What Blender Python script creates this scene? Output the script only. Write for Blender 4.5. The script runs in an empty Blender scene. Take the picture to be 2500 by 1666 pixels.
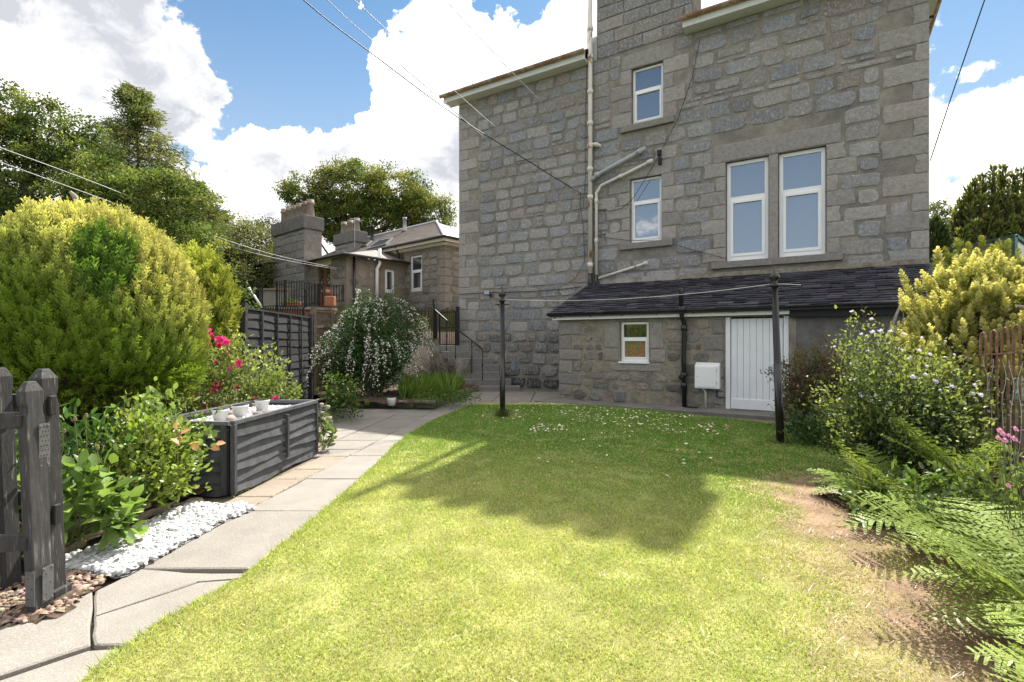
import bpy, math, random
import numpy as np
from mathutils import Vector, Matrix

random.seed(7)
RNG = np.random.default_rng(11)
scene = bpy.context.scene
COL = scene.collection

# ------------------------------------------------------------------ camera
F, CX, HY, H = 1250.0, 1250.0, 838.0, 1.4      # focal length in photo pixels, principal column, horizon row, eye height
cam_data = bpy.data.cameras.new("camera")
cam = bpy.data.objects.new("camera", cam_data)
COL.objects.link(cam)
cam.location = (0, 0, H)
cam.rotation_euler = (math.radians(90), 0, 0)
cam_data.sensor_width = 36.0
cam_data.lens = 18.0
cam_data.shift_y = 0.002
cam_data.clip_start = 0.05
cam_data.clip_end = 3000
scene.camera = cam

# ------------------------------------------------------------------ sun
SUN_EL, SUN_AZ = math.radians(51.4), math.radians(20.0)   # azimuth clockwise from the view direction (+Y)
sun_dir = Vector((math.sin(SUN_AZ) * math.cos(SUN_EL), math.cos(SUN_AZ) * math.cos(SUN_EL), math.sin(SUN_EL)))
sun_data = bpy.data.lights.new("sun", 'SUN')
sun_data.energy = 3.7
sun_data.angle = math.radians(0.55)
sun_data.color = (1.0, 0.945, 0.86)
sun = bpy.data.objects.new("sun", sun_data)
COL.objects.link(sun)
sun.rotation_euler = (-sun_dir).to_track_quat('-Z', 'Y').to_euler()
sun.location = (8, 20, 30)

# ------------------------------------------------------------------ sky
world = bpy.data.worlds.new("World")
scene.world = world
world.use_nodes = True
wn, wl = world.node_tree.nodes, world.node_tree.links
wn.clear()

def wnode(kind, **kw):
    n = wn.new(kind)
    for k, v in kw.items():
        setattr(n, k, v)
    return n

def wmath(op, a, b=None, clamp=False):
    n = wnode('ShaderNodeMath', operation=op, use_clamp=clamp)
    for i, v in enumerate((a, b)):
        if v is None:
            continue
        if isinstance(v, (int, float)):
            n.inputs[i].default_value = v
        else:
            wl.new(v, n.inputs[i])
    return n.outputs[0]

def wrange(v, a, b, c, d, smooth=True):
    n = wnode('ShaderNodeMapRange', interpolation_type='SMOOTHSTEP' if smooth else 'LINEAR')
    wl.new(v, n.inputs['Value'])
    for k, x in zip(('From Min', 'From Max', 'To Min', 'To Max'), (a, b, c, d)):
        n.inputs[k].default_value = x
    return n.outputs['Result']

def wmix(fac, a, b):
    n = wnode('ShaderNodeMix', data_type='RGBA')
    wl.new(fac, n.inputs[0])
    for i, v in ((6, a), (7, b)):
        if isinstance(v, tuple):
            n.inputs[i].default_value = (*v, 1)
        else:
            wl.new(v, n.inputs[i])
    return n.outputs[2]

w_co = wnode('ShaderNodeTexCoord')
w_nrm = wnode('ShaderNodeVectorMath', operation='NORMALIZE')
wl.new(w_co.outputs['Generated'], w_nrm.inputs[0])
DIR = w_nrm.outputs[0]
w_sep = wnode('ShaderNodeSeparateXYZ')
wl.new(DIR, w_sep.inputs[0])

def wnoise(scale, detail, rough, stretch=(1, 1, 1), off=(0, 0, 0), distortion=0.0):
    m = wnode('ShaderNodeMapping')
    m.inputs['Scale'].default_value = stretch
    m.inputs['Location'].default_value = off
    wl.new(DIR, m.inputs['Vector'])
    n = wnode('ShaderNodeTexNoise')
    n.inputs['Scale'].default_value = scale
    n.inputs['Detail'].default_value = detail
    n.inputs['Roughness'].default_value = rough
    n.inputs['Distortion'].default_value = distortion
    wl.new(m.outputs[0], n.inputs['Vector'])
    return n.outputs['Fac']

w_warp = wnode('ShaderNodeTexNoise')
w_warp.inputs['Scale'].default_value = 7.0
w_warp.inputs['Detail'].default_value = 6
w_warp.inputs['Roughness'].default_value = 0.6
wl.new(DIR, w_warp.inputs['Vector'])
w_wv = wnode('ShaderNodeVectorMath', operation='MULTIPLY_ADD')
wl.new(w_warp.outputs['Color'], w_wv.inputs[0])
w_wv.inputs[1].default_value = (0.26, 0.26, 0.26)
w_wv.inputs[2].default_value = (-0.13, -0.13, -0.13)
w_wd = wnode('ShaderNodeVectorMath', operation='ADD')
wl.new(DIR, w_wd.inputs[0])
wl.new(w_wv.outputs[0], w_wd.inputs[1])
WARPED = w_wd.outputs[0]

def wblob(px, py, r, weight):
    """a soft region of the sky round the direction of one photo pixel; r in radians"""
    c = Vector(((px - CX) / F, 1, -(py - HY) / F)).normalized()
    n = wnode('ShaderNodeVectorMath', operation='DISTANCE')
    wl.new(WARPED, n.inputs[0])
    n.inputs[1].default_value = c
    return wrange(n.outputs['Value'], 0.0, r, weight, 0.0)

cl_noise = wnoise(4.6, 12, 0.60, (1, 1, 1.5), (3.1, 0.4, 1.7), 0.35)
cl_fine = wnoise(17.0, 10, 0.62, (1, 1, 1.25), (1.1, 7.4, 2.7), 0.5)
density = wmath('MULTIPLY', wmath('SUBTRACT', cl_noise, 0.5), 2.1)
density = wmath('ADD', density, wmath('MULTIPLY', wmath('SUBTRACT', cl_fine, 0.5), 1.0))
density = wmath('ADD', density, 0.30)
BLUE = [(770, 30, .22, .95), (800, 190, .13, .75), (690, 250, .13, .8), (590, 170, .11, .75), (830, 290, .07, .35), (470, 290, .10, .8),
        (385, 150, .07, .55), (470, 370, .07, .55), (60, 110, .05, .45), (1260, -20, .10, 1.1), (720, -120, .3, .6),
        (1370, 20, .05, .3), (2400, 30, .18, .75), (2420, 170, .14, .40), (2440, 320, .08, .30), (2300, 420, .06, .25)]
WHITE = [(620, 300, .13, .55), (1050, 180, .22, .5), (300, 90, .2, .35), (640, 120, .04, .75), (880, 45, .02, .75), (730, 215, .03, .3), (900, 430, .3, .5), (1330, 120, .1, .35),
         (200, 260, .2, .5), (1000, 330, .2, .5), (2330, 300, .14, .12), (2450, 430, .16, .12)]
def wdir(x, y, z, r, weight):
    n = wnode('ShaderNodeVectorMath', operation='DISTANCE')
    wl.new(DIR, n.inputs[0])
    n.inputs[1].default_value = Vector((x, y, z)).normalized()
    return wrange(n.outputs['Value'], 0.0, r, weight, 0.0)
for px, py, r, w in BLUE:
    density = wmath('SUBTRACT', density, wblob(px, py, r, w))
for px, py, r, w in WHITE:
    density = wmath('ADD', density, wblob(px, py, r, w))
density = wmath('SUBTRACT', density, wdir(-.62, -.94, 0.36, .75, 0.88))      # the clear sky that the windows mirror
cl_mask = wrange(density, -0.05, 0.13, 0.0, 1.0)
# pale veil at the horizon
veil = wrange(w_sep.outputs['Z'], 0.0, 0.62, 0.8, 0.0)
# grey undersides where the cloud is thick
shade_noise = wnoise(3.8, 9, 0.55, (1, 1, 1.9), (9.2, 5.0, 2.2), 0.3)
thick = wrange(density, 0.1, 0.9, 0.0, 1.0)
grey = wmath('MULTIPLY', wrange(shade_noise, 0.30, 0.68, 0.0, 1.0), thick)
for px, py, r, w in [(360, 60, .34, .55), (130, 40, .26, .35), (1180, 260, .12, .45), (300, 300, .14, .4), (600, 370, .08, .12), (560, 500, .2, .35), (1000, 420, .14, .3)]:
    grey = wmath('ADD', grey, wblob(px, py, r, w))
for px, py, r, w in [(150, 170, .12, .7), (1080, 60, .16, .8), (620, 240, .10, .6), (1330, 100, .1, .5), (600, 400, .12, .7), (2400, 450, .25, .6)]:
    grey = wmath('SUBTRACT', grey, wblob(px, py, r, w))
grey = wmath('ADD', grey, wmath('MULTIPLY', wmath('SUBTRACT', cl_fine, 0.5), 1.1))
grey = wmath('MAXIMUM', wmath('MINIMUM', grey, 1.0), 0.0)
CLOUD_WHITE, CLOUD_GREY = (0.56, 0.545, 0.53), (0.215, 0.222, 0.24)
cloud_col = wmix(grey, CLOUD_WHITE, CLOUD_GREY)

sky_tex = wnode('ShaderNodeTexSky', sky_type='NISHITA')
sky_tex.sun_disc = False
sky_tex.sun_elevation = SUN_EL
sky_tex.sun_rotation = SUN_AZ
sky_tex.air_density = 1.0
sky_tex.dust_density = 0.3
sky_tex.ozone_density = 1.5
tint = wnode('ShaderNodeMix', data_type='RGBA', blend_type='MULTIPLY')
tint.inputs[0].default_value = 1.0
wl.new(sky_tex.outputs[0], tint.inputs[6])
tint.inputs[7].default_value = (0.60, 0.84, 0.90, 1)
SKY_STRENGTH = 0.05
scl = wnode('ShaderNodeVectorMath', operation='SCALE')
wl.new(tint.outputs[2], scl.inputs[0])
scl.inputs['Scale'].default_value = SKY_STRENGTH
blue = wmix(veil, scl.outputs[0], (0.24, 0.265, 0.30))
final = wmix(cl_mask, blue, cloud_col)
bg = wnode('ShaderNodeBackground')
wl.new(final, bg.inputs['Color'])
bg.inputs['Strength'].default_value = 1.0
wo = wnode('ShaderNodeOutputWorld')
wl.new(bg.outputs[0], wo.inputs[0])

# ------------------------------------------------------------------ exposure and render
scene.view_settings.view_transform = 'Standard'
scene.view_settings.look = 'None'
scene.view_settings.exposure = 1.70
scene.view_settings.gamma = 1.0
scene.view_settings.use_curve_mapping = False
scene.render.engine = 'CYCLES'
scene.cycles.max_bounces = 6
scene.cycles.diffuse_bounces = 3
scene.cycles.glossy_bounces = 3
scene.cycles.transmission_bounces = 4
scene.cycles.transparent_max_bounces = 4
scene.cycles.caustics_reflective = False
scene.cycles.caustics_refractive = False
scene.cycles.sample_clamp_indirect = 6
scene.cycles.use_denoising = True

# ------------------------------------------------------------------ coordinates
def G(px, py, z=0.0):
    """the point at height z under a photo pixel"""
    d = F * (H - z) / (py - HY)
    return Vector(((px - CX) / F * d, d, z))

def P(px, py, d):
    """the point at distance d seen at a photo pixel"""
    return Vector(((px - CX) / F * d, d, H - (py - HY) / F * d))

TH = math.atan2(1250, 2020)
NV = Vector((math.sin(TH), math.cos(TH), 0))      # horizontal, from the camera towards the long house wall
TV = Vector((math.cos(TH), -math.sin(TH), 0))     # along the wall, to the right

def W(a, d, z):
    return NV * d + TV * a + Vector((0, 0, z))

def wall_px(px, py, d):
    r = (px - CX) / F
    q = d / (NV.y + NV.x * r)
    return TV.x * r * q + TV.y * q, H - (py - HY) / F * q

# ------------------------------------------------------------------ meshes and things
def np_mesh(name, verts, faces, mat, parent=None, cols=None, smooth=False):
    """one mesh object from arrays; faces is an (M, k) array"""
    verts = np.asarray(verts, dtype=np.float32)
    faces = np.asarray(faces, dtype=np.int32)
    me = bpy.data.meshes.new(name)
    m, k = faces.shape
    me.vertices.add(len(verts))
    me.vertices.foreach_set("co", verts.ravel())
    me.loops.add(m * k)
    me.loops.foreach_set("vertex_index", faces.ravel())
    me.polygons.add(m)
    me.polygons.foreach_set("loop_start", np.arange(0, m * k, k, dtype=np.int32))
    me.polygons.foreach_set("loop_total", np.full(m, k, dtype=np.int32))
    if smooth:
        me.polygons.foreach_set("use_smooth", np.ones(m, dtype=bool))
    me.update(calc_edges=True)
    if cols is not None:
        at = me.color_attributes.new("col", 'FLOAT_COLOR', 'POINT')
        c4 = np.ones((len(verts), 4), dtype=np.float32)
        c4[:, :3] = cols
        at.data.foreach_set("color", c4.ravel())
    if mat:
        me.materials.append(mat)
    return link(name, me, parent)

def link(name, me, parent=None):
    o = bpy.data.objects.new(name, me)
    COL.objects.link(o)
    if parent is not None:
        attach(o, parent)
    return o

def world_of(o):
    m = Matrix.LocRotScale(o.location, o.rotation_euler, o.scale)
    return world_of(o.parent) @ o.matrix_parent_inverse @ m if o.parent else m

def attach(o, parent):
    o.parent = parent
    o.matrix_parent_inverse = world_of(parent).inverted()

def tag(o, label=None, cat=None, group=None, kind=None):
    if label: o['label'] = label
    if cat: o['category'] = cat
    if group: o['group'] = group
    if kind: o['kind'] = kind
    return o

def thing(name, label, cat, loc=(0, 0, 0), group=None):
    o = bpy.data.objects.new(name, None)
    o.empty_display_size = 0.2
    COL.objects.link(o)
    o.location = loc
    return tag(o, label, cat, group)

class MB:
    """collects polygons for one mesh object"""
    def __init__(self):
        self.v, self.f, self.c = [], [], []
    def add(self, verts, faces, col=(1, 1, 1)):
        b = len(self.v)
        self.v += [tuple(x) for x in verts]
        self.f += [tuple(b + i for i in f) for f in faces]
        self.c += [col] * len(verts)
        return self
    def hexa(self, p, col=(1, 1, 1)):
        """eight corners: bottom ring 0-3, top ring 4-7"""
        return self.add(p, [(3, 2, 1, 0), (4, 5, 6, 7), (0, 1, 5, 4), (1, 2, 6, 5), (2, 3, 7, 6), (3, 0, 4, 7)], col)
    def box(self, x0, x1, y0, y1, z0, z1, col=(1, 1, 1)):
        return self.hexa([(x0, y0, z0), (x1, y0, z0), (x1, y1, z0), (x0, y1, z0), (x0, y0, z1), (x1, y0, z1), (x1, y1, z1), (x0, y1, z1)], col)
    def wbox(self, a0, a1, d0, d1, z0, z1, col=(1, 1, 1)):
        """box in the house frame"""
        return self.hexa([W(a0, d0, z0), W(a1, d0, z0), W(a1, d1, z0), W(a0, d1, z0), W(a0, d0, z1), W(a1, d0, z1), W(a1, d1, z1), W(a0, d1, z1)], col)
    def beam(self, p, q, w, h, up=(0, 0, 1), col=(1, 1, 1)):
        """bar of section w x h from p to q"""
        p, q = Vector(p), Vector(q)
        d = (q - p).normalized()
        u = Vector(up)
        if abs(d.dot(u)) > 0.95:
            u = Vector((0, 1, 0)) if abs(d.y) < 0.9 else Vector((1, 0, 0))
        s = d.cross(u).normalized() * (w / 2)
        t = s.cross(d).normalized() * (h / 2)
        return self.hexa([p - s - t, p + s - t, q + s - t, q - s - t, p - s + t, p + s + t, q + s + t, q - s + t], col)
    def tube(self, pts, r, n=8, col=(1, 1, 1), cap=True):
        """tube through points; r a number or one per point"""
        pts = [Vector(p) for p in pts]
        rs = [r] * len(pts) if isinstance(r, (int, float)) else list(r)
        b = len(self.v)
        ref = None
        for i, p in enumerate(pts):
            d = (pts[min(i + 1, len(pts) - 1)] - pts[max(i - 1, 0)]).normalized()
            if ref is None:
                ref = Vector((0, 0, 1)) if abs(d.z) < 0.9 else Vector((1, 0, 0))
            s = d.cross(ref)
            if s.length < 1e-4:
                s = d.orthogonal()
            s.normalize()
            t = s.cross(d).normalized()
            ref = t
            for k in range(n):
                an = 2 * math.pi * k / n
                self.v.append(tuple(p + (s * math.cos(an) + t * math.sin(an)) * rs[i]))
                self.c.append(col)
        for i in range(len(pts) - 1):
            for k in range(n):
                k2 = (k + 1) % n
                self.f.append((b + i * n + k, b + i * n + k2, b + (i + 1) * n + k2, b + (i + 1) * n + k))
        if cap:
            self.f.append(tuple(b + k for k in range(n - 1, -1, -1)))
            e = b + (len(pts) - 1) * n
            self.f.append(tuple(e + k for k in range(n)))
        return self
    def lathe(self, base, prof, n=14, col=(1, 1, 1), axis=(0, 0, 1)):
        """profile of (radius, height) pairs about an axis at base"""
        ax = Vector(axis).normalized()
        return self.tube([Vector(base) + ax * h for _, h in prof], [max(r, 1e-4) for r, _ in prof], n, col)
    def build(self, name, mat, parent=None, smooth=False, bevel=0.0):
        me = bpy.data.meshes.new(name)
        me.from_pydata(self.v, [], self.f)
        at = me.color_attributes.new("col", 'FLOAT_COLOR', 'POINT')
        c4 = np.ones((len(self.v), 4), dtype=np.float32)
        c4[:, :3] = np.array(self.c, dtype=np.float32)
        at.data.foreach_set("color", c4.ravel())
        me.materials.append(mat)
        if smooth:
            me.polygons.foreach_set("use_smooth", [len(p.vertices) <= 4 for p in me.polygons])
        o = link(name, me, parent)
        if bevel:
            m = o.modifiers.new("bevel", 'BEVEL')
            m.width, m.segments, m.limit_method = bevel, 2, 'ANGLE'
        return o

def copy_tree(o, loc, rz=None, scale=None, parent=None):
    c = o.copy()
    COL.objects.link(c)
    if parent is not None:
        c.parent = parent
    else:
        c.location = loc
        if rz is not None:
            c.rotation_euler = (0, 0, rz)
        if scale is not None:
            c.scale = scale
    for ch in list(o.children):
        copy_tree(ch, None, parent=c)
    return c

# ------------------------------------------------------------------ materials
def new_mat(name):
    m = bpy.data.materials.new(name)
    m.use_nodes = True
    nt = m.node_tree
    nt.nodes.clear()
    return m, nt.nodes, nt.links

def surf(name, col, rough=0.7, spec=0.3, noise=8.0, amt=0.25, bump=0.0, bump_scale=60.0, use_attr=False, metal=0.0, col2=None,
         fac2=(0.5, 0.65), scale2=3.0, stretch=(1, 1, 1), speck=None, speck_scale=180.0, speck_at=(0.62, 0.7), speck_stretch=None):
    """opaque surface: base colour (times the col attribute) broken up by noise, optional second colour in patches, specks and fine relief"""
    m, N, L = new_mat(name)
    out = N.new('ShaderNodeOutputMaterial')
    b = N.new('ShaderNodeBsdfPrincipled')
    L.new(b.outputs[0], out.inputs[0])
    tc = N.new('ShaderNodeTexCoord')
    mp = N.new('ShaderNodeMapping')
    mp.inputs['Scale'].default_value = stretch
    L.new(tc.outputs['Object'], mp.inputs[0])
    def noise_(scale, detail=6, rough_=0.6):
        n = N.new('ShaderNodeTexNoise')
        n.inputs['Scale'].default_value = scale
        n.inputs['Detail'].default_value = detail
        n.inputs['Roughness'].default_value = rough_
        L.new(mp.outputs[0], n.inputs['Vector'])
        return n.outputs['Fac']
    def mix(fac, x, y, blend='MIX'):
        n = N.new('ShaderNodeMix')
        n.data_type, n.blend_type = 'RGBA', blend
        for i, v in ((0, fac), (6, x), (7, y)):
            if isinstance(v, (int, float)):
                n.inputs[i].default_value = v
            elif isinstance(v, tuple):
                n.inputs[i].default_value = (*v, 1)
            else:
                L.new(v, n.inputs[i])
        return n.outputs[2]
    def rng(v, a, b_, c, d):
        n = N.new('ShaderNodeMapRange')
        L.new(v, n.inputs[0])
        for i, x in enumerate((a, b_, c, d)):
            n.inputs[1 + i].default_value = x
        return n.outputs[0]
    c = col
    if use_attr:
        at = N.new('ShaderNodeAttribute')
        at.attribute_name = 'col'
        c = mix(1.0, at.outputs['Color'], col, 'MULTIPLY')
    if col2 is not None:
        c = mix(rng(noise_(scale2, 5), fac2[0], fac2[1], 0, 1), c, col2)
    if speck is not None:
        sv = noise_(speck_scale, 3)
        if speck_stretch:
            m2 = N.new('ShaderNodeMapping')
            m2.inputs['Rotation'].default_value = (0.45, 0.35, 0.2)
            m2.inputs['Scale'].default_value = speck_stretch
            L.new(tc.outputs['Object'], m2.inputs[0])
            L.new(m2.outputs[0], sv.node.inputs['Vector'])
        c = mix(rng(sv, speck_at[0], speck_at[1], 0, 1), c, speck)
    val = rng(noise_(noise), 0.25, 0.75, 1 - amt, 1 + amt)
    cm = N.new('ShaderNodeCombineColor')
    for i in range(3):
        L.new(val, cm.inputs[i])
    c = mix(1.0, c, cm.outputs[0], 'MULTIPLY')
    L.new(c, b.inputs['Base Color'])
    b.inputs['Roughness'].default_value = rough
    b.inputs['Specular IOR Level'].default_value = spec
    b.inputs['Metallic'].default_value = metal
    if bump:
        bp = N.new('ShaderNodeBump')
        bp.inputs['Strength'].default_value = 1.0
        bp.inputs['Distance'].default_value = bump
        L.new(noise_(bump_scale, 8, 0.65), bp.inputs['Height'])
        L.new(bp.outputs[0], b.inputs['Normal'])
    return m

def leafmat(name, trans=0.35, gloss=0.06, rough=0.4, hue=(1, 1, 1)):
    """leaf or petal: colour from the col attribute, light shines through"""
    m, N, L = new_mat(name)
    out = N.new('ShaderNodeOutputMaterial')
    at = N.new('ShaderNodeAttribute')
    at.attribute_name = 'col'
    d, t, g = N.new('ShaderNodeBsdfDiffuse'), N.new('ShaderNodeBsdfTranslucent'), N.new('ShaderNodeBsdfGlossy')
    g.inputs['Roughness'].default_value = rough
    L.new(at.outputs['Color'], d.inputs[0])
    mx = N.new('ShaderNodeMix')
    mx.data_type, mx.blend_type = 'RGBA', 'MULTIPLY'
    mx.inputs[0].default_value = 1.0
    L.new(at.outputs['Color'], mx.inputs[6])
    mx.inputs[7].default_value = (1.25 * hue[0], 1.2 * hue[1], 0.7 * hue[2], 1)
    L.new(mx.outputs[2], t.inputs[0])
    a, b = N.new('ShaderNodeMixShader'), N.new('ShaderNodeMixShader')
    a.inputs[0].default_value = trans
    L.new(d.outputs[0], a.inputs[1]); L.new(t.outputs[0], a.inputs[2])
    b.inputs[0].default_value = gloss
    L.new(a.outputs[0], b.inputs[1]); L.new(g.outputs[0], b.inputs[2])
    L.new(b.outputs[0], out.inputs[0])
    return m

def glassmat(name, base=(0.05, 0.07, 0.09), refl=0.35):
    """window glass: mirror of the sky over the dark or curtained room behind it"""
    m, N, L = new_mat(name)
    out = N.new('ShaderNodeOutputMaterial')
    d, g = N.new('ShaderNodeBsdfDiffuse'), N.new('ShaderNodeBsdfGlossy')
    d.inputs[0].default_value = (*base, 1)
    g.inputs['Roughness'].default_value = 0.015
    g.inputs[0].default_value = (0.92, 0.95, 1, 1)
    mx = N.new('ShaderNodeMixShader')
    mx.inputs[0].default_value = refl
    L.new(d.outputs[0], mx.inputs[1]); L.new(g.outputs[0], mx.inputs[2])
    L.new(mx.outputs[0], out.inputs[0])
    return m

M = {}
M['stone'] = surf('granite', (1, 1, 1), 0.75, 0.3, 14, 0.30, 0.016, 50, use_attr=True, speck=(0.43, 0.425, 0.415), speck_scale=34, speck_at=(0.54, 0.70), speck_stretch=(1.3, 1.3, 0.42))
M['rubble'] = surf('rubble_stone', (1, 1, 1), 0.8, 0.25, 14, 0.38, 0.016, 40, use_attr=True, speck=(0.36, 0.33, 0.29), speck_scale=60, speck_at=(0.62, 0.72))
M['ashlar'] = surf('dressed_granite', (1, 1, 1), 0.8, 0.25, 12, 0.25, 0.022, 30, use_attr=True, speck=(0.17, 0.16, 0.15), speck_scale=70, speck_at=(0.62, 0.74), speck_stretch=(1, 1, 0.6))
M['mortar'] = surf('mortar', (0.262, 0.24, 0.21), 0.9, 0.1, 5, 0.28, 0.02, 30, col2=(0.195, 0.185, 0.17), fac2=(0.42, 0.6), scale2=0.9)
M['mortar_rubble'] = surf('rubble_mortar', (0.27, 0.24, 0.19), 0.9, 0.1, 9, 0.3, 0.03, 22, col2=(0.19, 0.172, 0.145), scale2=2.2)
M['harl'] = surf('roughcast', (0.16, 0.155, 0.15), 0.9, 0.2, 4, 0.3, 0.035, 42, col2=(0.09, 0.088, 0.088), scale2=1.6, speck=(0.32, 0.31, 0.30), speck_scale=90)
M['slate'] = surf('slate', (1, 1, 1), 0.42, 0.5, 14, 0.3, 0.005, 50, use_attr=True, speck=(0.11, 0.115, 0.12), speck_scale=60, speck_at=(0.66, 0.74))
M['roof_far'] = surf('weathered_slate', (0.155, 0.135, 0.12), 0.7, 0.25, 3.0, 0.25, use_attr=True, col2=(0.115, 0.098, 0.085), scale2=1.0)
M['white_paint'] = surf('white_paint', (0.78, 0.79, 0.79), 0.45, 0.4, 2.5, 0.05)
M['white_door'] = surf('white_door_paint', (0.74, 0.76, 0.79), 0.5, 0.35, 3, 0.06, 0.001, 40)
M['upvc'] = surf('white_plastic', (0.80, 0.81, 0.82), 0.3, 0.45, 2, 0.03)
M['pipe'] = surf('painted_iron_pipe', (0.60, 0.57, 0.52), 0.55, 0.3, 9, 0.12, col2=(0.30, 0.15, 0.09), fac2=(0.60, 0.66), scale2=5, stretch=(1, 1, 0.25))
M['pipe_grey'] = surf('grey_plastic_pipe', (0.34, 0.37, 0.39), 0.4, 0.4, 6, 0.1)
M['gutter'] = surf('rusty_gutter', (0.27, 0.165, 0.11), 0.7, 0.2, 6, 0.25, col2=(0.38, 0.30, 0.24), fac2=(0.45, 0.6), scale2=4)
M['soffit'] = surf('painted_fascia', (0.62, 0.64, 0.64), 0.6, 0.3, 3, 0.08, col2=(0.5, 0.48, 0.45), fac2=(0.58, 0.7), scale2=3)
M['black'] = surf('black_paint', (0.012, 0.012, 0.013), 0.28, 0.5, 12, 0.3)
M['black_dull'] = surf('dull_black', (0.016, 0.016, 0.017), 0.6, 0.3, 12, 0.3)
M['iron'] = surf('black_iron', (0.012, 0.012, 0.013), 0.5, 0.25, 30, 0.3)
M['rust'] = surf('rusty_iron', (0.19, 0.105, 0.075), 0.85, 0.2, 30, 0.35, 0.003, 90, col2=(0.27, 0.19, 0.15), fac2=(0.5, 0.62), scale2=14)
M['dark_wood'] = surf('charcoal_stained_wood', (1, 1, 1), 0.62, 0.3, 9, 0.35, 0.004, 30, use_attr=True, stretch=(1, 1, 1), speck=(0.16, 0.16, 0.165), speck_scale=26, speck_at=(0.64, 0.8))
M['post_wood'] = surf('charcoal_stained_post', (1, 1, 1), 0.62, 0.3, 14, 0.45, 0.005, 40, use_attr=True, stretch=(5, 5, 0.5), speck=(0.20, 0.19, 0.18), speck_scale=10, speck_at=(0.6, 0.75))
M['brown_wood'] = surf('weathered_fence_wood', (0.13, 0.105, 0.08), 0.8, 0.2, 9, 0.4, 0.004, 30)
M['varnish'] = surf('varnished_wood', (0.16, 0.06, 0.03), 0.4, 0.4, 12, 0.25)
M['slab'] = surf('concrete_slab', (1, 1, 1), 0.85, 0.2, 3.0, 0.14, 0.004, 120, use_attr=True, speck=(0.33, 0.30, 0.265), speck_scale=130, speck_at=(0.54, 0.66), col2=(0.15, 0.135, 0.115), fac2=(0.58, 0.78), scale2=1.7)
M['slab_joint'] = surf('path_bedding', (0.19, 0.16, 0.125), 0.95, 0.1, 30, 0.4, 0.01, 60)
M['kerb'] = surf('old_kerb_stone', (0.22, 0.205, 0.185), 0.9, 0.2, 7, 0.35, 0.015, 25, col2=(0.10, 0.115, 0.06), scale2=4)
M['sandstone'] = surf('bed_edging_stone', (0.28, 0.235, 0.18), 0.9, 0.2, 9, 0.35, 0.02, 18)
M['soil'] = surf('garden_soil', (0.075, 0.055, 0.04), 0.95, 0.1, 22, 0.5, 0.03, 26, col2=(0.12, 0.09, 0.065), scale2=8)
M['ground'] = surf('rough_ground', (0.08, 0.09, 0.04), 0.95, 0.1, 2, 0.4, col2=(0.11, 0.09, 0.06), scale2=0.3)
M['brick'] = surf('red_brick', (0.27, 0.12, 0.085), 0.85, 0.2, 12, 0.25, use_attr=True)
M['render_wall'] = surf('grey_render', (0.27, 0.255, 0.235), 0.9, 0.2, 3, 0.15, 0.006, 60)
M['clay'] = surf('buff_clay', (0.25, 0.215, 0.18), 0.85, 0.15, 6, 0.25, col2=(0.20, 0.12, 0.09), fac2=(0.55, 0.65), scale2=2.5)
M['lead'] = surf('lead', (0.36, 0.38, 0.41), 0.5, 0.4, 6, 0.12)
M['cream'] = surf('cream_paint', (0.62, 0.58, 0.48), 0.6, 0.3, 3, 0.06)
M['pebble_white'] = surf('white_pebble', (1, 1, 1), 0.7, 0.3, 40, 0.08, use_attr=True)
M['rock'] = surf('pebble_rock', (1, 1, 1), 0.85, 0.2, 25, 0.25, 0.006, 60, use_attr=True)
M['pot'] = surf('white_flower_pot', (0.58, 0.585, 0.58), 0.4, 0.4, 6, 0.05)
M['terracotta'] = surf('terracotta', (0.30, 0.13, 0.08), 0.8, 0.2, 8, 0.15)
M['wire'] = surf('cable', (0.02, 0.02, 0.022), 0.6, 0.3, 3, 0.1)
M['wire_pale'] = surf('pale_cable', (0.33, 0.33, 0.34), 0.6, 0.3, 3, 0.1)
M['rope'] = surf('clothes_line', (0.55, 0.53, 0.50), 0.6, 0.2, 30, 0.15)
M['galv'] = surf('dull_galvanised_plate', (0.13, 0.135, 0.14), 0.5, 0.5, 30, 0.25, metal=0.3)
M['bark'] = surf('bark', (0.09, 0.075, 0.06), 0.9, 0.15, 9, 0.4, 0.02, 20, stretch=(1, 1, 0.3))
M['deadwood'] = surf('dead_wood', (0.27, 0.235, 0.195), 0.85, 0.2, 14, 0.35)
M['stem'] = surf('green_stem', (1, 1, 1), 0.7, 0.2, 12, 0.2, use_attr=True)
M['green_metal'] = surf('green_greenhouse_metal', (0.10, 0.20, 0.16), 0.45, 0.4, 5, 0.1)
M['glass'] = glassmat('window_glass', (0.085, 0.105, 0.125), 0.33)
M['glass_far'] = glassmat('cottage_glass', (0.035, 0.04, 0.045), 0.14)
M['glass_green'] = glassmat('garden_reflecting_glass', (0.035, 0.05, 0.025), 0.12)
M['leaf'] = leafmat('leaf', 0.38, 0.025)
M['tree_leaf'] = leafmat('tree_leaf', 0.36, 0.012, 0.55)
M['leaf_soft'] = leafmat('soft_leaf', 0.40, 0.03)
M['needle'] = leafmat('conifer_needle', 0.38, 0.02)
M['petal'] = leafmat('petal', 0.35, 0.02, hue=(0.95, 0.85, 1.5))
M['blossom'] = leafmat('white_blossom', 0.22, 0.02, hue=(0.82, 0.84, 1.4))
M['grass'] = leafmat('grass_blade', 0.32, 0.04)

def shade(c, r, a, b):
    k = r.uniform(a, b)
    return tuple(x * k for x in c)

# ------------------------------------------------------------------ foliage helpers
def unit(v):
    return v / np.maximum(np.linalg.norm(v, axis=-1, keepdims=True), 1e-9)

def rand_dirs(n, rng=RNG):
    return unit(rng.normal(size=(n, 3)))

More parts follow.
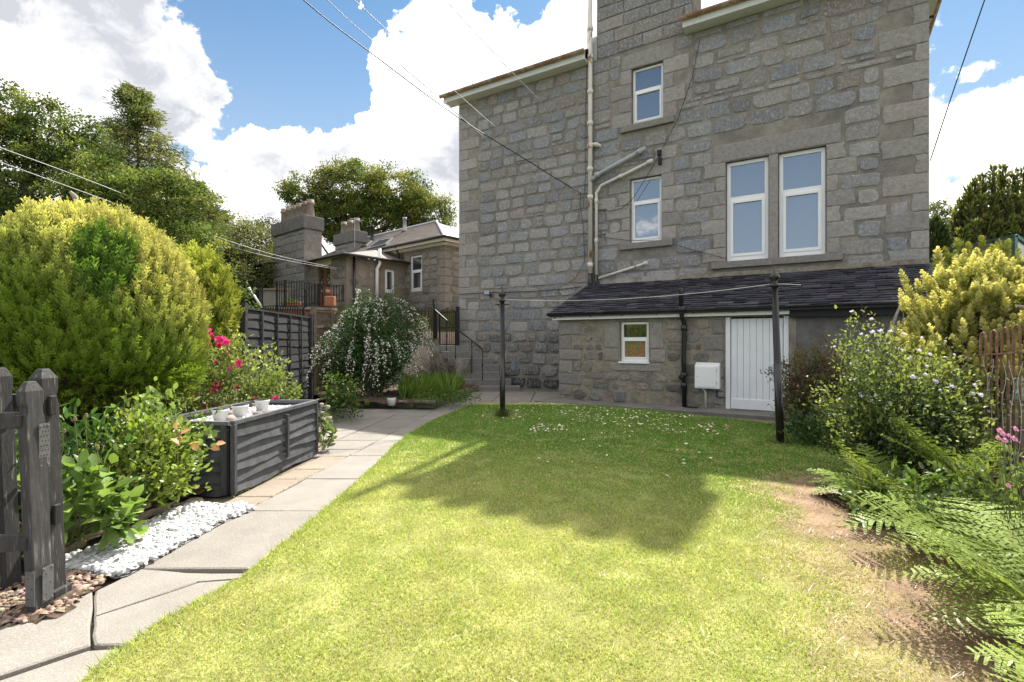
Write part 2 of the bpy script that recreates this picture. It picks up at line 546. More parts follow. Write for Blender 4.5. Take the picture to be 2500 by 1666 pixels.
def leaf_arrays(C, D, NN, Ln, Wd, c0, c1=None, shape='diamond', fold=0.12):
    """leaves as small meshes: C base points, D axes, NN rough normals, Ln lengths, Wd widths, c0/c1 colours at base/tip"""
    n = len(C)
    Ln, Wd = np.broadcast_to(Ln, (n,))[:, None], np.broadcast_to(Wd, (n,))[:, None]
    D = unit(D)
    S = unit(np.cross(D, NN))
    U = np.cross(S, D)
    c0 = np.broadcast_to(c0, (n, 3))
    c1 = c0 if c1 is None else np.broadcast_to(c1, (n, 3))
    cm = (c0 + c1) / 2
    if shape == 'blade':
        V = np.stack([C - S * Wd / 2, C + S * Wd / 2, C + D * Ln], 1)
        K = np.stack([c0, c0, c1], 1)
        fa = np.array([[0, 1, 2]])
    elif shape == 'strap':
        m1 = C + D * Ln * 0.5
        tip = C + D * Ln * 0.97 - U * Ln * 0.16
        V = np.stack([C - S * Wd * .35, C + S * Wd * .35, m1 - S * Wd / 2, m1 + S * Wd / 2, tip], 1)
        K = np.stack([c0, c0, cm, cm, c1], 1)
        fa = np.array([[0, 1, 3], [0, 3, 2], [2, 3, 4]])
    elif shape == 'diamond':
        V = np.stack([C, C + D * Ln * .45 + S * Wd / 2, C + D * Ln, C + D * Ln * .45 - S * Wd / 2], 1)
        K = np.stack([c0, cm, c1, cm], 1)
        fa = np.array([[0, 1, 2, 3]])
    else:                                      # 'leaf': ovate, folded along the midrib, drooping tip
        m1, m2 = C + D * Ln * .3, C + D * Ln * .68 - U * Ln * .03
        up = U * Wd * fold
        V = np.stack([C, m1 + S * Wd * .46 + up, m2 + S * Wd * .38 + up, C + D * Ln - U * Ln * .10, m2 - S * Wd * .38 + up, m1 - S * Wd * .46 + up, m1, m2], 1)
        K = np.stack([c0, cm, cm, c1, cm, cm, c0, cm], 1)
        fa = np.array([[0, 1, 6], [1, 2, 7], [1, 7, 6], [2, 3, 7], [3, 4, 7], [4, 5, 6], [4, 6, 7], [5, 0, 6]])
    nv = V.shape[1]
    faces = (fa[None] + (np.arange(n) * nv)[:, None, None]).reshape(-1, fa.shape[1])
    return V.reshape(-1, 3), faces, K.reshape(-1, 3)

def leaves(name, parent, mat, *args, **kw):
    v, f, c = leaf_arrays(*args, **kw)
    return np_mesh(name, v, f, mat, parent, np.clip(c, 0.003, 0.95))

def vary(col, n, amt=0.2, rng=RNG, hue=0.08):
    """n colours round one colour"""
    base = np.asarray(col, dtype=float)
    k = np.exp(rng.normal(0, amt, (n, 1)))
    h = 1 + rng.normal(0, hue, (n, 3))
    return base * k * h

def vnoise(x, y, scale, seed=0):
    """smooth value noise, 0..1"""
    r = np.random.default_rng(seed)
    g = r.random((64, 64))
    u, v = np.asarray(x) / scale, np.asarray(y) / scale
    i, j = np.floor(u).astype(int), np.floor(v).astype(int)
    fu, fv = u - i, v - j
    fu, fv = fu * fu * (3 - 2 * fu), fv * fv * (3 - 2 * fv)
    a, b = g[i % 64, j % 64], g[(i + 1) % 64, j % 64]
    c, d = g[i % 64, (j + 1) % 64], g[(i + 1) % 64, (j + 1) % 64]
    return (a * (1 - fu) + b * fu) * (1 - fv) + (c * (1 - fu) + d * fu) * fv

def inside(poly, x, y):
    """points in polygon"""
    poly = [(p[0], p[1]) for p in poly]
    r = np.zeros(np.shape(x), dtype=bool)
    j = len(poly) - 1
    for i in range(len(poly)):
        xi, yi = poly[i]; xj, yj = poly[j]
        if yi != yj:
            r ^= ((yi > y) != (yj > y)) & (x < (xj - xi) * (y - yi) / (yj - yi) + xi)
        j = i
    return r
# ================================================================== ground, path, lawn sheet
def sheet(name, poly, z, mat, kind='structure', th=0.0, parent=None, col=(1, 1, 1)):
    mb = MB()
    n = len(poly)
    top = [(p[0], p[1], z) for p in poly]
    if th:
        bot = [(p[0], p[1], z - th) for p in poly]
        mb.add(top + bot, [tuple(range(n))] + [(i, n + i, n + (i + 1) % n, (i + 1) % n) for i in range(n)], col)
    else:
        mb.add(top, [tuple(range(n))], col)
    o = mb.build(name, mat, parent)
    if kind:
        o['kind'] = kind
    return o

sheet("ground", [(-700, -300), (700, -300), (700, 1200), (-700, 1200)], -0.06, M['ground'])
HOUSE_D, OUT_D = 13.68, 11.35
A_LEFT, A_RIGHT = -10.55, 1.78

# raised ground left of and behind the house
sheet("upper_yard", [(-3.4, 16.95), (-1.95, 16.95), (2.5, 24.5), (-1.0, 24.5), (-6.5, 19.5)], 1.30, surf('yard_gravel', (0.36, 0.30, 0.25), 0.95, 0.1, 20, 0.2), th=1.34)
sheet("cottage_terrace", [(-30, 22.6), (-6.9, 22.6), (-1.0, 26), (8, 40), (-30, 44)], 3.0, M['ground'], th=3.04)

# ---- path: one bedding sheet with separate slabs
path = sheet("path", [(-4.6, 1.2), (0.2, 1.2), (0.9, 9.6), (6.0, 8.5), (6.2, 9.4), (1.5, 16.2), (-0.9, 16.6), (-5.2, 13.0)], -0.035, M['slab_joint'])
rs = random.Random(5)
def slab(pts, z, tilt=0.004, col=None):
    """one paving slab from a plan polygon: inset joint, thickness, slight tilt, softened rim"""
    n = len(pts)
    cx, cy = sum(p[0] for p in pts) / n, sum(p[1] for p in pts) / n
    def ins(p, g):
        d = math.hypot(p[0] - cx, p[1] - cy)
        k = max(0.0, 1 - g * 1.3 / d)
        return (cx + (p[0] - cx) * k, cy + (p[1] - cy) * k)
    tx, ty = rs.uniform(-tilt, tilt), rs.uniform(-tilt, tilt)
    zz = z + rs.uniform(-0.003, 0.003)
    f = lambda p, dz: (p[0], p[1], zz + dz + tx * (p[0] - cx) + ty * (p[1] - cy))
    dense = []
    for i in range(n):
        p, q = pts[i], pts[(i + 1) % n]
        for k in range(3):
            u = k / 3
            j = 0.0 if k == 0 else rs.uniform(-0.006, 0.006)
            dense.append((p[0] + (q[0] - p[0]) * u + j, p[1] + (q[1] - p[1]) * u + j))
    m = len(dense)
    r0 = [f(ins(p, 0.006), -0.045) for p in dense]
    r1 = [f(ins(p, 0.007), -0.006) for p in dense]
    r2 = [f(ins(p, 0.015), 0.0) for p in dense]
    mb = MB()
    t = rs.uniform(0.9, 1.08)
    c = col or (0.212 * t, 0.197 * t, 0.177 * t)
    fs = [tuple(2 * m + i for i in range(m))]
    for b in (0, m):
        fs += [(b + i, b + (i + 1) % m, b + m + (i + 1) % m, b + m + i) for i in range(m)]
    mb.add(r0 + r1 + r2, fs, c)
    mb.build("paving_slab", M['slab'], path)

def jx(y):          # the long joint of the path
    return -2.206 + 0.0958 * (y - 4.476)
rows = [3.172, 4.27, 5.28, 6.35, 7.38, 8.41, 9.43, 10.5, 11.5, 12.5, 13.5, 14.6]
for i in range(len(rows) - 1):
    y0, y1 = rows[i], rows[i + 1]
    g = lambda y, o: (jx(y) + o, y)
    slab([g(y0, 0), g(y0, 0.98), g(y1, 0.98), g(y1, 0)], 0.0)
    if y0 > 7:
        slab([g(y0, 0.98), g(y0, 1.9), g(y1, 1.9), g(y1, 0.98)], 0.0)
    if y0 > 9:
        slab([g(y0, 1.9), g(y0, 2.8), g(y1, 2.8), g(y1, 1.9)], 0.0)
    # smaller slabs on the planter side, two to a row
    wd = 0.34 if y1 < 6.6 else 0.62
    ym = (y0 + y1) / 2 + rs.uniform(-.12, .12)
    if y0 > 3.5:
        for q0, q1 in ((y0, ym), (ym, y1)):
            slab([g(q0, -wd), g(q0, 0), g(q1, 0), g(q1, -wd)], -0.004, 0.006, None if y1 > 6.6 else (0.235, 0.195, 0.152))
    if y0 > 6.6:
        for o0, o1 in ((-1.3, -.62), (-2.0, -1.3), (-2.7, -2.0)):
            if y0 < 12:
                slab([g(y0, o0), g(y0, o1), g(y1, o1), g(y1, o0)], -0.003)
# near end: broad worn slabs with a crack
N_ = lambda px, py: tuple(G(px, py))[:2]
slab([N_(229, 1442), N_(337, 1388), N_(527, 1398), N_(760, 1399), N_(488, 1419), N_(225, 1506)], 0.0, 0.0)
slab([N_(225, 1506), N_(488, 1419), (-1.05, 3.15), (-1.15, 2.33), N_(293, 1576), N_(225, 1574)], 0.0, 0.0)
slab([(-2.95, 2.72), N_(229, 1442), N_(225, 1577), N_(0, 1652), (-3.0, 2.1)], 0.004, 0.0)
slab([N_(0, 1654), N_(225, 1581), N_(293, 1578), (-1.2, 2.31), (-1.0, 1.3), (-3.0, 1.3), (-3.0, 2.08)], -0.004, 0.0)

# ---- concrete apron in front of the outbuilding and at the foot of the house
sheet("concrete_apron", [W(-5.9, 10.55, 0), W(2.2, 10.62, 0), W(2.2, 11.5, 0), W(-5.9, 11.5, 0)], 0.035, surf('old_concrete', (0.17, 0.16, 0.15), 0.9, 0.2, 4, 0.3, 0.006, 50, col2=(0.10, 0.098, 0.09), scale2=2), th=0.08)

# ---- lawn sheet
LAWN = [N_(210, 1660), N_(382, 1532), N_(595, 1413), N_(690, 1335), N_(776, 1264), N_(903, 1153), N_(955, 1100), N_(999, 1063), N_(1062, 1027), N_(1126, 1001),
        N_(1170, 986), N_(1215, 985), N_(1238, 986), N_(1330, 984), N_(1440, 992), N_(1600, 1007), N_(1770, 1026), N_(1890, 1040), (5.3, 7.6), (5.2, 6.6),
        (4.6, 5.6), (3.5, 4.5), (3.2, 3.2), (2.9, 2.0), (2.6, 0.9), (-1.3, 0.9)]
LAWN_Z = 0.022
gx, gy = np.meshgrid(np.arange(-2.6, 5.6, 0.05), np.arange(0.85, 12.2, 0.05))
cxs, cys = gx[:-1, :-1] + 0.025, gy[:-1, :-1] + 0.025
keep = inside(LAWN, cxs, cys)
nxg = gx.shape[1]
idx = np.arange(gx.size).reshape(gx.shape)
quads = np.stack([idx[:-1, :-1][keep], idx[:-1, 1:][keep], idx[1:, 1:][keep], idx[1:, :-1][keep]], 1)
used = np.unique(quads)
remap = np.zeros(gx.size, dtype=int); remap[used] = np.arange(len(used))
lx, ly = gx.ravel()[used], gy.ravel()[used]

BARE = [((2.65, 3.6), .75, 1.1), ((2.38, 2.65), .75, 1.15), ((2.3, 3.0), .7, .8), ((3.0, 4.5), .75, 1.4), ((1.95, 2.0), .7, .9), ((-.15, 9.72), .4, .8), ((2.75, 4.1), .6, 1.2)]
def bareness(x, y):
    """0 full turf .. 1 bare, dry ground"""
    b = np.zeros(np.shape(x))
    for (bx, by), r, w in BARE:
        d = np.hypot(np.asarray(x) - bx, (np.asarray(y) - by) * (0.8 if by < 5 else 1)) / r
        b = np.maximum(b, w * np.clip(1.25 - d, 0, 1))
    b = b * (0.55 + 0.9 * vnoise(x, y, 0.16, 3))
    b = b + 0.35 * np.clip(vnoise(x, y, 0.5, 8) - 0.62, 0, 1)
    return np.clip(b, 0, 1)
bare = bareness(lx, ly)[:, None]
lz = LAWN_Z + 0.012 * (vnoise(lx, ly, 0.7, 5) - .5) + 0.008 * (vnoise(lx, ly, 0.17, 6) - .5)
tone = (0.7 + 0.6 * vnoise(lx, ly, 0.12, 9))[:, None]
lawn_col = (np.array([[0.27, 0.27, 0.10]]) * (1 - bare) + np.array([[0.255, 0.18, 0.12]]) * bare) * tone
lawn = np_mesh("lawn", np.stack([lx, ly, lz], 1), remap[quads], surf('turf', (1, 1, 1), 0.95, 0.05, 60, 0.35, 0.01, 110, use_attr=True), None, lawn_col, True)
lawn['kind'] = 'structure'

# ---- planting beds
def bed(name, poly, z, seed, mat='soil'):
    p = np.array([(q[0], q[1]) for q in poly])
    x0, y0 = p.min(0); x1, y1 = p.max(0)
    st = 0.06
    gx, gy = np.meshgrid(np.arange(x0, x1 + st, st), np.arange(y0, y1 + st, st))
    k = inside(poly, gx[:-1, :-1] + st / 2, gy[:-1, :-1] + st / 2)
    ix = np.arange(gx.size).reshape(gx.shape)
    q = np.stack([ix[:-1, :-1][k], ix[:-1, 1:][k], ix[1:, 1:][k], ix[1:, :-1][k]], 1)
    us = np.unique(q); rm = np.zeros(gx.size, dtype=int); rm[us] = np.arange(len(us))
    x, y = gx.ravel()[us], gy.ravel()[us]
    zz = z + 0.05 * (vnoise(x, y, .3, seed) - .5) + 0.05 * (vnoise(x, y, .09, seed + 1) - .5)
    o = np_mesh(name, np.stack([x, y, zz], 1), rm[q], M[mat], None, None, True)
    o['kind'] = 'structure'
    return o
bed("flower_bed", [(-7.5, 2.9), (-2.95, 3.08), N_(160, 1362), N_(300, 1282), N_(470, 1232), (-2.72, 4.7), (-2.75, 6.5), (-3.3, 6.6), (-3.6, 8.0), (-5.0, 9.5), (-8.5, 9.5)], 0.07, 21)
bed("shrub_bed", [(5.0, 7.9), (4.4, 6.6), (3.9, 5.6), (3.05, 5.1), (2.75, 4.6), (2.75, 3.9), (2.9, 3.2), (2.7, 2.2), (2.5, 1.0), (7, 1.0), (9.0, 8.0), (6.2, 9.6)], 0.05, 31)
bed("corner_bed", [G(800, 990), G(868, 988, .1), G(1060, 990, .1), G(1178, 938, .1), (-1.3, 15.9), (-4.9, 14.5), (-4.85, 12.4)], 0.15, 41)
bed("bare_border", [(-4.2, 2.05), (-2.93, 2.12), (-2.3, 2.63), N_(248, 1418), N_(160, 1368), (-2.95, 3.1), (-4.4, 3.0)], 0.0, 51)

# ================================================================== the house
house = thing("granite_house", "tall grey granite house with white windows, rusty gutters and tall wallhead chimney", "house", W(-4.4, HOUSE_D + 4, 0))
house_rng = random.Random(3)

def stone_piece(mb, frame, poly, col, prot=0.028, rng=house_rng):
    """one roughly squared stone: outline sunk in the mortar, arris, bulging uneven face"""
    n = len(poly)
    cx, cz = sum(p[0] for p in poly) / n, sum(p[1] for p in poly) / n
    sc = lambda p, k: (cx + (p[0] - cx) * k, cz + (p[1] - cz) * k)
    k1 = 0.90
    v = [frame(*p, -0.02) for p in poly]
    v += [frame(*sc(p, 0.985), prot * 0.62 * rng.uniform(.8, 1.2)) for p in poly]
    v += [frame(*sc(p, k1 * rng.uniform(.93, 1.03)), prot * rng.uniform(.85, 1.25)) for p in poly]
    v += [frame(cx + rng.uniform(-.05, .05), cz, prot * rng.uniform(0.9, 1.5))]
    f = []
    for b in (0, n):
        f += [(b + i, b + (i + 1) % n, b + n + (i + 1) % n, b + n + i) for i in range(n)]
    f += [(2 * n + i, 2 * n + (i + 1) % n, 3 * n) for i in range(n)]
    mb.add(v, f, col)

def rough_poly(a0, a1, z0, z1, rng, cut=0.25):
    """outline of a hand dressed stone within a rectangle"""
    w, h = a1 - a0, z1 - z0
    c = [min(w, h) * rng.uniform(0.04, cut) for _ in range(4)]
    j = lambda s: rng.uniform(-s, s)
    e = h * 0.05
    p = [(a0 + c[0], z0 + j(e)), (a0 + w * .5, z0 + j(e)), (a1 - c[1], z0 + j(e)), (a1 + j(e), z0 + c[1] * .8), (a1 + j(e), z0 + h * .5), (a1 + j(e), z1 - c[2] * .8),
         (a1 - c[2], z1 + j(e)), (a0 + w * .5, z1 + j(e)), (a0 + c[3], z1 + j(e)), (a0 + j(e), z1 - c[3] * .8), (a0 + j(e), z0 + h * .5), (a0 + j(e), z0 + c[0] * .8)]
    return p

STONE_COLS = [(.212, .213, .218), (.188, .196, .209), (.222, .214, .207), (.23, .219, .21), (.183, .191, .202), (.245, .236, .228), (.203, .197, .19), (.173, .183, .2), (.228, .226, .225), (.218, .19, .178), (.148, .153, .163), (.20, .205, .214), (.236, .23, .226)]
def stone_col(rng):
    c = rng.choice(STONE_COLS)
    k = rng.uniform(.98, 1.32)
    return tuple(x * k for x in c)

def free_spans(x0, x1, z0, z1, holes, gap=0.02, tol=0.085):
    cuts = sorted((h[0] - gap, h[1] + gap) for h in holes if h[2] < z1 - tol and h[3] > z0 + tol)
    out, x = [], x0
    for a, b in cuts:
        if a > x:
            out.append((x, min(a, x1)))
        x = max(x, b)
    if x < x1:
        out.append((x, x1))
    return [s for s in out if s[1] - s[0] > 0.09]

def rubble(parent, frame, x0, x1, z0, z1, holes, rng, row=(0.29, 0.37), wid=(0.36, 0.78), gap=0.072, mat='stone', limit=300, prot=0.028, colf=stone_col, cut=.25, skip=0.0, zslope=0.0):
    """courses of separate stones; the first `limit` largest as parts, the rest joined"""
    made = []
    z = z0
    while z < z1 - 0.12:
        h = min(rng.uniform(*row), z1 - z)
        if z1 - z - h < 0.12:
            h = z1 - z
        for s0, s1 in free_spans(x0, x1, z, z + h, holes):
            x = s0
            while x < s1 - 0.08:
                w = rng.uniform(*wid)
                if s1 - x - w < wid[0] * .6:
                    w = s1 - x
                if w > wid[1] * 1.25:
                    w = w / 2
                if rng.random() > skip:
                    hh = h
                    zb = z
                    if rng.random() < .05 and w > .3:      # a short stone with small pinnings under it
                        cutz = h * rng.uniform(.22, .32)
                        for q in range(2):
                            made.append((rough_poly(x + gap / 2 + q * w / 2, x + w / 2 + q * w / 2 - gap / 2, z + gap * .3, z + cutz - gap * .2, rng, cut), colf(rng), w * cutz / 2))
                        zb, hh = z + cutz, h - cutz
                    dz = rng.uniform(-.02, .02)
                    made.append((rough_poly(x + gap / 2 * rng.uniform(.6, 1.5), x + w - gap / 2 * rng.uniform(.6, 1.5), zb + gap / 2 + dz * .5, zb + hh - gap / 2 + dz * .5, rng, cut), colf(rng), w * hh))
                x += w
        z += h
    made.sort(key=lambda m: -m[2])
    for poly, c, _ in made[:limit]:
        mb = MB()
        stone_piece(mb, frame, poly, c, prot * rng.uniform(.7, 1.3), rng)
        mb.build("stone", M[mat], parent)
    if len(made) > limit:
        mb = MB()
        for poly, c, _ in made[limit:]:
            stone_piece(mb, frame, poly, c, prot, rng)
        o = mb.build("small_stones", M[mat], parent)
        o['kind'] = 'stuff'

def wall_frame(d):
    return lambda a, z, p: W(a, d - p, z)

EAVE = 9.42
# openings in the long wall, in (a0, a1, z0, z1)
def px_rect(pts, d=HOUSE_D):
    q = [wall_px(x, y, d) for x, y in pts]
    return (sum(p[0] for p in q[0::2]) / 2, sum(p[0] for p in q[1::2]) / 2, sum(p[1] for p in q[2:]) / 2, sum(p[1] for p in q[:2]) / 2)
# corners: top-left, top-right, bottom-left, bottom-right
R_top = px_rect([(1542, 167), (1619, 150), (1542, 309), (1619, 288)])
R_mid = px_rect([(1538, 437), (1615, 427), (1538, 595), (1615, 587)])
R_big1 = px_rect([(1772, 396), (1877, 379), (1772, 640), (1877, 631)])
R_big2 = px_rect([(1900, 375), (2017, 354), (1900, 630), (2017, 620)])
zb, zt = (R_big1[2] + R_big2[2]) / 2, (R_big1[3] + R_big2[3]) / 2
R_big1 = (R_big1[0], R_big1[1], zb, zt); R_big2 = (R_big2[0], R_big2[1], zb, zt)
HOLES = [R_top, R_mid, R_big1, R_big2]
CH = (-5.62, -2.98)                   # wallhead chimney

def pierced_wall(mb, frame, x0, x1, z0, z1, holes, depth=0.16):
    xs = sorted({x0, x1, *[h[0] for h in holes], *[h[1] for h in holes]})
    zs = sorted({z0, z1, *[h[2] for h in holes], *[h[3] for h in holes]})
    for i in range(len(xs) - 1):
        for j in range(len(zs) - 1):
            mx, mz = (xs[i] + xs[i + 1]) / 2, (zs[j] + zs[j + 1]) / 2
            if any(h[0] < mx < h[1] and h[2] < mz < h[3] for h in holes):
                continue
            mb.add([frame(xs[i], zs[j], 0), frame(xs[i + 1], zs[j], 0), frame(xs[i + 1], zs[j + 1], 0), frame(xs[i], zs[j + 1], 0)], [(0, 1, 2, 3)])
    for a, b, c, d in holes:
        q = [(a, c), (b, c), (b, d), (a, d)]
        for k in range(4):
            p, r = q[k], q[(k + 1) % 4]
            mb.add([frame(*p, 0), frame(*r, 0), frame(*r, -depth), frame(*p, -depth)], [(0, 1, 2, 3)])

FW = wall_frame(HOUSE_D)
mb = MB()
pierced_wall(mb, FW, A_LEFT, A_RIGHT, -0.05, EAVE + .05, HOLES)
BACK = HOUSE_D + 8.2
mb.add([W(A_LEFT, HOUSE_D, -.05), W(A_LEFT, BACK, -.05), W(A_LEFT, BACK, EAVE + .05), W(A_LEFT, HOUSE_D, EAVE + .05)], [(0, 1, 2, 3)])
mb.add([W(A_RIGHT, HOUSE_D, -.05), W(A_RIGHT, BACK, -.05), W(A_RIGHT, BACK, EAVE + .05), W(A_RIGHT, HOUSE_D, EAVE + .05)], [(0, 1, 2, 3)])
mb.add([W(A_LEFT, BACK, -.05), W(A_RIGHT, BACK, -.05), W(A_RIGHT, BACK, EAVE + .05), W(A_LEFT, BACK, EAVE + .05)], [(0, 1, 2, 3)])
mb.build("wall", M['mortar'], house)
# dark rooms behind the glass
mb = MB()
for h in HOLES:
    mb.wbox(h[0] - .02, h[1] + .02, HOUSE_D + .165, HOUSE_D + .2, h[2] - .02, h[3] + .02)
mb.build("window_lining", M['black_dull'], house)

# quoins, margins and lintels first, so that the rubble keeps clear of them
QCOL = lambda rng: shade(rng.choice([(.30, .288, .272), (.285, .272, .26), (.32, .305, .288), (.27, .26, .25), (.305, .28, .265)]), rng, .88, 1.1)
blocks = []
qr = random.Random(17)
z, k = 0.35, 0
while z < EAVE - .05:
    h = min(qr.uniform(.33, .38), EAVE - z)
    wL = .74 if k % 2 else .32
    blocks.append(("quoin", (A_LEFT - .004, A_LEFT + wL + qr.uniform(-.08, .1), z, z + h)))
    z += h; k += 1
z = 3.0
while z < EAVE - .05:
    h = min(qr.uniform(.37, .43), EAVE - z)
    wR = .30 if k % 2 else .74
    blocks.append(("quoin", (A_RIGHT - wR + qr.uniform(-.12, .08), A_RIGHT + .004, z, z + h)))
    z += h; k += 1
def margins(h, both=True, left=True, right=True, seed=0):
    """long-and-short jamb stones, lintel, sill"""
    r = random.Random(seed)
    n = max(3, round((h[3] - h[2]) / .36))
    st = (h[3] - h[2]) / n
    for i in range(n):
        for side, on in ((0, left), (1, right)):
            if not on:
                continue
            w = (.28 if (i + side) % 2 else .60) + r.uniform(-.07, .1)
            x = (h[0] - w, h[0]) if side == 0 else (h[1], h[1] + w)
            blocks.append(("jamb_stone", (*x, h[2] + i * st, h[2] + (i + 1) * st)))
margins(R_top, seed=1); margins(R_mid, seed=2)
margins(R_big1, right=False, seed=3); margins(R_big2, left=False, seed=4)
blocks.append(("lintel", (R_top[0] - .28, R_top[1] + .30, R_top[3], R_top[3] + .40)))
blocks.append(("lintel", (R_mid[0] - .25, R_mid[1] + .26, R_mid[3], R_mid[3] + .36)))
blocks.append(("lintel", (R_big1[0] - .30, R_big2[1] + .30, zt, zt + .46)))
blocks.append(("mullion", (R_big1[1], R_big2[0], zb, zt)))
for nm, b in blocks:
    mb = MB()
    g = .006
    flat = nm in ("lintel", "mullion")
    x0, x1, z0, z1 = b[0] + g * (b[0] > A_LEFT), b[1] - g * (b[1] < A_RIGHT), b[2] + g, b[3] - g
    nseg = 2 if x1 - x0 < 1 else 5
    jj = .0 if nm == "mullion" else .014
    bot = [(x0 + (x1 - x0) * i / nseg, z0 + (qr.uniform(-jj, jj) if 0 < i < nseg else 0)) for i in range(nseg + 1)]
    topr = [(x1 - (x1 - x0) * i / nseg, z1 + (qr.uniform(-jj, jj) if 0 < i < nseg else 0)) for i in range(nseg + 1)]
    poly = bot + topr
    if nm in ("quoin", "jamb_stone"):
        # the inner end is rough
        e = .035
        inner_right = (nm == "quoin" and b[0] <= A_LEFT) or (nm == "jamb_stone" and any(abs(b[0] - h[1]) < .01 for h in HOLES))
        rgh = [(x1 + qr.uniform(-e, e), z0 + (z1 - z0) * u) for u in (.3, .65)] if inner_right else [(x0 + qr.uniform(-e, e), z0 + (z1 - z0) * u) for u in (.7, .35)]
        poly = bot + (rgh if inner_right else []) + topr + ([] if inner_right else rgh)
    stone_piece(mb, FW, poly, QCOL(qr), .010 if nm == "mullion" else (.014 if flat else .018), qr)
    mb.build(nm, M['ashlar'], house)
# sills stand out
for h0, h1, zz, d0 in ((R_top[0] - .30, R_top[1] + .30, R_top[2], .09), (R_mid[0] - .28, R_mid[1] + .30, R_mid[2], .09), (R_big1[0] - .34, R_big2[1] + .32, zb, .10)):
    MB().wbox(h0, h1, HOUSE_D - d0, HOUSE_D + .05, zz - .17, zz - .003, (.22, .21, .195)).build("window_sill", M['ashlar'], house, bevel=.012)
blk = [b for _, b in blocks] + HOLES + [(R_top[0] - .32, R_top[1] + .32, R_top[2] - .17, R_top[2]), (R_mid[0] - .30, R_mid[1] + .32, R_mid[2] - .17, R_mid[2]), (R_big1[0] - .36, R_big2[1] + .34, zb - .17, zb)]
# stones are hidden behind the lean-to below its roof, so leave them out there
hid = [(-5.55, A_RIGHT + 1, -1, 2.98)]
rub_rng = random.Random(29)
A_MID = -5.75
rubble(house, FW, A_LEFT + .02, A_MID, 1.75, EAVE - .02, blk + hid, rub_rng, limit=130, row=(.32, .38), wid=(.40, .74), cut=.36, gap=.07, prot=.017)
Z_UP = 7.62
def tight_col(r):
    return shade(r.choice([(.205, .207, .212), (.185, .19, .198), (.22, .213, .205), (.20, .195, .188), (.235, .226, .215)]), r, .95, 1.2)
rubble(house, FW, A_MID, A_RIGHT - .02, 2.98, Z_UP, blk + hid, rub_rng, limit=120, row=(.33, .40), wid=(.45, .92), cut=.34, gap=.07, prot=.016)
rubble(house, FW, A_MID, CH[1], Z_UP, EAVE - .02, blk + hid, rub_rng, limit=40, row=(.34, .38), wid=(.45, .85), cut=.2, gap=.028, colf=tight_col, prot=.014)
rubble(house, FW, CH[1], A_RIGHT - .02, Z_UP, EAVE - .02, blk + hid, rub_rng, limit=60, row=(.37, .42), wid=(.48, .98), cut=.36, gap=.075, prot=.017)
def low_col(rng):
    c = rng.choice([(.17, .165, .16), (.14, .137, .135), (.20, .19, .175), (.115, .113, .113), (.21, .20, .19), (.19, .165, .15)])
    return shade(c, rng, .85, 1.12)
# boulder courses near the ground: a course of dark bottom stones, then rounded ones
made = MB()
def low_wall():
    r = random.Random(77)
    rows_ = [(0.02, .36, (.5, .7)), (.38, .74, (.4, .75)), (.76, 1.08, (.35, .7)), (1.1, 1.42, (.35, .65)), (1.43, 1.74, (.3, .6))]
    for i, (z0, z1, wd) in enumerate(rows_):
        for s0, s1 in free_spans(A_LEFT + .02, -5.5, z0, z1, blk):
            x = s0
            while x < s1 - .12:
                w = min(r.uniform(*wd), s1 - x)
                c = low_col(r)
                if i == 0:
                    c = (.055, .057, .06)
                mb = MB()
                gp = .03 if i < 1 else .05
                stone_piece(mb, FW, rough_poly(x + gp, x + w - gp, z0 + r.uniform(0, .05), z1 - r.uniform(0, .06), r, .42), c, .035, r)
                mb.build("base_stone", M['stone'], house)
                x += w
low_wall()

# ---- chimney: flush with the wall, shouldered, cope and pots
CB = HOUSE_D + 1.0
mb = MB()
CT = 12.55
mb.wbox(CH[0], CH[1], HOUSE_D + .001, CB, EAVE + .06, CT)
mb.build("chimney_stack", M['mortar'], house)
chr_ = random.Random(41)
def ch_col(r):
    c = r.choice([(.205, .205, .208), (.185, .187, .193), (.22, .21, .20), (.235, .222, .208)])
    return shade(c, r, .86, 1.1)
mbc = MB()
z = EAVE + .03
while z < CT - .1:
    h = .36
    x = CH[0] + .015
    while x < CH[1] - .1:
        w = min(chr_.uniform(.5, .85), CH[1] - .015 - x)
        m2 = MB()
        stone_piece(m2, wall_frame(HOUSE_D), rough_poly(x + .012, x + w - .012, z + .012, min(z + h, CT) - .012, chr_, .10), ch_col(chr_), .022, chr_)
        m2.build("chimney_stone", M['stone'], house)
        x += w
    z += h
MB().wbox(CH[0] - .24, CH[0] - .002, HOUSE_D + .002, HOUSE_D + .9, EAVE - .05, EAVE + .72).build("lead_upstand", M['lead'], house)
MB().wbox(CH[0] - .1, CH[1] + .1, HOUSE_D - .1, CB + .1, CT, CT + .22).build("chimney_cope", M['ashlar'], house, bevel=.02)
for i in range(6):
    a = CH[0] + .25 + i * (CH[1] - CH[0] - .5) / 5
    MB().lathe(W(a, HOUSE_D + .5, CT + .2), [(.20, 0), (.19, .12), (.16, .72), (.20, .78), (.20, .88), (.16, .9), (.15, .92)], 12).build("chimney_pot", M['clay'], house, True)

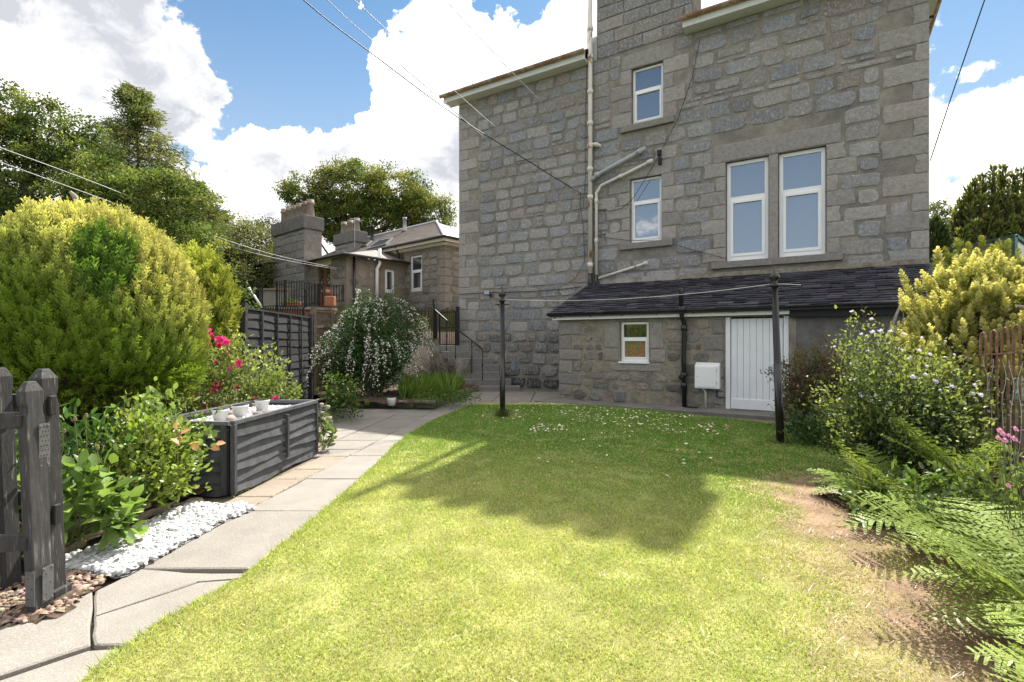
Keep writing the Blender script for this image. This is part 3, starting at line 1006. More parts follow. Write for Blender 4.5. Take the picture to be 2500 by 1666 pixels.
# ---- eaves: fascia, soffit, gutter with brackets, hipped roof
def eaves(a0, a1):
    D0 = HOUSE_D - .36
    mb = MB()
    mb.wbox(a0, a1, D0, D0 + .03, EAVE - .02, EAVE + .20)
    mb.build("fascia", M['soffit'], house)
    MB().wbox(a0, a1, D0 + .03, HOUSE_D + .05, EAVE - .02, EAVE + .02).build("soffit", M['soffit'], house)
    g = MB()
    n = 10
    b0 = D0 - .07
    for a in (a0 - .12, a1):
        pass
    ring = [(b0 + .075 * math.cos(math.pi + math.pi * i / n), EAVE + .205 + .075 * math.sin(math.pi + math.pi * i / n)) for i in range(n + 1)]
    ring += [(b0 + .06 * math.cos(2 * math.pi - math.pi * i / n), EAVE + .205 + .06 * math.sin(2 * math.pi - math.pi * i / n)) for i in range(n + 1)]
    k = len(ring)
    vs = [W(a0 - .08, d, z) for d, z in ring] + [W(a1 + .03, d, z) for d, z in ring]
    g.add(vs, [(i, (i + 1) % k, k + (i + 1) % k, k + i) for i in range(k)])
    g.build("gutter", M['gutter'], house)
    a = a0 + .35
    while a < a1:
        MB().tube([W(a, b0 + .085 * math.cos(t), EAVE + .205 + .085 * math.sin(t)) for t in [math.pi * (1 + q / 6) for q in range(7)]], .013, 5).build("gutter_bracket", M['gutter'], house)
        a += .95
eaves(A_LEFT - .38, CH[0] - .22)
eaves(CH[1] - .18, A_RIGHT + .38)
# right-hand side gutter
mb = MB()
mb.wbox(A_RIGHT + .02, A_RIGHT + .38, HOUSE_D - .36, BACK, EAVE - .02, EAVE + .02)
mb.wbox(A_RIGHT + .35, A_RIGHT + .38, HOUSE_D - .36, BACK, EAVE + .02, EAVE + .20)
mb.build("side_soffit", M['soffit'], house)
MB().tube([W(A_RIGHT + .45, HOUSE_D - .4, EAVE + .17), W(A_RIGHT + .45, BACK, EAVE + .17)], .07, 10).build("side_gutter", M['gutter'], house)
MB().wbox(A_RIGHT + .0, A_RIGHT + .10, HOUSE_D + .15, HOUSE_D + .19, 8.27, 8.31).build("bracket", M['iron'], house)
r0, r1, rb0, rb1 = A_LEFT - .38, A_RIGHT + .38, HOUSE_D - .36, BACK + .36
rz, rr = EAVE + .24, EAVE + .24 + 2.6
hm = (rb0 + rb1) / 2
mb = MB()
kz = (rr - rz) / (hm - rb0)
nd = HOUSE_D + .03
nz_ = rz + kz * (nd - rb0)
mb.add([W(r0, rb0, rz), W(CH[0] - .22, rb0, rz), W(CH[0] - .22, nd, nz_), W(CH[1] - .18, nd, nz_), W(CH[1] - .18, rb0, rz), W(r1, rb0, rz), W(r1 - 4.3, hm, rr), W(r0 + 4.3, hm, rr)], [tuple(range(8))], (1, 1, 1))
mb.add([W(r0, rb0, rz), W(r1, rb0, rz), W(r1, rb1, rz), W(r0, rb1, rz), W(r0 + 4.3, hm, rr), W(r1 - 4.3, hm, rr)],
       [(1, 2, 5), (2, 3, 4, 5), (3, 0, 4)], (1, 1, 1))
mb.build("roof", M['roof_far'], house)

# ---- windows
def window(parent, frame, r, split=.36, fw=.07, sash=.05, glass='glass', mat='upvc', inset=.09, sash_low=True):
    """white plastic window: outer frame, transom, opening sash below, panes as sub-parts"""
    a0, a1, z0, z1 = r[0] + .012, r[1] - .012, r[2] + .004, r[3] - .012
    w = MB()
    fr = lambda a, z, p: frame(a, z, p)
    def bar(m, x0, x1, y0, y1, p0, p1):
        m.hexa([fr(x0, y0, p1), fr(x1, y0, p1), fr(x1, y0, p0), fr(x0, y0, p0), fr(x0, y1, p1), fr(x1, y1, p1), fr(x1, y1, p0), fr(x0, y1, p0)])
    zs = z1 - (z1 - z0) * split
    p0, p1 = -inset - .06, -inset
    bar(w, a0, a0 + fw, z0, z1, p0, p1); bar(w, a1 - fw, a1, z0, z1, p0, p1)
    bar(w, a0 + fw, a1 - fw, z1 - fw, z1, p0, p1); bar(w, a0 + fw, a1 - fw, z0, z0 + fw * 1.5, p0, p1)
    bar(w, a0 + fw, a1 - fw, zs - fw * .6, zs + fw * .6, p0, p1)
    o = w.build("window", M[mat], parent, bevel=.006)
    s = MB()
    b0, b1, c0, c1 = a0 + fw * .9, a1 - fw * .9, z0 + fw * 1.4, zs - fw * .5
    q0, q1 = p0 + .01, p1 + .016
    bar(s, b0, b0 + sash, c0, c1, q0, q1); bar(s, b1 - sash, b1, c0, c1, q0, q1)
    bar(s, b0 + sash, b1 - sash, c1 - sash, c1, q0, q1); bar(s, b0 + sash, b1 - sash, c0, c0 + sash, q0, q1)
    s.build("sash", M[mat], o, bevel=.005)
    g = MB(); gp = p0 + .03
    g.add([fr(a0 + fw * .8, zs, gp), fr(a1 - fw * .8, zs, gp), fr(a1 - fw * .8, z1 - fw * .8, gp), fr(a0 + fw * .8, z1 - fw * .8, gp)], [(0, 1, 2, 3)])
    g.build("upper_pane", M[glass], o)
    g = MB()
    g.add([fr(b0 + sash * .8, c0 + sash * .8, gp), fr(b1 - sash * .8, c0 + sash * .8, gp), fr(b1 - sash * .8, c1 - sash * .8, gp), fr(b0 + sash * .8, c1 - sash * .8, gp)], [(0, 1, 2, 3)])
    g.build("lower_pane", M[glass], o)
    return o
window(house, FW, R_top, .40, .06, .05)
window(house, FW, R_mid, .36, .06, .05)
window(house, FW, R_big1, .37, .085, .07)
window(house, FW, R_big2, .37, .085, .07)

# ---- pipes on the wall
def wp(px, py, out=.1):
    a, z = wall_px(px, py, HOUSE_D - out)
    return W(a, HOUSE_D - out, z)
def pipe(name, pts, r, mat, collars=(), parent=None):
    pts = [Vector(p) for p in pts]
    o = MB().tube(pts, r, 12).build(name, M[mat], parent or house, True)
    for u, dirv in collars:
        c = Vector(u); d = Vector(dirv).normalized()
        MB().tube([c - d * .06, c - d * .055, c + d * .055, c + d * .06], [r * 1.15, r * 1.38, r * 1.38, r * 1.15], 12).build("pipe_collar", M[mat], o, True)
    return o
UP = (0, 0, 1)
aP = wall_px(1441, 500, HOUSE_D - .11)[0]
base_z, top_z = 3.35, 13.4
VP = lambda z, a=aP: W(a, HOUSE_D - .11, z)
pipe("soil_pipe", [VP(base_z), VP(top_z)], .062, 'pipe', [(VP(z), UP) for z in (3.62, 5.55, 6.35, 7.0, 7.65, 8.55, 9.55, 10.35)])
pipe("pipe_boot", [VP(2.85), VP(3.38)], .068, 'black')
aQ = wall_px(1456, 600, HOUSE_D - .1)[0]
QP = lambda z: W(aQ, HOUSE_D - .1, z)
zq = wall_px(1456, 465, HOUSE_D - .1)[1]
pipe("waste_pipe", [QP(3.3), QP(zq - .25), QP(zq - .08), wp(1468, 453), wp(1530, 424), wp(1594, 391)], .04, 'pipe', [(QP(4.3), UP), (QP(zq - .3), UP), (wp(1515, 431), wp(1594, 391) - wp(1468, 453)), (wp(1585, 395.5), wp(1594, 391) - wp(1468, 453))])
pipe("pipe_boot", [QP(2.9), QP(3.33)], .05, 'black')
d1 = wp(1575, 362) - wp(1462, 424)
pipe("branch_pipe", [wp(1443, 442, .12), wp(1452, 433, .12), wp(1464, 424, .12), wp(1576, 362, .12)], .055, 'pipe_grey', [(wp(1458, 427, .12), d1), (wp(1561, 370.5, .12), d1)])
pipe("branch_pipe", [wp(1444, 352), wp(1458, 354), wp(1467, 357)], .045, 'pipe', [(wp(1456, 353.5), wp(1467, 357) - wp(1444, 352))])
pipe("overflow_pipe", [wp(1462, 680), wp(1580, 642)], .035, 'pipe', [(wp(1576, 643.3), wp(1580, 642) - wp(1462, 680))])
# cables run over the wall
def cable(pts, r=.008, name="wall_cable", mat='wire', out=.05):
    return MB().tube([wp(x, y, out) for x, y in pts], r, 5).build(name, M[mat], house)
cable([(1121, 719), (1180, 715), (1300, 712), (1385, 705), (1420, 700)], .011)
cable([(1418, 474), (1416, 500), (1425, 560), (1427, 640), (1405, 680), (1372, 700)], .007)
cable([(1436, 20), (1428, 348), (1430, 420), (1424, 505)], .006)
cable([(1710, 95), (1706, 108), (1690, 190), (1655, 290), (1606, 385), (1580, 430), (1545, 485), (1520, 508), (1490, 516), (1440, 510)], .008)
cable([(1462, 578), (1530, 587), (1615, 588), (1690, 610), (1775, 632)], .006)
# little black junction boxes
mb = MB()
a_, z_ = wall_px(1611, 378, HOUSE_D)
mb.wbox(a_ - .05, a_ + .05, HOUSE_D - .09, HOUSE_D - .01, z_ - .03, z_ + .10)
mb.wbox(a_ - .02, a_ + .06, HOUSE_D - .09, HOUSE_D - .01, z_ - .28, z_ - .10)
mb.tube([W(a_, HOUSE_D - .05, z_ + .05), W(a_ + .02, HOUSE_D - .05, z_ - .2)], .015, 6)
mb.build("cable_box", M['black_dull'], house)
# vent grille low on the wall
a_, z_ = wall_px(1256, 892, HOUSE_D)
MB().wbox(a_ - .07, a_ + .07, HOUSE_D - .05, HOUSE_D - .02, z_ - .16, z_ + .16).build("air_vent", surf('blue_grey_vent', (.16, .21, .25), .5), house)
# mortar fillet above the lean-to roof, patched white
MB().wbox(-5.5, -3.4, HOUSE_D - .045, HOUSE_D + .0, 3.0, 3.20).build("flashing", surf('lime_patch', (.34, .32, .29), .9, .1, 4, .2, .01, 30, col2=(.22, .20, .17), scale2=3), house)
MB().wbox(-3.4, A_RIGHT - .02, HOUSE_D - .05, HOUSE_D + .0, 3.0, 3.17).build("flashing", M['mortar_rubble'], house)

# ================================================================== lean-to outbuilding
shed = thing("stone_outbuilding", "low stone lean-to outbuilding with dark slate roof and white plank door", "outbuilding", W(-2, OUT_D + 1, 0))
SL, SR = -5.66, 1.72
FO = wall_frame(OUT_D)
def out_px(px, py):
    return wall_px(px, py, OUT_D)
DR = (out_px(1770, 900)[0], out_px(1927, 900)[0], 0.0, 1.93)
WN = px_rect([(1514, 786), (1584, 784), (1513, 884), (1584, 884)], OUT_D)
WALL_TOP = 1.98
HARL_A = DR[1] + .02
mb = MB()
pierced_wall(mb, FO, SL, HARL_A, -0.05, WALL_TOP, [WN, DR], .12)
mb.build("wall", M['mortar_rubble'], shed)
MB().add([W(SL, OUT_D, -.05), W(SL, HOUSE_D, -.05), W(SL, HOUSE_D, 3.0), W(SL, OUT_D, WALL_TOP)], [(0, 1, 2, 3)]).build("end_wall", M['mortar_rubble'], shed)
mb = MB()
mb.wbox(HARL_A, SR, OUT_D - .02, OUT_D + .2, -.05, WALL_TOP)
mb.add([W(SR, OUT_D, -.05), W(SR, HOUSE_D, -.05), W(SR, HOUSE_D, 3.0), W(SR, OUT_D, WALL_TOP)], [(0, 1, 2, 3)])
mb.build("roughcast_wall", M['harl'], shed)
MB().wbox(DR[1], HARL_A + .1, OUT_D - .03, OUT_D + .1, 0, WALL_TOP - .02).build("door_jamb", M['mortar_rubble'], shed)
# stones of the front wall: squared ones at the corner and openings, wild rubble between
fr_rng = random.Random(91)
sb = []
z, k = 0.12, 0
while z < WALL_TOP - .1:
    h = min(fr_rng.uniform(.26, .34), WALL_TOP - z)
    sb.append((SL + .0, SL + (.62 if k % 2 else .36), z, z + h))
    sb.append((DR[0] - (.26 if k % 2 else .42), DR[0] - .02, z, z + h))
    z += h; k += 1
for z0, z1 in ((WN[2], WN[2] + .3), (WN[2] + .3, WN[3])):
    sb.append((WN[0] - fr_rng.uniform(.28, .42), WN[0] - .02, z0, z1))
    sb.append((WN[1] + .02, WN[1] + fr_rng.uniform(.28, .5), z0, z1))
sb.append((WN[0] - .25, WN[1] + .3, WN[2] - .22, WN[2] - .02))
def shed_sq(rng):
    c = rng.choice([(.25, .235, .212), (.27, .255, .235), (.225, .213, .20), (.24, .22, .20)])
    return shade(c, rng, .88, 1.1)
for b in sb:
    mb = MB()
    stone_piece(mb, FO, rough_poly(b[0] + .012, b[1] - .012, b[2] + .012, b[3] - .012, fr_rng, .16), shed_sq(fr_rng), .018, fr_rng)
    mb.build("corner_stone", M['ashlar'], shed)
def shed_col(rng):
    c = rng.choice([(.24, .225, .20), (.20, .19, .175), (.15, .143, .135), (.225, .20, .168), (.18, .172, .165), (.25, .23, .20), (.115, .11, .105)])
    return shade(c, rng, .85, 1.12)
rubble(shed, FO, SL + .02, DR[0] - .03, 0.02, WALL_TOP - .03, sb + [WN], fr_rng, row=(.15, .30), wid=(.2, .55), gap=.06, limit=170, prot=.016, colf=shed_col, cut=.55, skip=.17, mat='rubble')
# door: frame, planks, rail
mb = MB()
jw = .10
DT = DR[3]
mb.wbox(DR[0] + .01, DR[0] + jw, OUT_D - .005, OUT_D + .08, .03, DT)
mb.wbox(DR[1] - jw, DR[1] - .005, OUT_D - .005, OUT_D + .08, .03, DT)
mb.build("door_frame", M['white_door'], shed, bevel=.006)
door = MB().wbox(DR[0] + jw + .01, DR[1] - jw - .01, OUT_D + .055, OUT_D + .07, .05, DT - .03).build("door", M['white_door'], shed)
npl = 8
pw = (DR[1] - DR[0] - 2 * jw - .02) / npl
for i in range(npl):
    x = DR[0] + jw + .01 + i * pw
    MB().wbox(x + .003, x + pw - .003, OUT_D + .03, OUT_D + .056, .25, DT - .03 - .002 * (i % 3)).build("plank", M['white_door'], door, bevel=.004)
MB().wbox(DR[0] + jw + .01, DR[1] - jw - .01, OUT_D + .012, OUT_D + .056, .05, .255).build("bottom_rail", M['white_door'], door, bevel=.006)
MB().wbox(DR[0] - .01, DR[1] + .01, OUT_D - .06, OUT_D + .1, .0, .045).build("door_step", M['kerb'], shed)
# window with the flower print behind its lower pane
sw = window(shed, FO, WN, .42, .055, .03, 'glass_green', 'upvc', .06)
m, N, L = new_mat('flower_print_blind')
out = N.new('ShaderNodeOutputMaterial'); bs = N.new('ShaderNodeBsdfPrincipled'); L.new(bs.outputs[0], out.inputs[0])
tc = N.new('ShaderNodeTexCoord'); vo = N.new('ShaderNodeTexVoronoi'); vo.inputs['Scale'].default_value = 15
nz = N.new('ShaderNodeTexNoise'); nz.inputs['Scale'].default_value = 42
mix1 = N.new('ShaderNodeMix'); mix1.data_type = 'RGBA'; mix1.inputs[6].default_value = (.06, .11, .025, 1); mix1.inputs[7].default_value = (.24, .23, .08, 1)
L.new(tc.outputs['Object'], vo.inputs['Vector']); L.new(tc.outputs['Object'], nz.inputs['Vector']); L.new(nz.outputs['Fac'], mix1.inputs[0])
ad = N.new('ShaderNodeMath'); ad.operation = 'MULTIPLY_ADD'; L.new(nz.outputs['Fac'], ad.inputs[0]); ad.inputs[1].default_value = .5; L.new(vo.outputs['Distance'], ad.inputs[2])
rg = N.new('ShaderNodeMapRange'); L.new(ad.outputs[0], rg.inputs[0]); rg.inputs[1].default_value = .54; rg.inputs[2].default_value = .60; rg.inputs[3].default_value = 1; rg.inputs[4].default_value = 0
mix2 = N.new('ShaderNodeMix'); mix2.data_type = 'RGBA'; L.new(rg.outputs[0], mix2.inputs[0]); L.new(mix1.outputs[2], mix2.inputs[6]); mix2.inputs[7].default_value = (.62, .08, .11, 1)
L.new(mix2.outputs[2], bs.inputs['Base Color']); bs.inputs['Roughness'].default_value = .25
M['print'] = m
a0, a1, z0, z1 = WN
MB().wbox(a0 + .09, a1 - .09, OUT_D + .082, OUT_D + .088, z0 + .10, z0 + (z1 - z0) * .575 - .03).build("flower_print", M['print'], sw)
MB().wbox(a0 - .02, a1 + .02, OUT_D - .05, OUT_D + .06, z0 - .035, z0 + .003).build("window_sill", M['upvc'], shed, bevel=.006)
# fascia boards, gutter, brackets
FD = OUT_D - .10
fa0 = wall_px(1349, 776, FD)[0]
FZ0, FZ1 = 1.96, 2.085
MB().wbox(fa0, DR[1] + .01, FD - .02, FD, FZ0, FZ1).build("fascia", M['white_paint'], shed, bevel=.004)
MB().wbox(DR[1] + .012, SR + .2, FD - .03, FD + .04, FZ0 - .06, FZ1 + .02).build("black_fascia", M['black_dull'], shed)
MB().wbox(fa0, SR + .1, FD + .002, OUT_D + .03, FZ0 + .02, FZ0 + .04).build("soffit", M['black_dull'], shed)
MB().tube([W(-5.9, FD - .065, 2.10), W(DR[1], FD - .065, 2.105), W(SR + .2, FD - .065, 2.115)], .045, 8).build("gutter", M['black'], shed, True)
for i in range(7):
    a = -5.55 + i * .78
    MB().wbox(a - .012, a + .012, FD - .07, FD - .022, 2.02, 2.07).build("gutter_bracket", M['black'], shed)
m_n = MB()
a_, z_ = wall_px(1355, 773, FD - .02)
m_n.wbox(a_ - .035, a_ - .012, FD - .026, FD - .0215, 2.0, 2.045); m_n.wbox(a_ + .005, a_ + .02, FD - .026, FD - .0215, 1.995, 2.04)
m_n.build("fascia_clip", M['black_dull'], shed)
# slate roof
R0 = (HOUSE_D - .015, 3.065)
RE = (OUT_D - .20, 2.10)
run, rise = R0[0] - RE[0], R0[1] - RE[1]
sl = math.hypot(run, rise)
RA0, RA1 = -5.86, SR + .16
def roofp(a, u, lift=0.0):
    """u metres up the slope"""
    return W(a, RE[0] + run * u / sl - lift * rise / sl, RE[1] + rise * u / sl + lift * run / sl)
mb = MB()
c = [roofp(RA0 + .02, 0, -.02), roofp(RA1 - .02, 0, -.02), roofp(RA1 - .02, sl, -.02), roofp(RA0 + .02, sl, -.02)]
mb.hexa([q - Vector((0, 0, .05)) for q in c] + c)
mb.build("roof_boarding", M['black_dull'], shed)
slate_rng = random.Random(8)
rows_n = 17
exp = sl / rows_n
slates = []
for r in range(rows_n):
    x = RA0 - slate_rng.uniform(0, .1)
    while x < RA1:
        w = slate_rng.uniform(.17, .34)
        s0, s1 = max(x, RA0 + slate_rng.uniform(-.015, .015)), min(x + w, RA1 + slate_rng.uniform(-.015, .015))
        if s1 - s0 > .05:
            slates.append((r, s0, s1))
        x += w
slates.sort(key=lambda s: s[0] - .15 * s[1])
def slate_geo(mb, r, x0, x1):
    u0 = r * exp - .012 + slate_rng.uniform(-.012, .012)
    u1 = min((r + 1) * exp + .06, sl)
    t = slate_rng.uniform(.010, .020)
    j = lambda s: slate_rng.uniform(-s, s)
    k = slate_rng.uniform(.55, 1.7)
    base = slate_rng.choice([(.036, .037, .050), (.030, .031, .044), (.045, .045, .056), (.042, .034, .052), (.058, .058, .068)])
    c = tuple(q * k for q in base)
    d = slate_rng.uniform(0, .012)
    lo = [(x0 + .004, u0 + j(.010)), ((x0 + x1) / 2, u0 + j(.006)), (x1 - .004, u0 + j(.010) + (d if slate_rng.random() < .4 else 0))]
    up = [(x0 + .004, u1), ((x0 + x1) / 2, u1), (x1 - .004, u1)]
    l0, l1 = .022 + t + j(.009), .004
    v = [roofp(a, u, l0) for a, u in lo] + [roofp(a, u, l1) for a, u in up] + [roofp(a, u, l0 - t - .004) for a, u in lo]
    mb.add(v, [(0, 1, 4, 3), (1, 2, 5, 4), (6, 7, 1, 0), (7, 8, 2, 1), (6, 0, 3), (8, 5, 2)], c)
for s in slates[:300]:
    mb = MB(); slate_geo(mb, *s); mb.build("slate", M['slate'], shed)
mb = MB()
for s in slates[300:]:
    slate_geo(mb, *s)
o = mb.build("upper_slates", M['slate'], shed); o['kind'] = 'stuff'
# black downpipe with swan neck
def op(px, py, out):
    a, z = wall_px(px, py, OUT_D - out)
    return W(a, OUT_D - out, z)
xd = 1670
dp = [op(1664, 752, .16), op(1664, 766, .16), op(1665, 776, .13), op(1670, 786, .08), op(1671, 798, .07), op(1669, 880, .07), op(1671, 1000, .07)]
pipe("downpipe", dp, .05, 'black', [(op(1670, 802, .07), UP), (op(1669.5, 917, .07), UP), (op(1670, 942, .07), UP)], shed)
pipe("vent_pipe", [op(1663, 748, .22), op(1662.5, 708, .22), op(1662, 704, .22)], .05, 'black', [(op(1664, 756, .2), UP)], shed)
pipe("pipe_stub", [op(1668, 922, .07), op(1660, 922, .13)], .05, 'black', [], shed)
# drain and the small pipes under the meter box
MB().wbox(*[out_px(1676, 1008)[0], out_px(1706, 1008)[0]], OUT_D - .22, OUT_D - .04, .03, .05).build("drain_cover", M['black_dull'], shed)

# meter box
ma0, ma1 = out_px(1700, 900)[0], out_px(1759, 900)[0]
mz0, mz1 = out_px(1730, 948)[1], out_px(1730, 885)[1]
meter = thing("meter_box", "white meter cupboard fixed to the outbuilding wall beside the white plank door", "meter box", W((ma0 + ma1) / 2, OUT_D, mz0))
mb = MB()
mb.hexa([W(ma0, OUT_D - .17, mz0), W(ma1, OUT_D - .17, mz0), W(ma1, OUT_D + .0, mz0), W(ma0, OUT_D + .0, mz0),
         W(ma0, OUT_D - .17, mz1 - .06), W(ma1, OUT_D - .17, mz1 - .06), W(ma1, OUT_D, mz1), W(ma0, OUT_D, mz1)])
mb.build("cabinet", M['upvc'], meter, bevel=.012)
MB().wbox(ma0 + .035, ma1 - .05, OUT_D - .181, OUT_D - .168, mz0 + .035, mz1 - .09).build("door", M['upvc'], meter, bevel=.004)
MB().tube([W(ma0 + .06, OUT_D - .186, (mz0 + mz1) / 2 - .02), W(ma0 + .06, OUT_D - .178, (mz0 + mz1) / 2 - .02)], .008, 8).build("lock", M['black'], meter)
for q in (.1, .36):
    MB().wbox(ma1 - .05, ma1 - .04, OUT_D - .183, OUT_D - .17, mz0 + q, mz0 + q + .05).build("hinge", M['pipe_grey'], meter)
MB().tube([W(ma0 + .13, OUT_D - .08, mz0), W(ma0 + .19, OUT_D - .07, mz0 - .05), W(ma0 + .2, OUT_D - .06, mz0 - .1), W(ma0 + .2, OUT_D - .06, .03)], .022, 8).build("supply_pipe", M['pipe'], meter, True)
MB().tube([W(ma1 - .06, OUT_D - .05, mz0), W(ma1 - .06, OUT_D - .05, mz0 - .17), W(ma1 + .08, OUT_D - .05, mz0 - .18)], .014, 6).build("cable", M['black_dull'], meter)
# ================================================================== neighbouring cottage beyond the fence
CL = Vector((-1450, 1250, 0)).normalized()        # along its long front, away to the left
CR = Vector((1078, 1250, 0)).normalized()         # along its side, away to the right
CC = Vector((-3.3, 25.0, 0))                      # near corner
cot = thing("stone_cottage", "single storey grey stone cottage with brown slate roof, skylights and clustered chimney pots", "cottage", CC + Vector((0, 0, 3)))
def cp(s, t, z):
    return CC + CL * s + CR * t + Vector((0, 0, z))
CE, CZ = 6.42, 2.6                                # eave height, base
def along(px, o, d):
    """distance along d from o at which a point shows in a photo column"""
    r = (px - CX) / F
    return (r * o.y - o.x) / (d.x - r * d.y)
J = cp(along(990, CC, CL), 0, 0)
tK = along(846, J, -CR)
K = J - CR * tK
def kp(s, t, z):
    return K + CL * s + CR * t + Vector((0, 0, z))
def face_frame(o, d):
    n = Vector((d.y, -d.x, 0))
    if n.dot(Vector((0, 0, 0)) - o) < 0:
        n = -n
    return lambda x, z, p: o + d * x + n * p + Vector((0, 0, z))
f_main_l, f_main_r = face_frame(CC, CL), face_frame(CC, CR)
f_por_r, f_por_l = face_frame(K, CR), face_frame(K, CL)
def zrow(py, pt):
    return H - (py - HY) / F * pt.y
sw0, sw1 = along(1030, CC, CL), along(1002, CC, CL)
w_main = (sw0, sw1, zrow(712, cp((sw0 + sw1) / 2, 0, 0)), zrow(624, cp((sw0 + sw1) / 2, 0, 0)))
sw0, sw1 = along(940, K, CR), along(964, K, CR)
w_por = (sw0, sw1, zrow(715, K + CR * sw0), zrow(657, K + CR * sw0))
sd0, sd1 = along(806, K, CL), along(775, K, CL)
d_por = (sd0, sd1, 3.05, zrow(647, K + CL * sd0))
PE = 5.55
sCh0, sCh1 = along(755, K, CL), along(679, K, CL)
sAn = along(606, K, CL)
w_an0, w_an1 = along(667, K, CL), along(655, K, CL)
w_an = (w_an0, w_an1, 4.4, 5.45)
mb = MB()
pierced_wall(mb, f_main_l, 0, 3.2, CZ, CE, [w_main], .15)
pierced_wall(mb, f_main_r, 0, 7.0, CZ, CE, [], .15)
pierced_wall(mb, f_por_r, 0, tK + .2, CZ, PE, [w_por], .15)
pierced_wall(mb, f_por_l, 0, sCh0, CZ, PE, [d_por], .15)
mb2 = MB()
pierced_wall(mb2, f_por_l, sCh1, sAn, CZ, PE + .35, [w_an], .15)
mb2.add([kp(sAn, 0, CZ), kp(sAn, 5, CZ), kp(sAn, 5, PE + .35), kp(sAn, 0, PE + .35)], [(0, 1, 2, 3)])
M['cot_mortar'] = surf('cottage_mortar', (.235, .20, .165), .9, .1, 2, .2, .02, 20)
mb.build("wall", M['cot_mortar'], cot)
mb2.build("annex_wall", M['cot_mortar'], cot)
cr_ = random.Random(15)
def cot_col(r):
    c = r.choice([(.215, .19, .165), (.17, .16, .15), (.23, .20, .175), (.13, .125, .12), (.20, .175, .155), (.24, .21, .185)])
    return shade(c, r, .88, 1.12)
rubble(cot, f_main_l, .45, 3.1, 3.0, CE - .05, [w_main], cr_, row=(.3, .45), wid=(.4, .8), gap=.09, limit=70, prot=.03, colf=cot_col, cut=.5)
rubble(cot, f_main_r, .45, 4.5, 3.0, CE - .05, [], cr_, row=(.3, .45), wid=(.4, .8), gap=.10, limit=70, prot=.03, colf=cot_col, cut=.55)
rubble(cot, f_por_r, .1, tK, 3.0, PE - .05, [(w_por[0] - .2, w_por[1] + .2, w_por[2] - .2, w_por[3] + .2)], cr_, row=(.3, .45), wid=(.35, .7), gap=.12, limit=80, prot=.025, colf=cot_col, cut=.55, skip=.3)
rubble(cot, f_por_l, .1, sCh0 - .05, 3.0, PE - .05, [(d_por[0] - .15, d_por[1] + .15, 2, 6)], cr_, row=(.3, .4), wid=(.35, .7), gap=.1, limit=40, prot=.025, colf=cot_col, cut=.5)
for z in [3.0 + .42 * i for i in range(8)]:
    w = .5 if int(round((z - 3) / .42)) % 2 else .32
    mb = MB(); stone_piece(mb, f_main_l, rough_poly(.0, .82 - w, z + .01, z + .41, cr_, .1), (.25, .225, .195), .03, cr_); mb.build("quoin", M['ashlar'], cot)
    mb = MB(); stone_piece(mb, f_main_r, rough_poly(.0, w, z + .01, z + .41, cr_, .1), (.25, .225, .195), .03, cr_); mb.build("quoin", M['ashlar'], cot)
window(cot, f_main_l, w_main, .42, .09, .06, 'glass_far', 'upvc', .05)
window(cot, f_por_r, w_por, .0, .09, .06, 'glass_far', 'upvc', .05)
window(cot, f_an := f_por_l, w_an, .0, .09, .05, 'glass_far', 'upvc', .05)
for ff, w in ((f_main_l, w_main), (f_por_r, w_por)):
    mb = MB()
    for i, (u, k) in enumerate(((.08, .26), (.42, .16))):
        x0 = w[0] + (w[1] - w[0]) * (.12 + .5 * i)
        for j in range(4):
            xa = x0 + j * (w[1] - w[0]) * .07
            mb.add([ff(xa, w[2] + .1, -.128 - .01 * (j % 2)), ff(xa + (w[1] - w[0]) * .07, w[2] + .1, -.128 - .01 * ((j + 1) % 2)), ff(xa + (w[1] - w[0]) * .07, w[3] - .75, -.128 - .01 * ((j + 1) % 2)), ff(xa, w[3] - .75, -.128 - .01 * (j % 2))], [(0, 1, 2, 3)])
    mb.build("curtain", surf('grey_curtain', (.24, .26, .29), .9), cot)
# door with two glazed leaves and a basket-like sign hung on the porch
def fbox(mb, fr, x0, x1, z0, z1, p0, p1):
    return mb.hexa([fr(x0, z0, p1), fr(x1, z0, p1), fr(x1, z0, p0), fr(x0, z0, p0), fr(x0, z1, p1), fr(x1, z1, p1), fr(x1, z1, p0), fr(x0, z1, p0)])
x0, x1, z0, z1 = d_por
dm = (x0 + x1) / 2
dr = fbox(MB(), f_por_l, x0, x1, z0, z1, -.14, -.12).build("door", M['varnish'], cot)
for a, b in ((x0, dm - .01), (dm + .01, x1)):
    m2 = MB()
    for q0, q1, w0, w1 in ((a, a + .12, z0, z1), (b - .12, b, z0, z1), (a + .12, b - .12, z0, z0 + .75), (a + .12, b - .12, z1 - .14, z1), (a + .12, b - .12, z0 + .75, z0 + .9)):
        fbox(m2, f_por_l, q0, q1, w0, w1, -.12, -.08)
    m2.build("door_leaf", M['varnish'], dr)
    m3 = MB(); m3.add([f_por_l(a + .1, z0 + .88, -.11), f_por_l(b - .1, z0 + .88, -.11), f_por_l(b - .1, z1 - .12, -.11), f_por_l(a + .1, z1 - .12, -.11)], [(0, 1, 2, 3)])
    m3.build("pane", M['glass_green'], dr)
m2 = MB(); fbox(m2, f_por_l, x0 - .12, x1 + .12, z1, z1 + .42, -.1, .03); m2.build("lintel", M['cream'], cot)
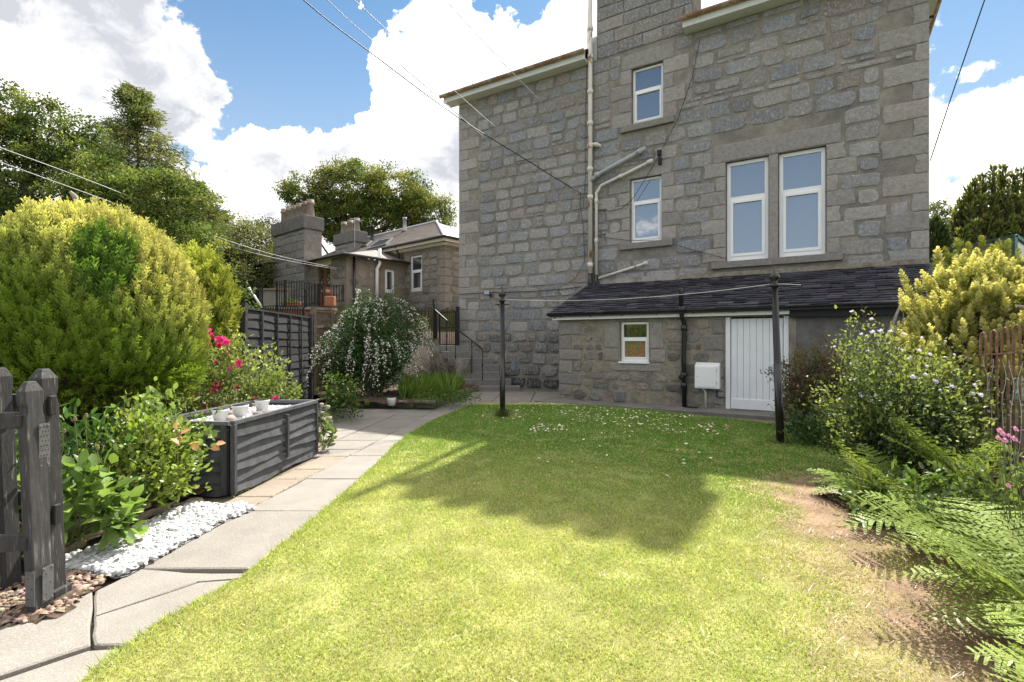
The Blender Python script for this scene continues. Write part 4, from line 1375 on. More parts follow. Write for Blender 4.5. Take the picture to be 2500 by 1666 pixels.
# roofs
apex_s = along(1066, CC + CR * 3.5, CL)
RZ = H - (543 - HY) / F * (CC + CR * 3.5 + CL * apex_s).y
ov = .35
mb = MB()
E0, E1, E2 = cp(-ov, -ov, CE + .1), cp(14, -ov, CE + .1), cp(-ov, 7 + ov, CE + .1)
A0, A1 = cp(apex_s, 3.5, RZ), cp(12.5, 3.5, RZ)
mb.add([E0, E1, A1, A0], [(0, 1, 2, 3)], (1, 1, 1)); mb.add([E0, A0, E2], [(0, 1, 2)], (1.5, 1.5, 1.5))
mb.add([cp(-ov, 7 + ov, CE + .1), A0, A1, cp(14, 7 + ov, CE + .1)], [(0, 1, 2, 3)])
main_roof = mb.build("roof", M['roof_far'], cot)
# slate courses laid over the front plane
mb = MB()
U_ = (A0 - E0) - CL * apex_s - CL * ov
nrow = 26
nf = Vector((E1 - E0)).cross(U_).normalized()
if nf.z < 0: nf = -nf
for i in range(nrow):
    u0, u1 = i / nrow, (i + 1) / nrow
    p0, p1 = E0 + (A0 - E0) * u0, E1 + (A1 - E1) * u0
    q0, q1 = E0 + (A0 - E0) * u1, E1 + (A1 - E1) * u1
    n_s = 34
    for j in range(n_s):
        k = cr_.uniform(.72, 1.2)
        a, b = (j + (.5 if i % 2 else 0)) / n_s, min(1, (j + 1 + (.5 if i % 2 else 0)) / n_s)
        mb.add([p0.lerp(p1, a) + nf * .035, p0.lerp(p1, b) + nf * .035, q0.lerp(q1, b) + nf * .02, q0.lerp(q1, a) + nf * .02], [(0, 1, 2, 3)], (k, k * cr_.uniform(.95, 1.03), k))
o = mb.build("slates", M['roof_far'], cot); o['kind'] = 'stuff'
MB().tube([A0 + Vector((0, 0, .05)), A1 + Vector((0, 0, .05))], .09, 6).build("ridge", M['lead'], cot)
MB().tube([E0 + Vector((0, 0, .05)), A0 + Vector((0, 0, .05))], .08, 6).build("hip", M['lead'], cot)
mb = MB(); mb.beam(cp(-ov, -ov, CE), cp(14, -ov, CE), .04, .22); mb.beam(cp(-ov, -ov, CE), cp(-ov, 7.3, CE), .04, .22); mb.build("fascia", M['cream'], cot)
mb = MB(); mb.tube([cp(14, -ov - .08, CE + .1), cp(-ov - .08, -ov - .08, CE + .1), cp(-ov - .08, 7.3, CE + .1)], .08, 8); mb.build("gutter", M['black'], cot)
mb = MB()
for i in range(34):
    s = -.2 + i * .12
    mb.beam(cp(s, -.02, CE - .2), cp(s, -.2, CE - .2), .05, .08)
for i in range(40):
    mb.beam(cp(-.02, i * .12, CE - .2), cp(-.2, i * .12, CE - .2), .05, .08)
mb.beam(cp(-.1, -.1, CE - .13), cp(4, -.1, CE - .13), .2, .06); mb.beam(cp(-.1, -.1, CE - .13), cp(-.1, 7, CE - .13), .2, .06)
o = mb.build("dentil_cornice", M['cream'], cot)
# porch roof, shallow
mb = MB()
pr0, pr1, pr2, pr3 = kp(-.3, -.3, PE + .05), kp(-.3, tK, PE + .05), kp(sCh0 + .2, tK, PE + .05), kp(sCh0 + .2, -.3, PE + .05)
pa = kp(2.2, tK, PE + 1.05); pb = kp(sCh0 + .2, tK, PE + 1.05)
mb.add([pr0, pr1, pa], [(0, 1, 2)]); mb.add([pr0, pa, pb, pr3], [(0, 1, 2, 3)])
mb.build("porch_roof", M['roof_far'], cot)
MB().tube([kp(sCh0, -.36, PE + .02), kp(-.36, -.36, PE + .02), kp(-.36, tK, PE + .02)], .075, 8).build("porch_gutter", M['black'], cot)
mb = MB(); mb.beam(kp(sCh1 - .1, -.25, PE + .42), kp(sAn + .2, -.25, PE + .42), .5, .07); mb.build("annex_roof", M['lead'], cot)
# skylights, vents
def on_roof(px, py):
    """the point of the front roof plane seen at a photo pixel"""
    dv = Vector(((px - CX) / F, 1, -(py - HY) / F))
    k = (E0 - Vector((0, 0, H))).dot(nf) / dv.dot(nf)
    return Vector((0, 0, H)) + dv * k
for pts in ([(896, 613), (944, 600), (962, 584), (926, 591)], [(864, 609), (896, 603), (910, 591), (885, 596)], [(845, 603), (872, 597), (902, 583), (886, 585)]):
    q = [on_roof(*p) for p in pts]
    c = sum(q, Vector()) / 4
    sk = MB().hexa([p + nf * .02 for p in q] + [p + nf * .12 for p in q]).build("skylight", M['galv'], cot)
    MB().add([c + (p - c) * .8 + nf * .128 for p in q], [(0, 1, 2, 3)]).build("pane", M['glass_far'], sk)
for px, py, h, mt in ((866, 604, .35, 'lead'), (908, 590, .9, 'black'), (988, 566, .75, 'lead')):
    p = on_roof(px, py)
    MB().lathe(p, [(.2, 0), (.12, .15), (.11, h), (.14, h), (.14, h + .12)], 8).build("roof_vent", M[mt], cot, True)
# big chimney stack
def stack(fr, x0, x1, dpt, z0, z1, npot, pot_h, name="chimney"):
    m2 = MB(); fbox(m2, fr, x0, x1, z0, z1, -dpt, .02); o = m2.build(name, M['mortar'], cot)
    rubble(o, lambda x, z, p: fr(x, z, p + .02), x0 + .02, x1 - .02, max(z0, 3), z1 - .75, [], cr_, row=(.38, .45), wid=(.5, .9), gap=.02, limit=60, prot=.03, colf=ch_col, cut=.12, mat='stone')
    m2 = MB(); fbox(m2, fr, x0 - .1, x1 + .1, z1 - .7, z1, -dpt - .1, .12); m2.build("cope", surf('cope_' + name, (.14, .135, .13), .9, .2, 3, .3), o, bevel=.04)
    for i in range(npot):
        u = (i + .5) / npot
        m2 = MB().lathe(fr(x0 + (x1 - x0) * u, z1 - .02, -dpt / 2 + .0), [(.21, 0), (.20, .1), (.165, pot_h * .72), (.21, pot_h * .76), (.21, pot_h * .84), (.17, pot_h * .86), (.185, pot_h), (.12, pot_h)], 12)
        m2.build("chimney_pot", M['clay'], o, True)
    return o
f_ch = face_frame(K - CR * .25, CL)
stack(f_ch, sCh0, sCh1, .95, CZ, zrow(527, K + CL * sCh0), 6, .95)
o_c2 = P(866, 600, 31.0); o_c2.z = 0
f_c2 = face_frame(o_c2, CL)
stack(f_c2, 0, along(819, o_c2, CL), 0.75, 6.0, zrow(562, o_c2), 3, .85, "rear_chimney")
# aerial on the rear stack
q = P(866, 580, 30.8)
MB().tube([q - Vector((0, 0, .6)), q + Vector((0, 0, 1.2))], .02, 5).tube([q + Vector((-.3, 0, 1.15)), q + Vector((.5, .2, 1.05))], .012, 4).build("aerial", M['lead'], cot)
# drainpipes
tp = along(917, K, CR)
MB().tube([K + CR * tp - CL * .12 + Vector((0, 0, 2.9)), K + CR * tp - CL * .12 + Vector((0, 0, 5.1)), K + CR * (tp + .1) - CL * .2 + Vector((0, 0, 5.35)), K + CR * (tp + .1) - CL * .2 + Vector((0, 0, 6.1))], .085, 8).build("drainpipe", M['upvc'], cot, True)
MB().tube([kp(.0, .35, 3), kp(-.1, .35, 3)] + [kp(-.1, .35, z) for z in (3.1, PE)], .06, 8).build("drainpipe", M['black'], cot, True)
sp = along(980, CC, CL)
MB().tube([f_main_l(sp, CE + .05, .35), f_main_l(sp, CE - .15, .3), f_main_l(sp + .05, CE - .3, .1), f_main_l(sp + .1, PE + .1, .1)], .05, 8).build("drainpipe", M['black'], cot, True)

# ---- deck wall and railings in front of the cottage
dw = thing("brick_deck_wall", "low red brick retaining wall under the cottage railings", "wall", P(770, 800, 22.5))
for (pa, pb, ya, yb, dd) in ((655, 815, 748, 790, 22.5),):
    a, b = P(pa, ya, dd), P(pb, ya + 4, dd - .4)
    z0 = P(pa, yb, dd).z
    mb = MB(); n = (b - a).normalized().cross(Vector((0, 0, 1)))
    mb.hexa([Vector((a.x, a.y, z0 - 2)), Vector((b.x, b.y, z0 - 2)), Vector((b.x, b.y + .3, z0 - 2)), Vector((a.x, a.y + .3, z0 - 2)), Vector((a.x, a.y, a.z - .1)), Vector((b.x, b.y, a.z - .1)), Vector((b.x, b.y + .3, a.z - .1)), Vector((a.x, a.y + .3, a.z - .1))], (.6, .6, .6))
    mb.build("core", M['brick'], dw)
    nb = 14
    for r in range(7):
        for k in range(nb):
            u0, u1 = (k + .04 + (.5 if r % 2 else 0)) / (nb + .5), (k + .96 + (.5 if r % 2 else 0)) / (nb + .5)
            p, q = a.lerp(b, u0), a.lerp(b, u1)
            zt_ = a.z - .1 - r * .085 - .005
            kk = cr_.uniform(.75, 1.25)
            MB().hexa([Vector((p.x, p.y - .02, zt_ - .07)), Vector((q.x, q.y - .02, zt_ - .07)), Vector((q.x, q.y + .02, zt_ - .07)), Vector((p.x, p.y + .02, zt_ - .07)), Vector((p.x, p.y - .02, zt_)), Vector((q.x, q.y - .02, zt_)), Vector((q.x, q.y + .02, zt_)), Vector((p.x, p.y + .02, zt_))], (kk, kk * .95, kk * .9)).build("brick", M['brick'], dw)
    MB().beam(a + Vector((0, .1, -.05)), b + Vector((0, .1, -.05)), .5, .1).build("coping", M['render_wall'], dw)
rw = thing("rendered_wall", "plain grey rendered wall left of the cottage behind the metal railings", "wall", P(620, 800, 25))
mb = MB(); a, b = P(632, 708, 25), P(706, 708, 24.6)
mb.hexa([Vector((a.x, a.y, 1)), Vector((b.x, b.y, 1)), Vector((b.x, b.y + .3, 1)), Vector((a.x, a.y + .3, 1)), a, b, b + Vector((0, .3, 0)), a + Vector((0, .3, 0))])
mb.build("wall_body", M['render_wall'], rw)
MB().beam(a + Vector((0, .12, .03)), b + Vector((0, .12, .03)), .42, .08).build("coping", M['sandstone'], rw)

def railing(name, label, pts, n_bars, bar_r=.014, rail=.03, group=None, cat="railing", hoops=False, posts=True, mat='iron'):
    """pts: list of (bottom, top) pairs; a bar part each"""
    t = thing(name, label, cat, pts[0][0], group)
    for (b0, t0), (b1, t1), nb in zip(pts[:-1], pts[1:], n_bars):
        MB().beam(t0, t1, rail, rail * .5).build("rail", M[mat], t)
        q0, q1 = b0.lerp(t0, .12), b1.lerp(t1, .12)
        MB().beam(q0, q1, rail, rail * .5).build("rail", M[mat], t)
        for i in range(nb):
            u = (i + .5) / nb
            MB().beam(b0.lerp(b1, u), t0.lerp(t1, u), bar_r * 2, bar_r * 2).build("bar", M[mat], t)
    for b, tt in pts:
        MB().beam(b, tt + Vector((0, 0, .03)), rail * 1.3, rail * 1.3).build("post", M[mat], t)
    return t
railing("metal_railing", "dark upright-barred railing left of the cottage with a pale bracing pole across it", [(P(588, 746, 21), P(588, 700, 21)), (P(641, 756, 21.5), P(641, 694, 21.5))], [16])
railing("metal_railing", "black railing round the raised deck before the cottage front door", [(P(675, 750, 22.5), P(675, 688, 22.5)), (P(696, 750, 21.9), P(696, 685, 21.9)), (P(777, 748, 22.4), P(777, 694, 22.4)), (P(838, 736, 23.5), P(838, 698, 23.5))], [4, 13, 9])
railing("metal_railing", "low black railing with short bars just above the charcoal fence top", [(P(640, 770, 17), P(640, 748, 17)), (P(676, 770, 17), P(676, 746, 17)), (P(742, 780, 17), P(742, 752, 17))], [6, 11])
railing("stair_railing", "sloping black handrail rising to the cottage door", [(P(745, 752, 21), P(745, 709, 21)), (P(770, 745, 21), P(770, 694, 21))], [4])
t = thing("pale_pole", "slanting white pole leaning across the dark railing left of the cottage", "pole", P(638, 750, 20.9))
MB().tube([P(639, 750, 20.9), P(610, 707, 20.9)], .045, 8).tube([P(610, 707, 20.9), P(607, 703, 20.9)], .06, 8).build("shaft", M['upvc'], t, True)
t = thing("hanging_sign", "small brown wooden plaque beside the cottage front door", "sign", P(806, 712, 22))
q = P(801, 711, 22)
MB().box(q.x - .12, q.x + .12, q.y, q.y + .04, q.z - .14, q.z + .16).build("board", M['varnish'], t)
mb = MB()
mb.tube([q + Vector((-.05 + .035 * math.cos(a), -.006, .01 + .05 * math.sin(a))) for a in [k * .7 for k in range(10)]], .012, 4)
mb.tube([q + Vector((.045 + .03 * math.cos(a), -.006, -.0 + .045 * math.sin(a))) for a in [k * .7 for k in range(10)]], .012, 4)
mb.build("motif", M['cream'], t)
t = thing("planter_box", "square terracotta planter at the deck corner near the cottage door", "planter", P(806, 748, 21.8))
q = P(806, 748, 21.8)
MB().box(q.x - .2, q.x + .2, q.y - .15, q.y + .2, q.z, q.z + .42).build("pot", M['terracotta'], t, bevel=.03)
t = thing("trough", "long terracotta trough with a little green plant on the cottage deck", "planter", P(712, 745, 22.6))
q = P(712, 745, 22.6)
MB().box(q.x - .4, q.x + .4, q.y - .1, q.y + .25, q.z - .05, q.z + .14).build("pot", M['terracotta'], t, bevel=.02)
n = 260
C = np.array(q)[None] + RNG.normal(0, 1, (n, 3)) * [.22, .08, .06] + [-.05, .05, .18]
leaves("foliage", t, M['leaf'], C, rand_dirs(n) + [0, 0, .5], rand_dirs(n), .07, .04, vary((.06, .12, .03), n))

# ================================================================== iron gate, stone steps and railings by the house corner
st = thing("stone_steps", "flight of worn grey stone steps climbing beside the house wall", "steps", (-.6, 15.8, 0.05))
NST = 7
for k in range(NST):
    yk = 15.42 + .25 * k
    top = .065 + .207 * k + (.0 if k else .0)
    if k == 0:
        x0, x1, top = -1.25, .25, .09
    else:
        x0 = -1.05 - .205 * (k - 1) - .04
        x1 = -.02 - .19 * (k - 1)
    top = .09 + .207 * k if k else .10
    kk = rs.uniform(.85, 1.1)
    MB().box(x0 - .35, x1, yk, yk + .34 + (1.2 if k == NST - 1 else 0), -.05 if k < 2 else top - .25, top, (.21 * kk, .203 * kk, .193 * kk)).build("step", M['ashlar'], st, bevel=.02)
MB().box(-1.75, -1.3, 15.9, 17.2, 0, .9, (.15, .14, .13)).build("side_wall", M['kerb'], st)

hr = thing("stair_handrail", "slender black iron handrail with turned balusters beside the stone steps", "handrail", P(1178, 928, 15.5))
rail_pts = [P(1178, 853, 15.55), P(1152, 832, 15.8), P(1118, 806, 16.15), P(1090, 782, 16.4), P(1062, 757, 16.7)]
MB().tube(rail_pts, .022, 6).build("rail", M['iron'], hr)
def baluster(b, t_, parent):
    o = MB()
    d = t_ - b
    o.tube([b, b + d * .1, b + d * .1, b + d * .45, b + d * .47, b + d * .52, b + d * .54, b + d * .9, b + d * .92, t_], [.02, .02, .013, .013, .026, .026, .013, .013, .024, .013], 6)
    o.build("baluster", M['iron'], parent)
for (x, yb, yt), dd in (((1178, 929, 853), 15.55), ((1152, 911, 834), 15.8), ((1112, 876, 795), 16.2), ((1090, 858, 783), 16.4)):
    baluster(P(x, yb, dd), P(x, yt, dd), hr)
b, t_ = P(1059, 826, 16.75), P(1059, 744, 16.75)
o = MB().tube([b, t_], .03, 8).build("newel_post", M['iron'], hr)
MB().lathe(t_, [(.05, 0), (.05, .03), (.02, .05), (.045, .09), (.0, .22)], 8).build("finial", M['iron'], o)

gt = thing("iron_gate", "narrow black iron gate with slim bars at the top of the stone steps", "gate", P(1095, 843, 17.0))
g0b, g0t, g1b, g1t = P(1073, 842, 17.0), P(1073, 764, 17.0), P(1113, 842, 17.05), P(1113, 762, 17.05)
MB().beam(g0b, g0t, .05, .05).beam(g1b, g1t, .05, .05).beam(g0t, g1t, .04, .04).beam(g0b, g1b, .04, .04).beam(g0b.lerp(g0t, .52), g1b.lerp(g1t, .52), .03, .03).build("gate_frame", M['iron'], gt)
for i in range(9):
    u = (i + .5) / 9
    MB().beam(g0b.lerp(g1b, u), g0t.lerp(g1t, u), .02, .02).build("bar", M['iron'], gt)
MB().tube([g0t, P(1093, 752, 17.02), g1t], .014, 5).tube([P(1093, 752, 17.02), P(1093, 764, 17.02)], .012, 5).build("scroll_top", M['iron'], gt)
for (x, yb, yt, r) in ((1117.5, 843, 751, .055), (1064, 826, 756, .055)):
    t = thing("gate_post", "square black iron post at the %s of the iron gate" % ("right, against the house wall" if x > 1100 else "left, on the low wall"), "post", P(x, yb, 16.95))
    MB().beam(P(x, yb, 16.95), P(x, yt, 16.95), r * 2, r * 2).build("shaft", M['iron'], t)
    MB().beam(P(x, yt, 16.95), P(x, yt - 1.5, 16.95), r * 2.6, r * 2.6).build("cap", M['iron'], t)
# low wall with hooped railing left of the gate
lw = thing("low_wall", "low grey stone wall carrying the hooped railing beside the iron gate", "wall", P(1035, 860, 16.9))
a, b = P(940, 826, 17.2), P(1072, 826, 16.9)
mb = MB(); mb.hexa([Vector((a.x, a.y, 0)), Vector((b.x, b.y, 0)), Vector((b.x, b.y + .35, 0)), Vector((a.x, a.y + .35, 0)), a, b, b + Vector((0, .35, 0)), a + Vector((0, .35, 0))])
mb.build("wall_body", M['kerb'], lw)
hp = thing("hooped_railing", "thin black railing with rounded hoop tops left of the iron gate", "railing", P(1010, 826, 17.2))
a, b = P(955, 826, 17.3), P(1056, 826, 17.05)
at_, bt_ = P(955, 756, 17.3), P(1056, 754, 17.05)
for i in range(12):
    p0, p1 = a.lerp(b, i / 12), a.lerp(b, (i + .8) / 12)
    q0, q1 = at_.lerp(bt_, i / 12), at_.lerp(bt_, (i + .8) / 12)
    mid = (q0 + q1) / 2 + Vector((0, 0, .07))
    MB().tube([p0, q0, q0.lerp(mid, .6) + Vector((0, 0, .02)), mid, q1.lerp(mid, .6) + Vector((0, 0, .02)), q1, p1], .011, 5).build("hoop", M['iron'], hp)
for u in (.15, .62, .9):
    MB().beam(a.lerp(at_, u), b.lerp(bt_, u), .03, .015).build("rail", M['iron'], hp)
# sunlit yard wall and outhouse seen through the gate
yw = thing("yard_wall", "sunlit pinkish stone yard wall seen through the bars of the iron gate", "wall", P(1060, 840, 20))
mb = MB(); a, b = P(955, 772, 20.5), P(1119, 762, 20.5)
mb.hexa([Vector((a.x, a.y, 0)), Vector((b.x + 1, b.y, 0)), Vector((b.x + 1, b.y + .3, 0)), Vector((a.x, a.y + .3, 0)), Vector((a.x, a.y, 1.85)), Vector((b.x + 1, b.y, 1.85)), Vector((b.x + 1, b.y + .3, 1.85)), Vector((a.x, a.y + .3, 1.85))])
mb.build("wall_body", surf('pale_harling', (.34, .28, .23), .9, .2, 6, .2, .01, 30), yw)

# floodlight on the house wall
fl = thing("floodlight", "small grey floodlight with a black sensor on the stone wall left of the clothes pole", "floodlight", wp(1192, 718, .1))
q = wp(1188, 715, .16)
MB().box(q.x - .10, q.x + .10, q.y - .04, q.y + .04, q.z - .07, q.z + .09).build("housing", M['black_dull'], fl, bevel=.01)
MB().box(q.x - .085, q.x + .085, q.y - .048, q.y - .041, q.z - .055, q.z + .075).build("lens", M['lead'], fl)
MB().tube([q + Vector((0.02, .1, -.05)), q + Vector((.14, .05, -.06)), q + Vector((.14, .0, -.14))], .035, 8).build("sensor", M['black'], fl)

# ================================================================== clothes poles and line
def clothes_pole(base, top, label):
    t = thing("clothes_pole", label, "clothes pole", base, "iron clothes poles on the lawn")
    d = top - base
    o = MB().tube([base - d.normalized() * .1, base + d * .5, base + d * .5, top], [.052, .050, .045, .042], 12).build("shaft", M['black'], t, True)
    MB().lathe(top, [(.05, -.05), (.062, -.04), (.062, -.01), (.045, 0), (.03, .02), (.066, .07), (.072, .095), (.06, .125), (.025, .15), (.012, .18), (.004, .25)], 14, axis=d).build("finial", M['black'], t, True)
    c = base + d * .955
    MB().tube([c + Vector((-.13, 0, 0)), c + Vector((.13, 0, .0))], .011, 6).build("hook_bar", M['iron'], t)
    MB().tube([c + Vector((-.05, -.03, .02)), c + Vector((-.07, -.05, -.02)), c + Vector((-.05, -.07, -.05))], .01, 5).build("hook", M['iron'], t)
    return t
p1b, p2b = G(1227, 1018, .02), G(1905, 1083, .02)
p1t = P(1226, 731, p1b.y); p2t = P(1891, 693, p2b.y)
clothes_pole(p1b, p1t, "black iron clothes pole with onion finial on the lawn nearest the stone steps")
clothes_pole(p2b, p2t, "black iron clothes pole with onion finial leaning slightly in front of the white plank door")
line = []
for u in [i / 20 for i in range(21)]:
    p = p1t.lerp(p2t, u); p.z -= .35 * 4 * u * (1 - u) * .30 + .0
    line.append(p)
tag(MB().tube(line, .005, 5).tube([p2t, p2t + Vector((.15, -.1, -.02)), p2t + Vector((.28, -.15, -.035))], .005, 5).build("clothes_line", M['rope']), "pale clothes line strung between the two black iron poles", "clothes line")

# ================================================================== overhead cables
def overhead(pts, r, label, mat='wire', name="overhead_cable"):
    """pts: (px, py, distance)"""
    ps = [P(*p) for p in pts]
    out = []
    for i in range(len(ps) - 1):                # Catmull-Rom through the points
        p0, p1, p2, p3 = ps[max(i - 1, 0)], ps[i], ps[i + 1], ps[min(i + 2, len(ps) - 1)]
        for k in range(6):
            u = k / 6
            out.append(.5 * ((2 * p1) + (p2 - p0) * u + (2 * p0 - 5 * p1 + 4 * p2 - p3) * u * u + (3 * p1 - p0 - 3 * p2 + p3) * u ** 3))
    out.append(ps[-1])
    tag(MB().tube(out, r, 5).build(name, M[mat]), label, "cable")
dW = lambda px: 13.58 / (NV.y + NV.x * (px - CX) / F)
overhead([(560, -190, 9), (741, 0, 10.2), (932, 149, 11.5), (1119, 287, 13), (1300, 400, 14.2), (1418, 473, dW(1418))], .013, "thick black overhead cable sagging from the upper left to the house corner bracket")
overhead([(640, -190, 9), (800, 0, 10.2), (940, 126, 11.5), (1119, 280, 13), (1290, 432, 14.2), (1420, 542, dW(1420))], .0085, "thin overhead wire crossing low over the left part of the house wall", 'wire_pale')
overhead([(680, -190, 9), (865, 0, 10.2), (1105, 218, 12.5), (1234, 330, 13.6), (1417, 474, dW(1417))], .0085, "thin pale overhead wire crossing the rusty gutter near the house corner", 'wire_pale')
overhead([(930, -190, 9), (1088, 0, 10.8), (1255, 182, 12.8), (1419, 347, dW(1419))], .0085, "thin overhead wire meeting the house wall just left of the tall white pipe", 'wire_pale')
overhead([(2480, -220, 8.2), (2404, 0, 8.7), (2330, 215, 9.6), (2271, 393, 10.6)], .010, "single overhead cable running down to the right corner of the house", 'wire')
overhead([(-120, 322, 12), (0, 361, 13), (300, 474, 16), (480, 560, 19), (660, 620, 22), (822, 655, 24)], .012, "upper of two pale cables crossing the trees towards the cottage", 'wire_pale')
overhead([(-120, 350, 12), (0, 396, 13), (300, 505, 16), (480, 578, 19), (660, 628, 22), (822, 658, 24)], .012, "lower of two pale cables crossing the trees towards the cottage", 'wire_pale')

# ================================================================== charcoal fence, brown fence
wr = random.Random(61)
def wcol(k=1.0):
    q = wr.uniform(.75, 1.3) * k
    return (.050 * q, .052 * q, .058 * q)
def waney(parent, o, d, nrm, x0, x1, z0, z1, col, mat='dark_wood', th=.012, amp=.018, seg=10, tilt=.012, name="slat"):
    """overlapping board with a wavy natural lower edge; o origin, d along, nrm outward"""
    up = Vector((0, 0, 1))
    b, t, bb = [], [], []
    ph, fq = wr.uniform(0, 6), wr.uniform(1.5, 4)
    for i in range(seg + 1):
        u = i / seg
        x = x0 + (x1 - x0) * u
        w = amp * math.sin(ph + fq * u * 3) * wr.uniform(.6, 1.2) + wr.uniform(-.25, .25) * amp
        bow = .006 * math.sin(u * 5 + ph)
        b.append(o + d * x + up * (z0 + w) + nrm * (tilt + bow + .012))
        t.append(o + d * x + up * z1 + nrm * (.004 + bow * .3))
        bb.append(o + d * x + up * (z0 + w) + nrm * (tilt + bow - .004))
    n = seg + 1
    fs = [(i, i + 1, n + i + 1, n + i) for i in range(seg)] + [(2 * n + i, 2 * n + i + 1, i + 1, i) for i in range(seg)]
    fs += [(0, n, 2 * n), (seg, 2 * n + seg, n + seg)]
    return MB().add(b + t + bb, fs, col).build(name, M[mat], parent)

def lap_panel(name, label, A, B, zbot, ztopA, ztopB, nslat, nbat, mat, colf, post=(True, True), bat_mat=None, group=None):
    A, B = Vector((A[0], A[1], 0)), Vector((B[0], B[1], 0))
    d = (B - A); Lh = d.length; d.normalize()
    nrm = Vector((d.y, -d.x, 0))
    if nrm.dot(-A) < 0: nrm = -nrm
    t = thing(name, label, "fence", (A.x, A.y, zbot), group)
    ztop = min(ztopA, ztopB)
    hs = (ztop - zbot) / nslat
    for i in range(nslat):
        waney(t, A, d, nrm, .02, Lh - .02, zbot + i * hs - .02, zbot + (i + 1) * hs + .02 if i < nslat - 1 else ztop - .02, colf(), mat, seg=14)
    MB().beam(A + Vector((0, 0, ztopA)) + nrm * .01, B + Vector((0, 0, ztopB)) + nrm * .01, .055, .035, col=colf()).build("capping", M[mat], t)
    for i in range(nbat):
        u = (i + 1) / (nbat + 1)
        p = A.lerp(B, u) + nrm * .045
        MB().beam(p + Vector((0, 0, zbot)), p + Vector((0, 0, ztopA + (ztopB - ztopA) * u - .015)), .04, .03, up=nrm, col=colf()).build("batten", M[bat_mat or mat], t)
    for on, p, zt_ in zip(post, (A, B), (ztopA, ztopB)):
        if on:
            MB().beam(Vector((p.x, p.y, -.1)) + nrm * .02, Vector((p.x, p.y, zt_ + .09)) + nrm * .02, .10, .10, up=nrm, col=colf()).build("post", M[mat], t)
    MB().add([A + Vector((0, 0, zbot)) - nrm * .02, B + Vector((0, 0, zbot)) - nrm * .02, B + Vector((0, 0, ztop - .03)) - nrm * .02, A + Vector((0, 0, ztop - .03)) - nrm * .02], [(0, 1, 2, 3)], colf()).build("backing", M[mat], t)
    return t
fA, fB = P(592, 752, 8.87), P(756, 776, 12.5)
lap_panel("panel_fence", "charcoal stained lap panel fence behind the pink rose bush", fA, fB, .02, fA.z, fB.z, 12, 4, 'dark_wood', lambda: wcol(.72))
gA, gB = P(764, 760, 12.62), P(880, 762, 14.6)
bcol = lambda: shade((1, 1, 1), wr, .7, 1.2)
lap_panel("panel_fence", "brown weathered lap panel fence between the charcoal fence and the white-flowered bush", gA, gB, .02, gA.z, gB.z, 11, 2, 'brown_wood', bcol)

# ================================================================== raised planter of dark boards
pl = thing("raised_planter", "charcoal timber raised planter topped with white gravel beside the path", "planter", (-2.6, 5.6, 0))
PX0, PX1 = -3.22, -2.50
nearR, farR = Vector((-2.605, 4.74, 0)), Vector((-2.50, 6.50, 0))
nearL, farL = Vector((-3.35, 4.78, 0)), Vector((-3.25, 6.52, 0))
PZ = .655
def side(a, b, n=6, bat=()):
    d = (b - a); Lh = d.length; d.normalize()
    nr = Vector((d.y, -d.x, 0))
    hs = (PZ - .03) / n
    for i in range(n):
        waney(pl, a, d, nr, .03, Lh - .03, .01 + i * hs - .015, .01 + (i + 1) * hs + .02, wcol(1.35), amp=.013, seg=12, tilt=.024)
    MB().add([a + Vector((0, 0, 0)) - nr * .015, b - nr * .015, b + Vector((0, 0, PZ - .02)) - nr * .015, a + Vector((0, 0, PZ - .02)) - nr * .015], [(0, 1, 2, 3)], wcol(.7)).build("backing", M['dark_wood'], pl)
    for u in bat:
        p = a.lerp(b, u) + nr * .05
        MB().beam(p + Vector((0, 0, .13)), p + Vector((0, 0, PZ - .05)), .035, .03, up=nr, col=wcol(1.1)).build("batten", M['dark_wood'], pl)
    MB().beam(a + Vector((0, 0, PZ + .005)) + nr * .012, b + Vector((0, 0, PZ + .005)) + nr * .012, .055, .035, col=wcol(1.9)).build("rim_board", M['dark_wood'], pl)
side(nearR, farR, 6, (.545,))
side(nearL, nearR, 6)
side(farR, farL, 6)
side(farL, nearL, 6)
for p, o1, o2 in ((nearR, (.03, .0), (-.05, -.02)), (farR, (.02, -.02), (-.04, .03)), (nearL, (0, 0), (0, .05)), (farL, (0, 0), (0, -.05))):
    for o_ in (o1, o2):
        q = p + Vector((o_[0], o_[1], 0))
        MB().beam(q, q + Vector((0, 0, PZ - .012)), .042, .042, up=(0, 1, 0), col=wcol(1.2)).build("corner_post", M['post_wood'], pl)

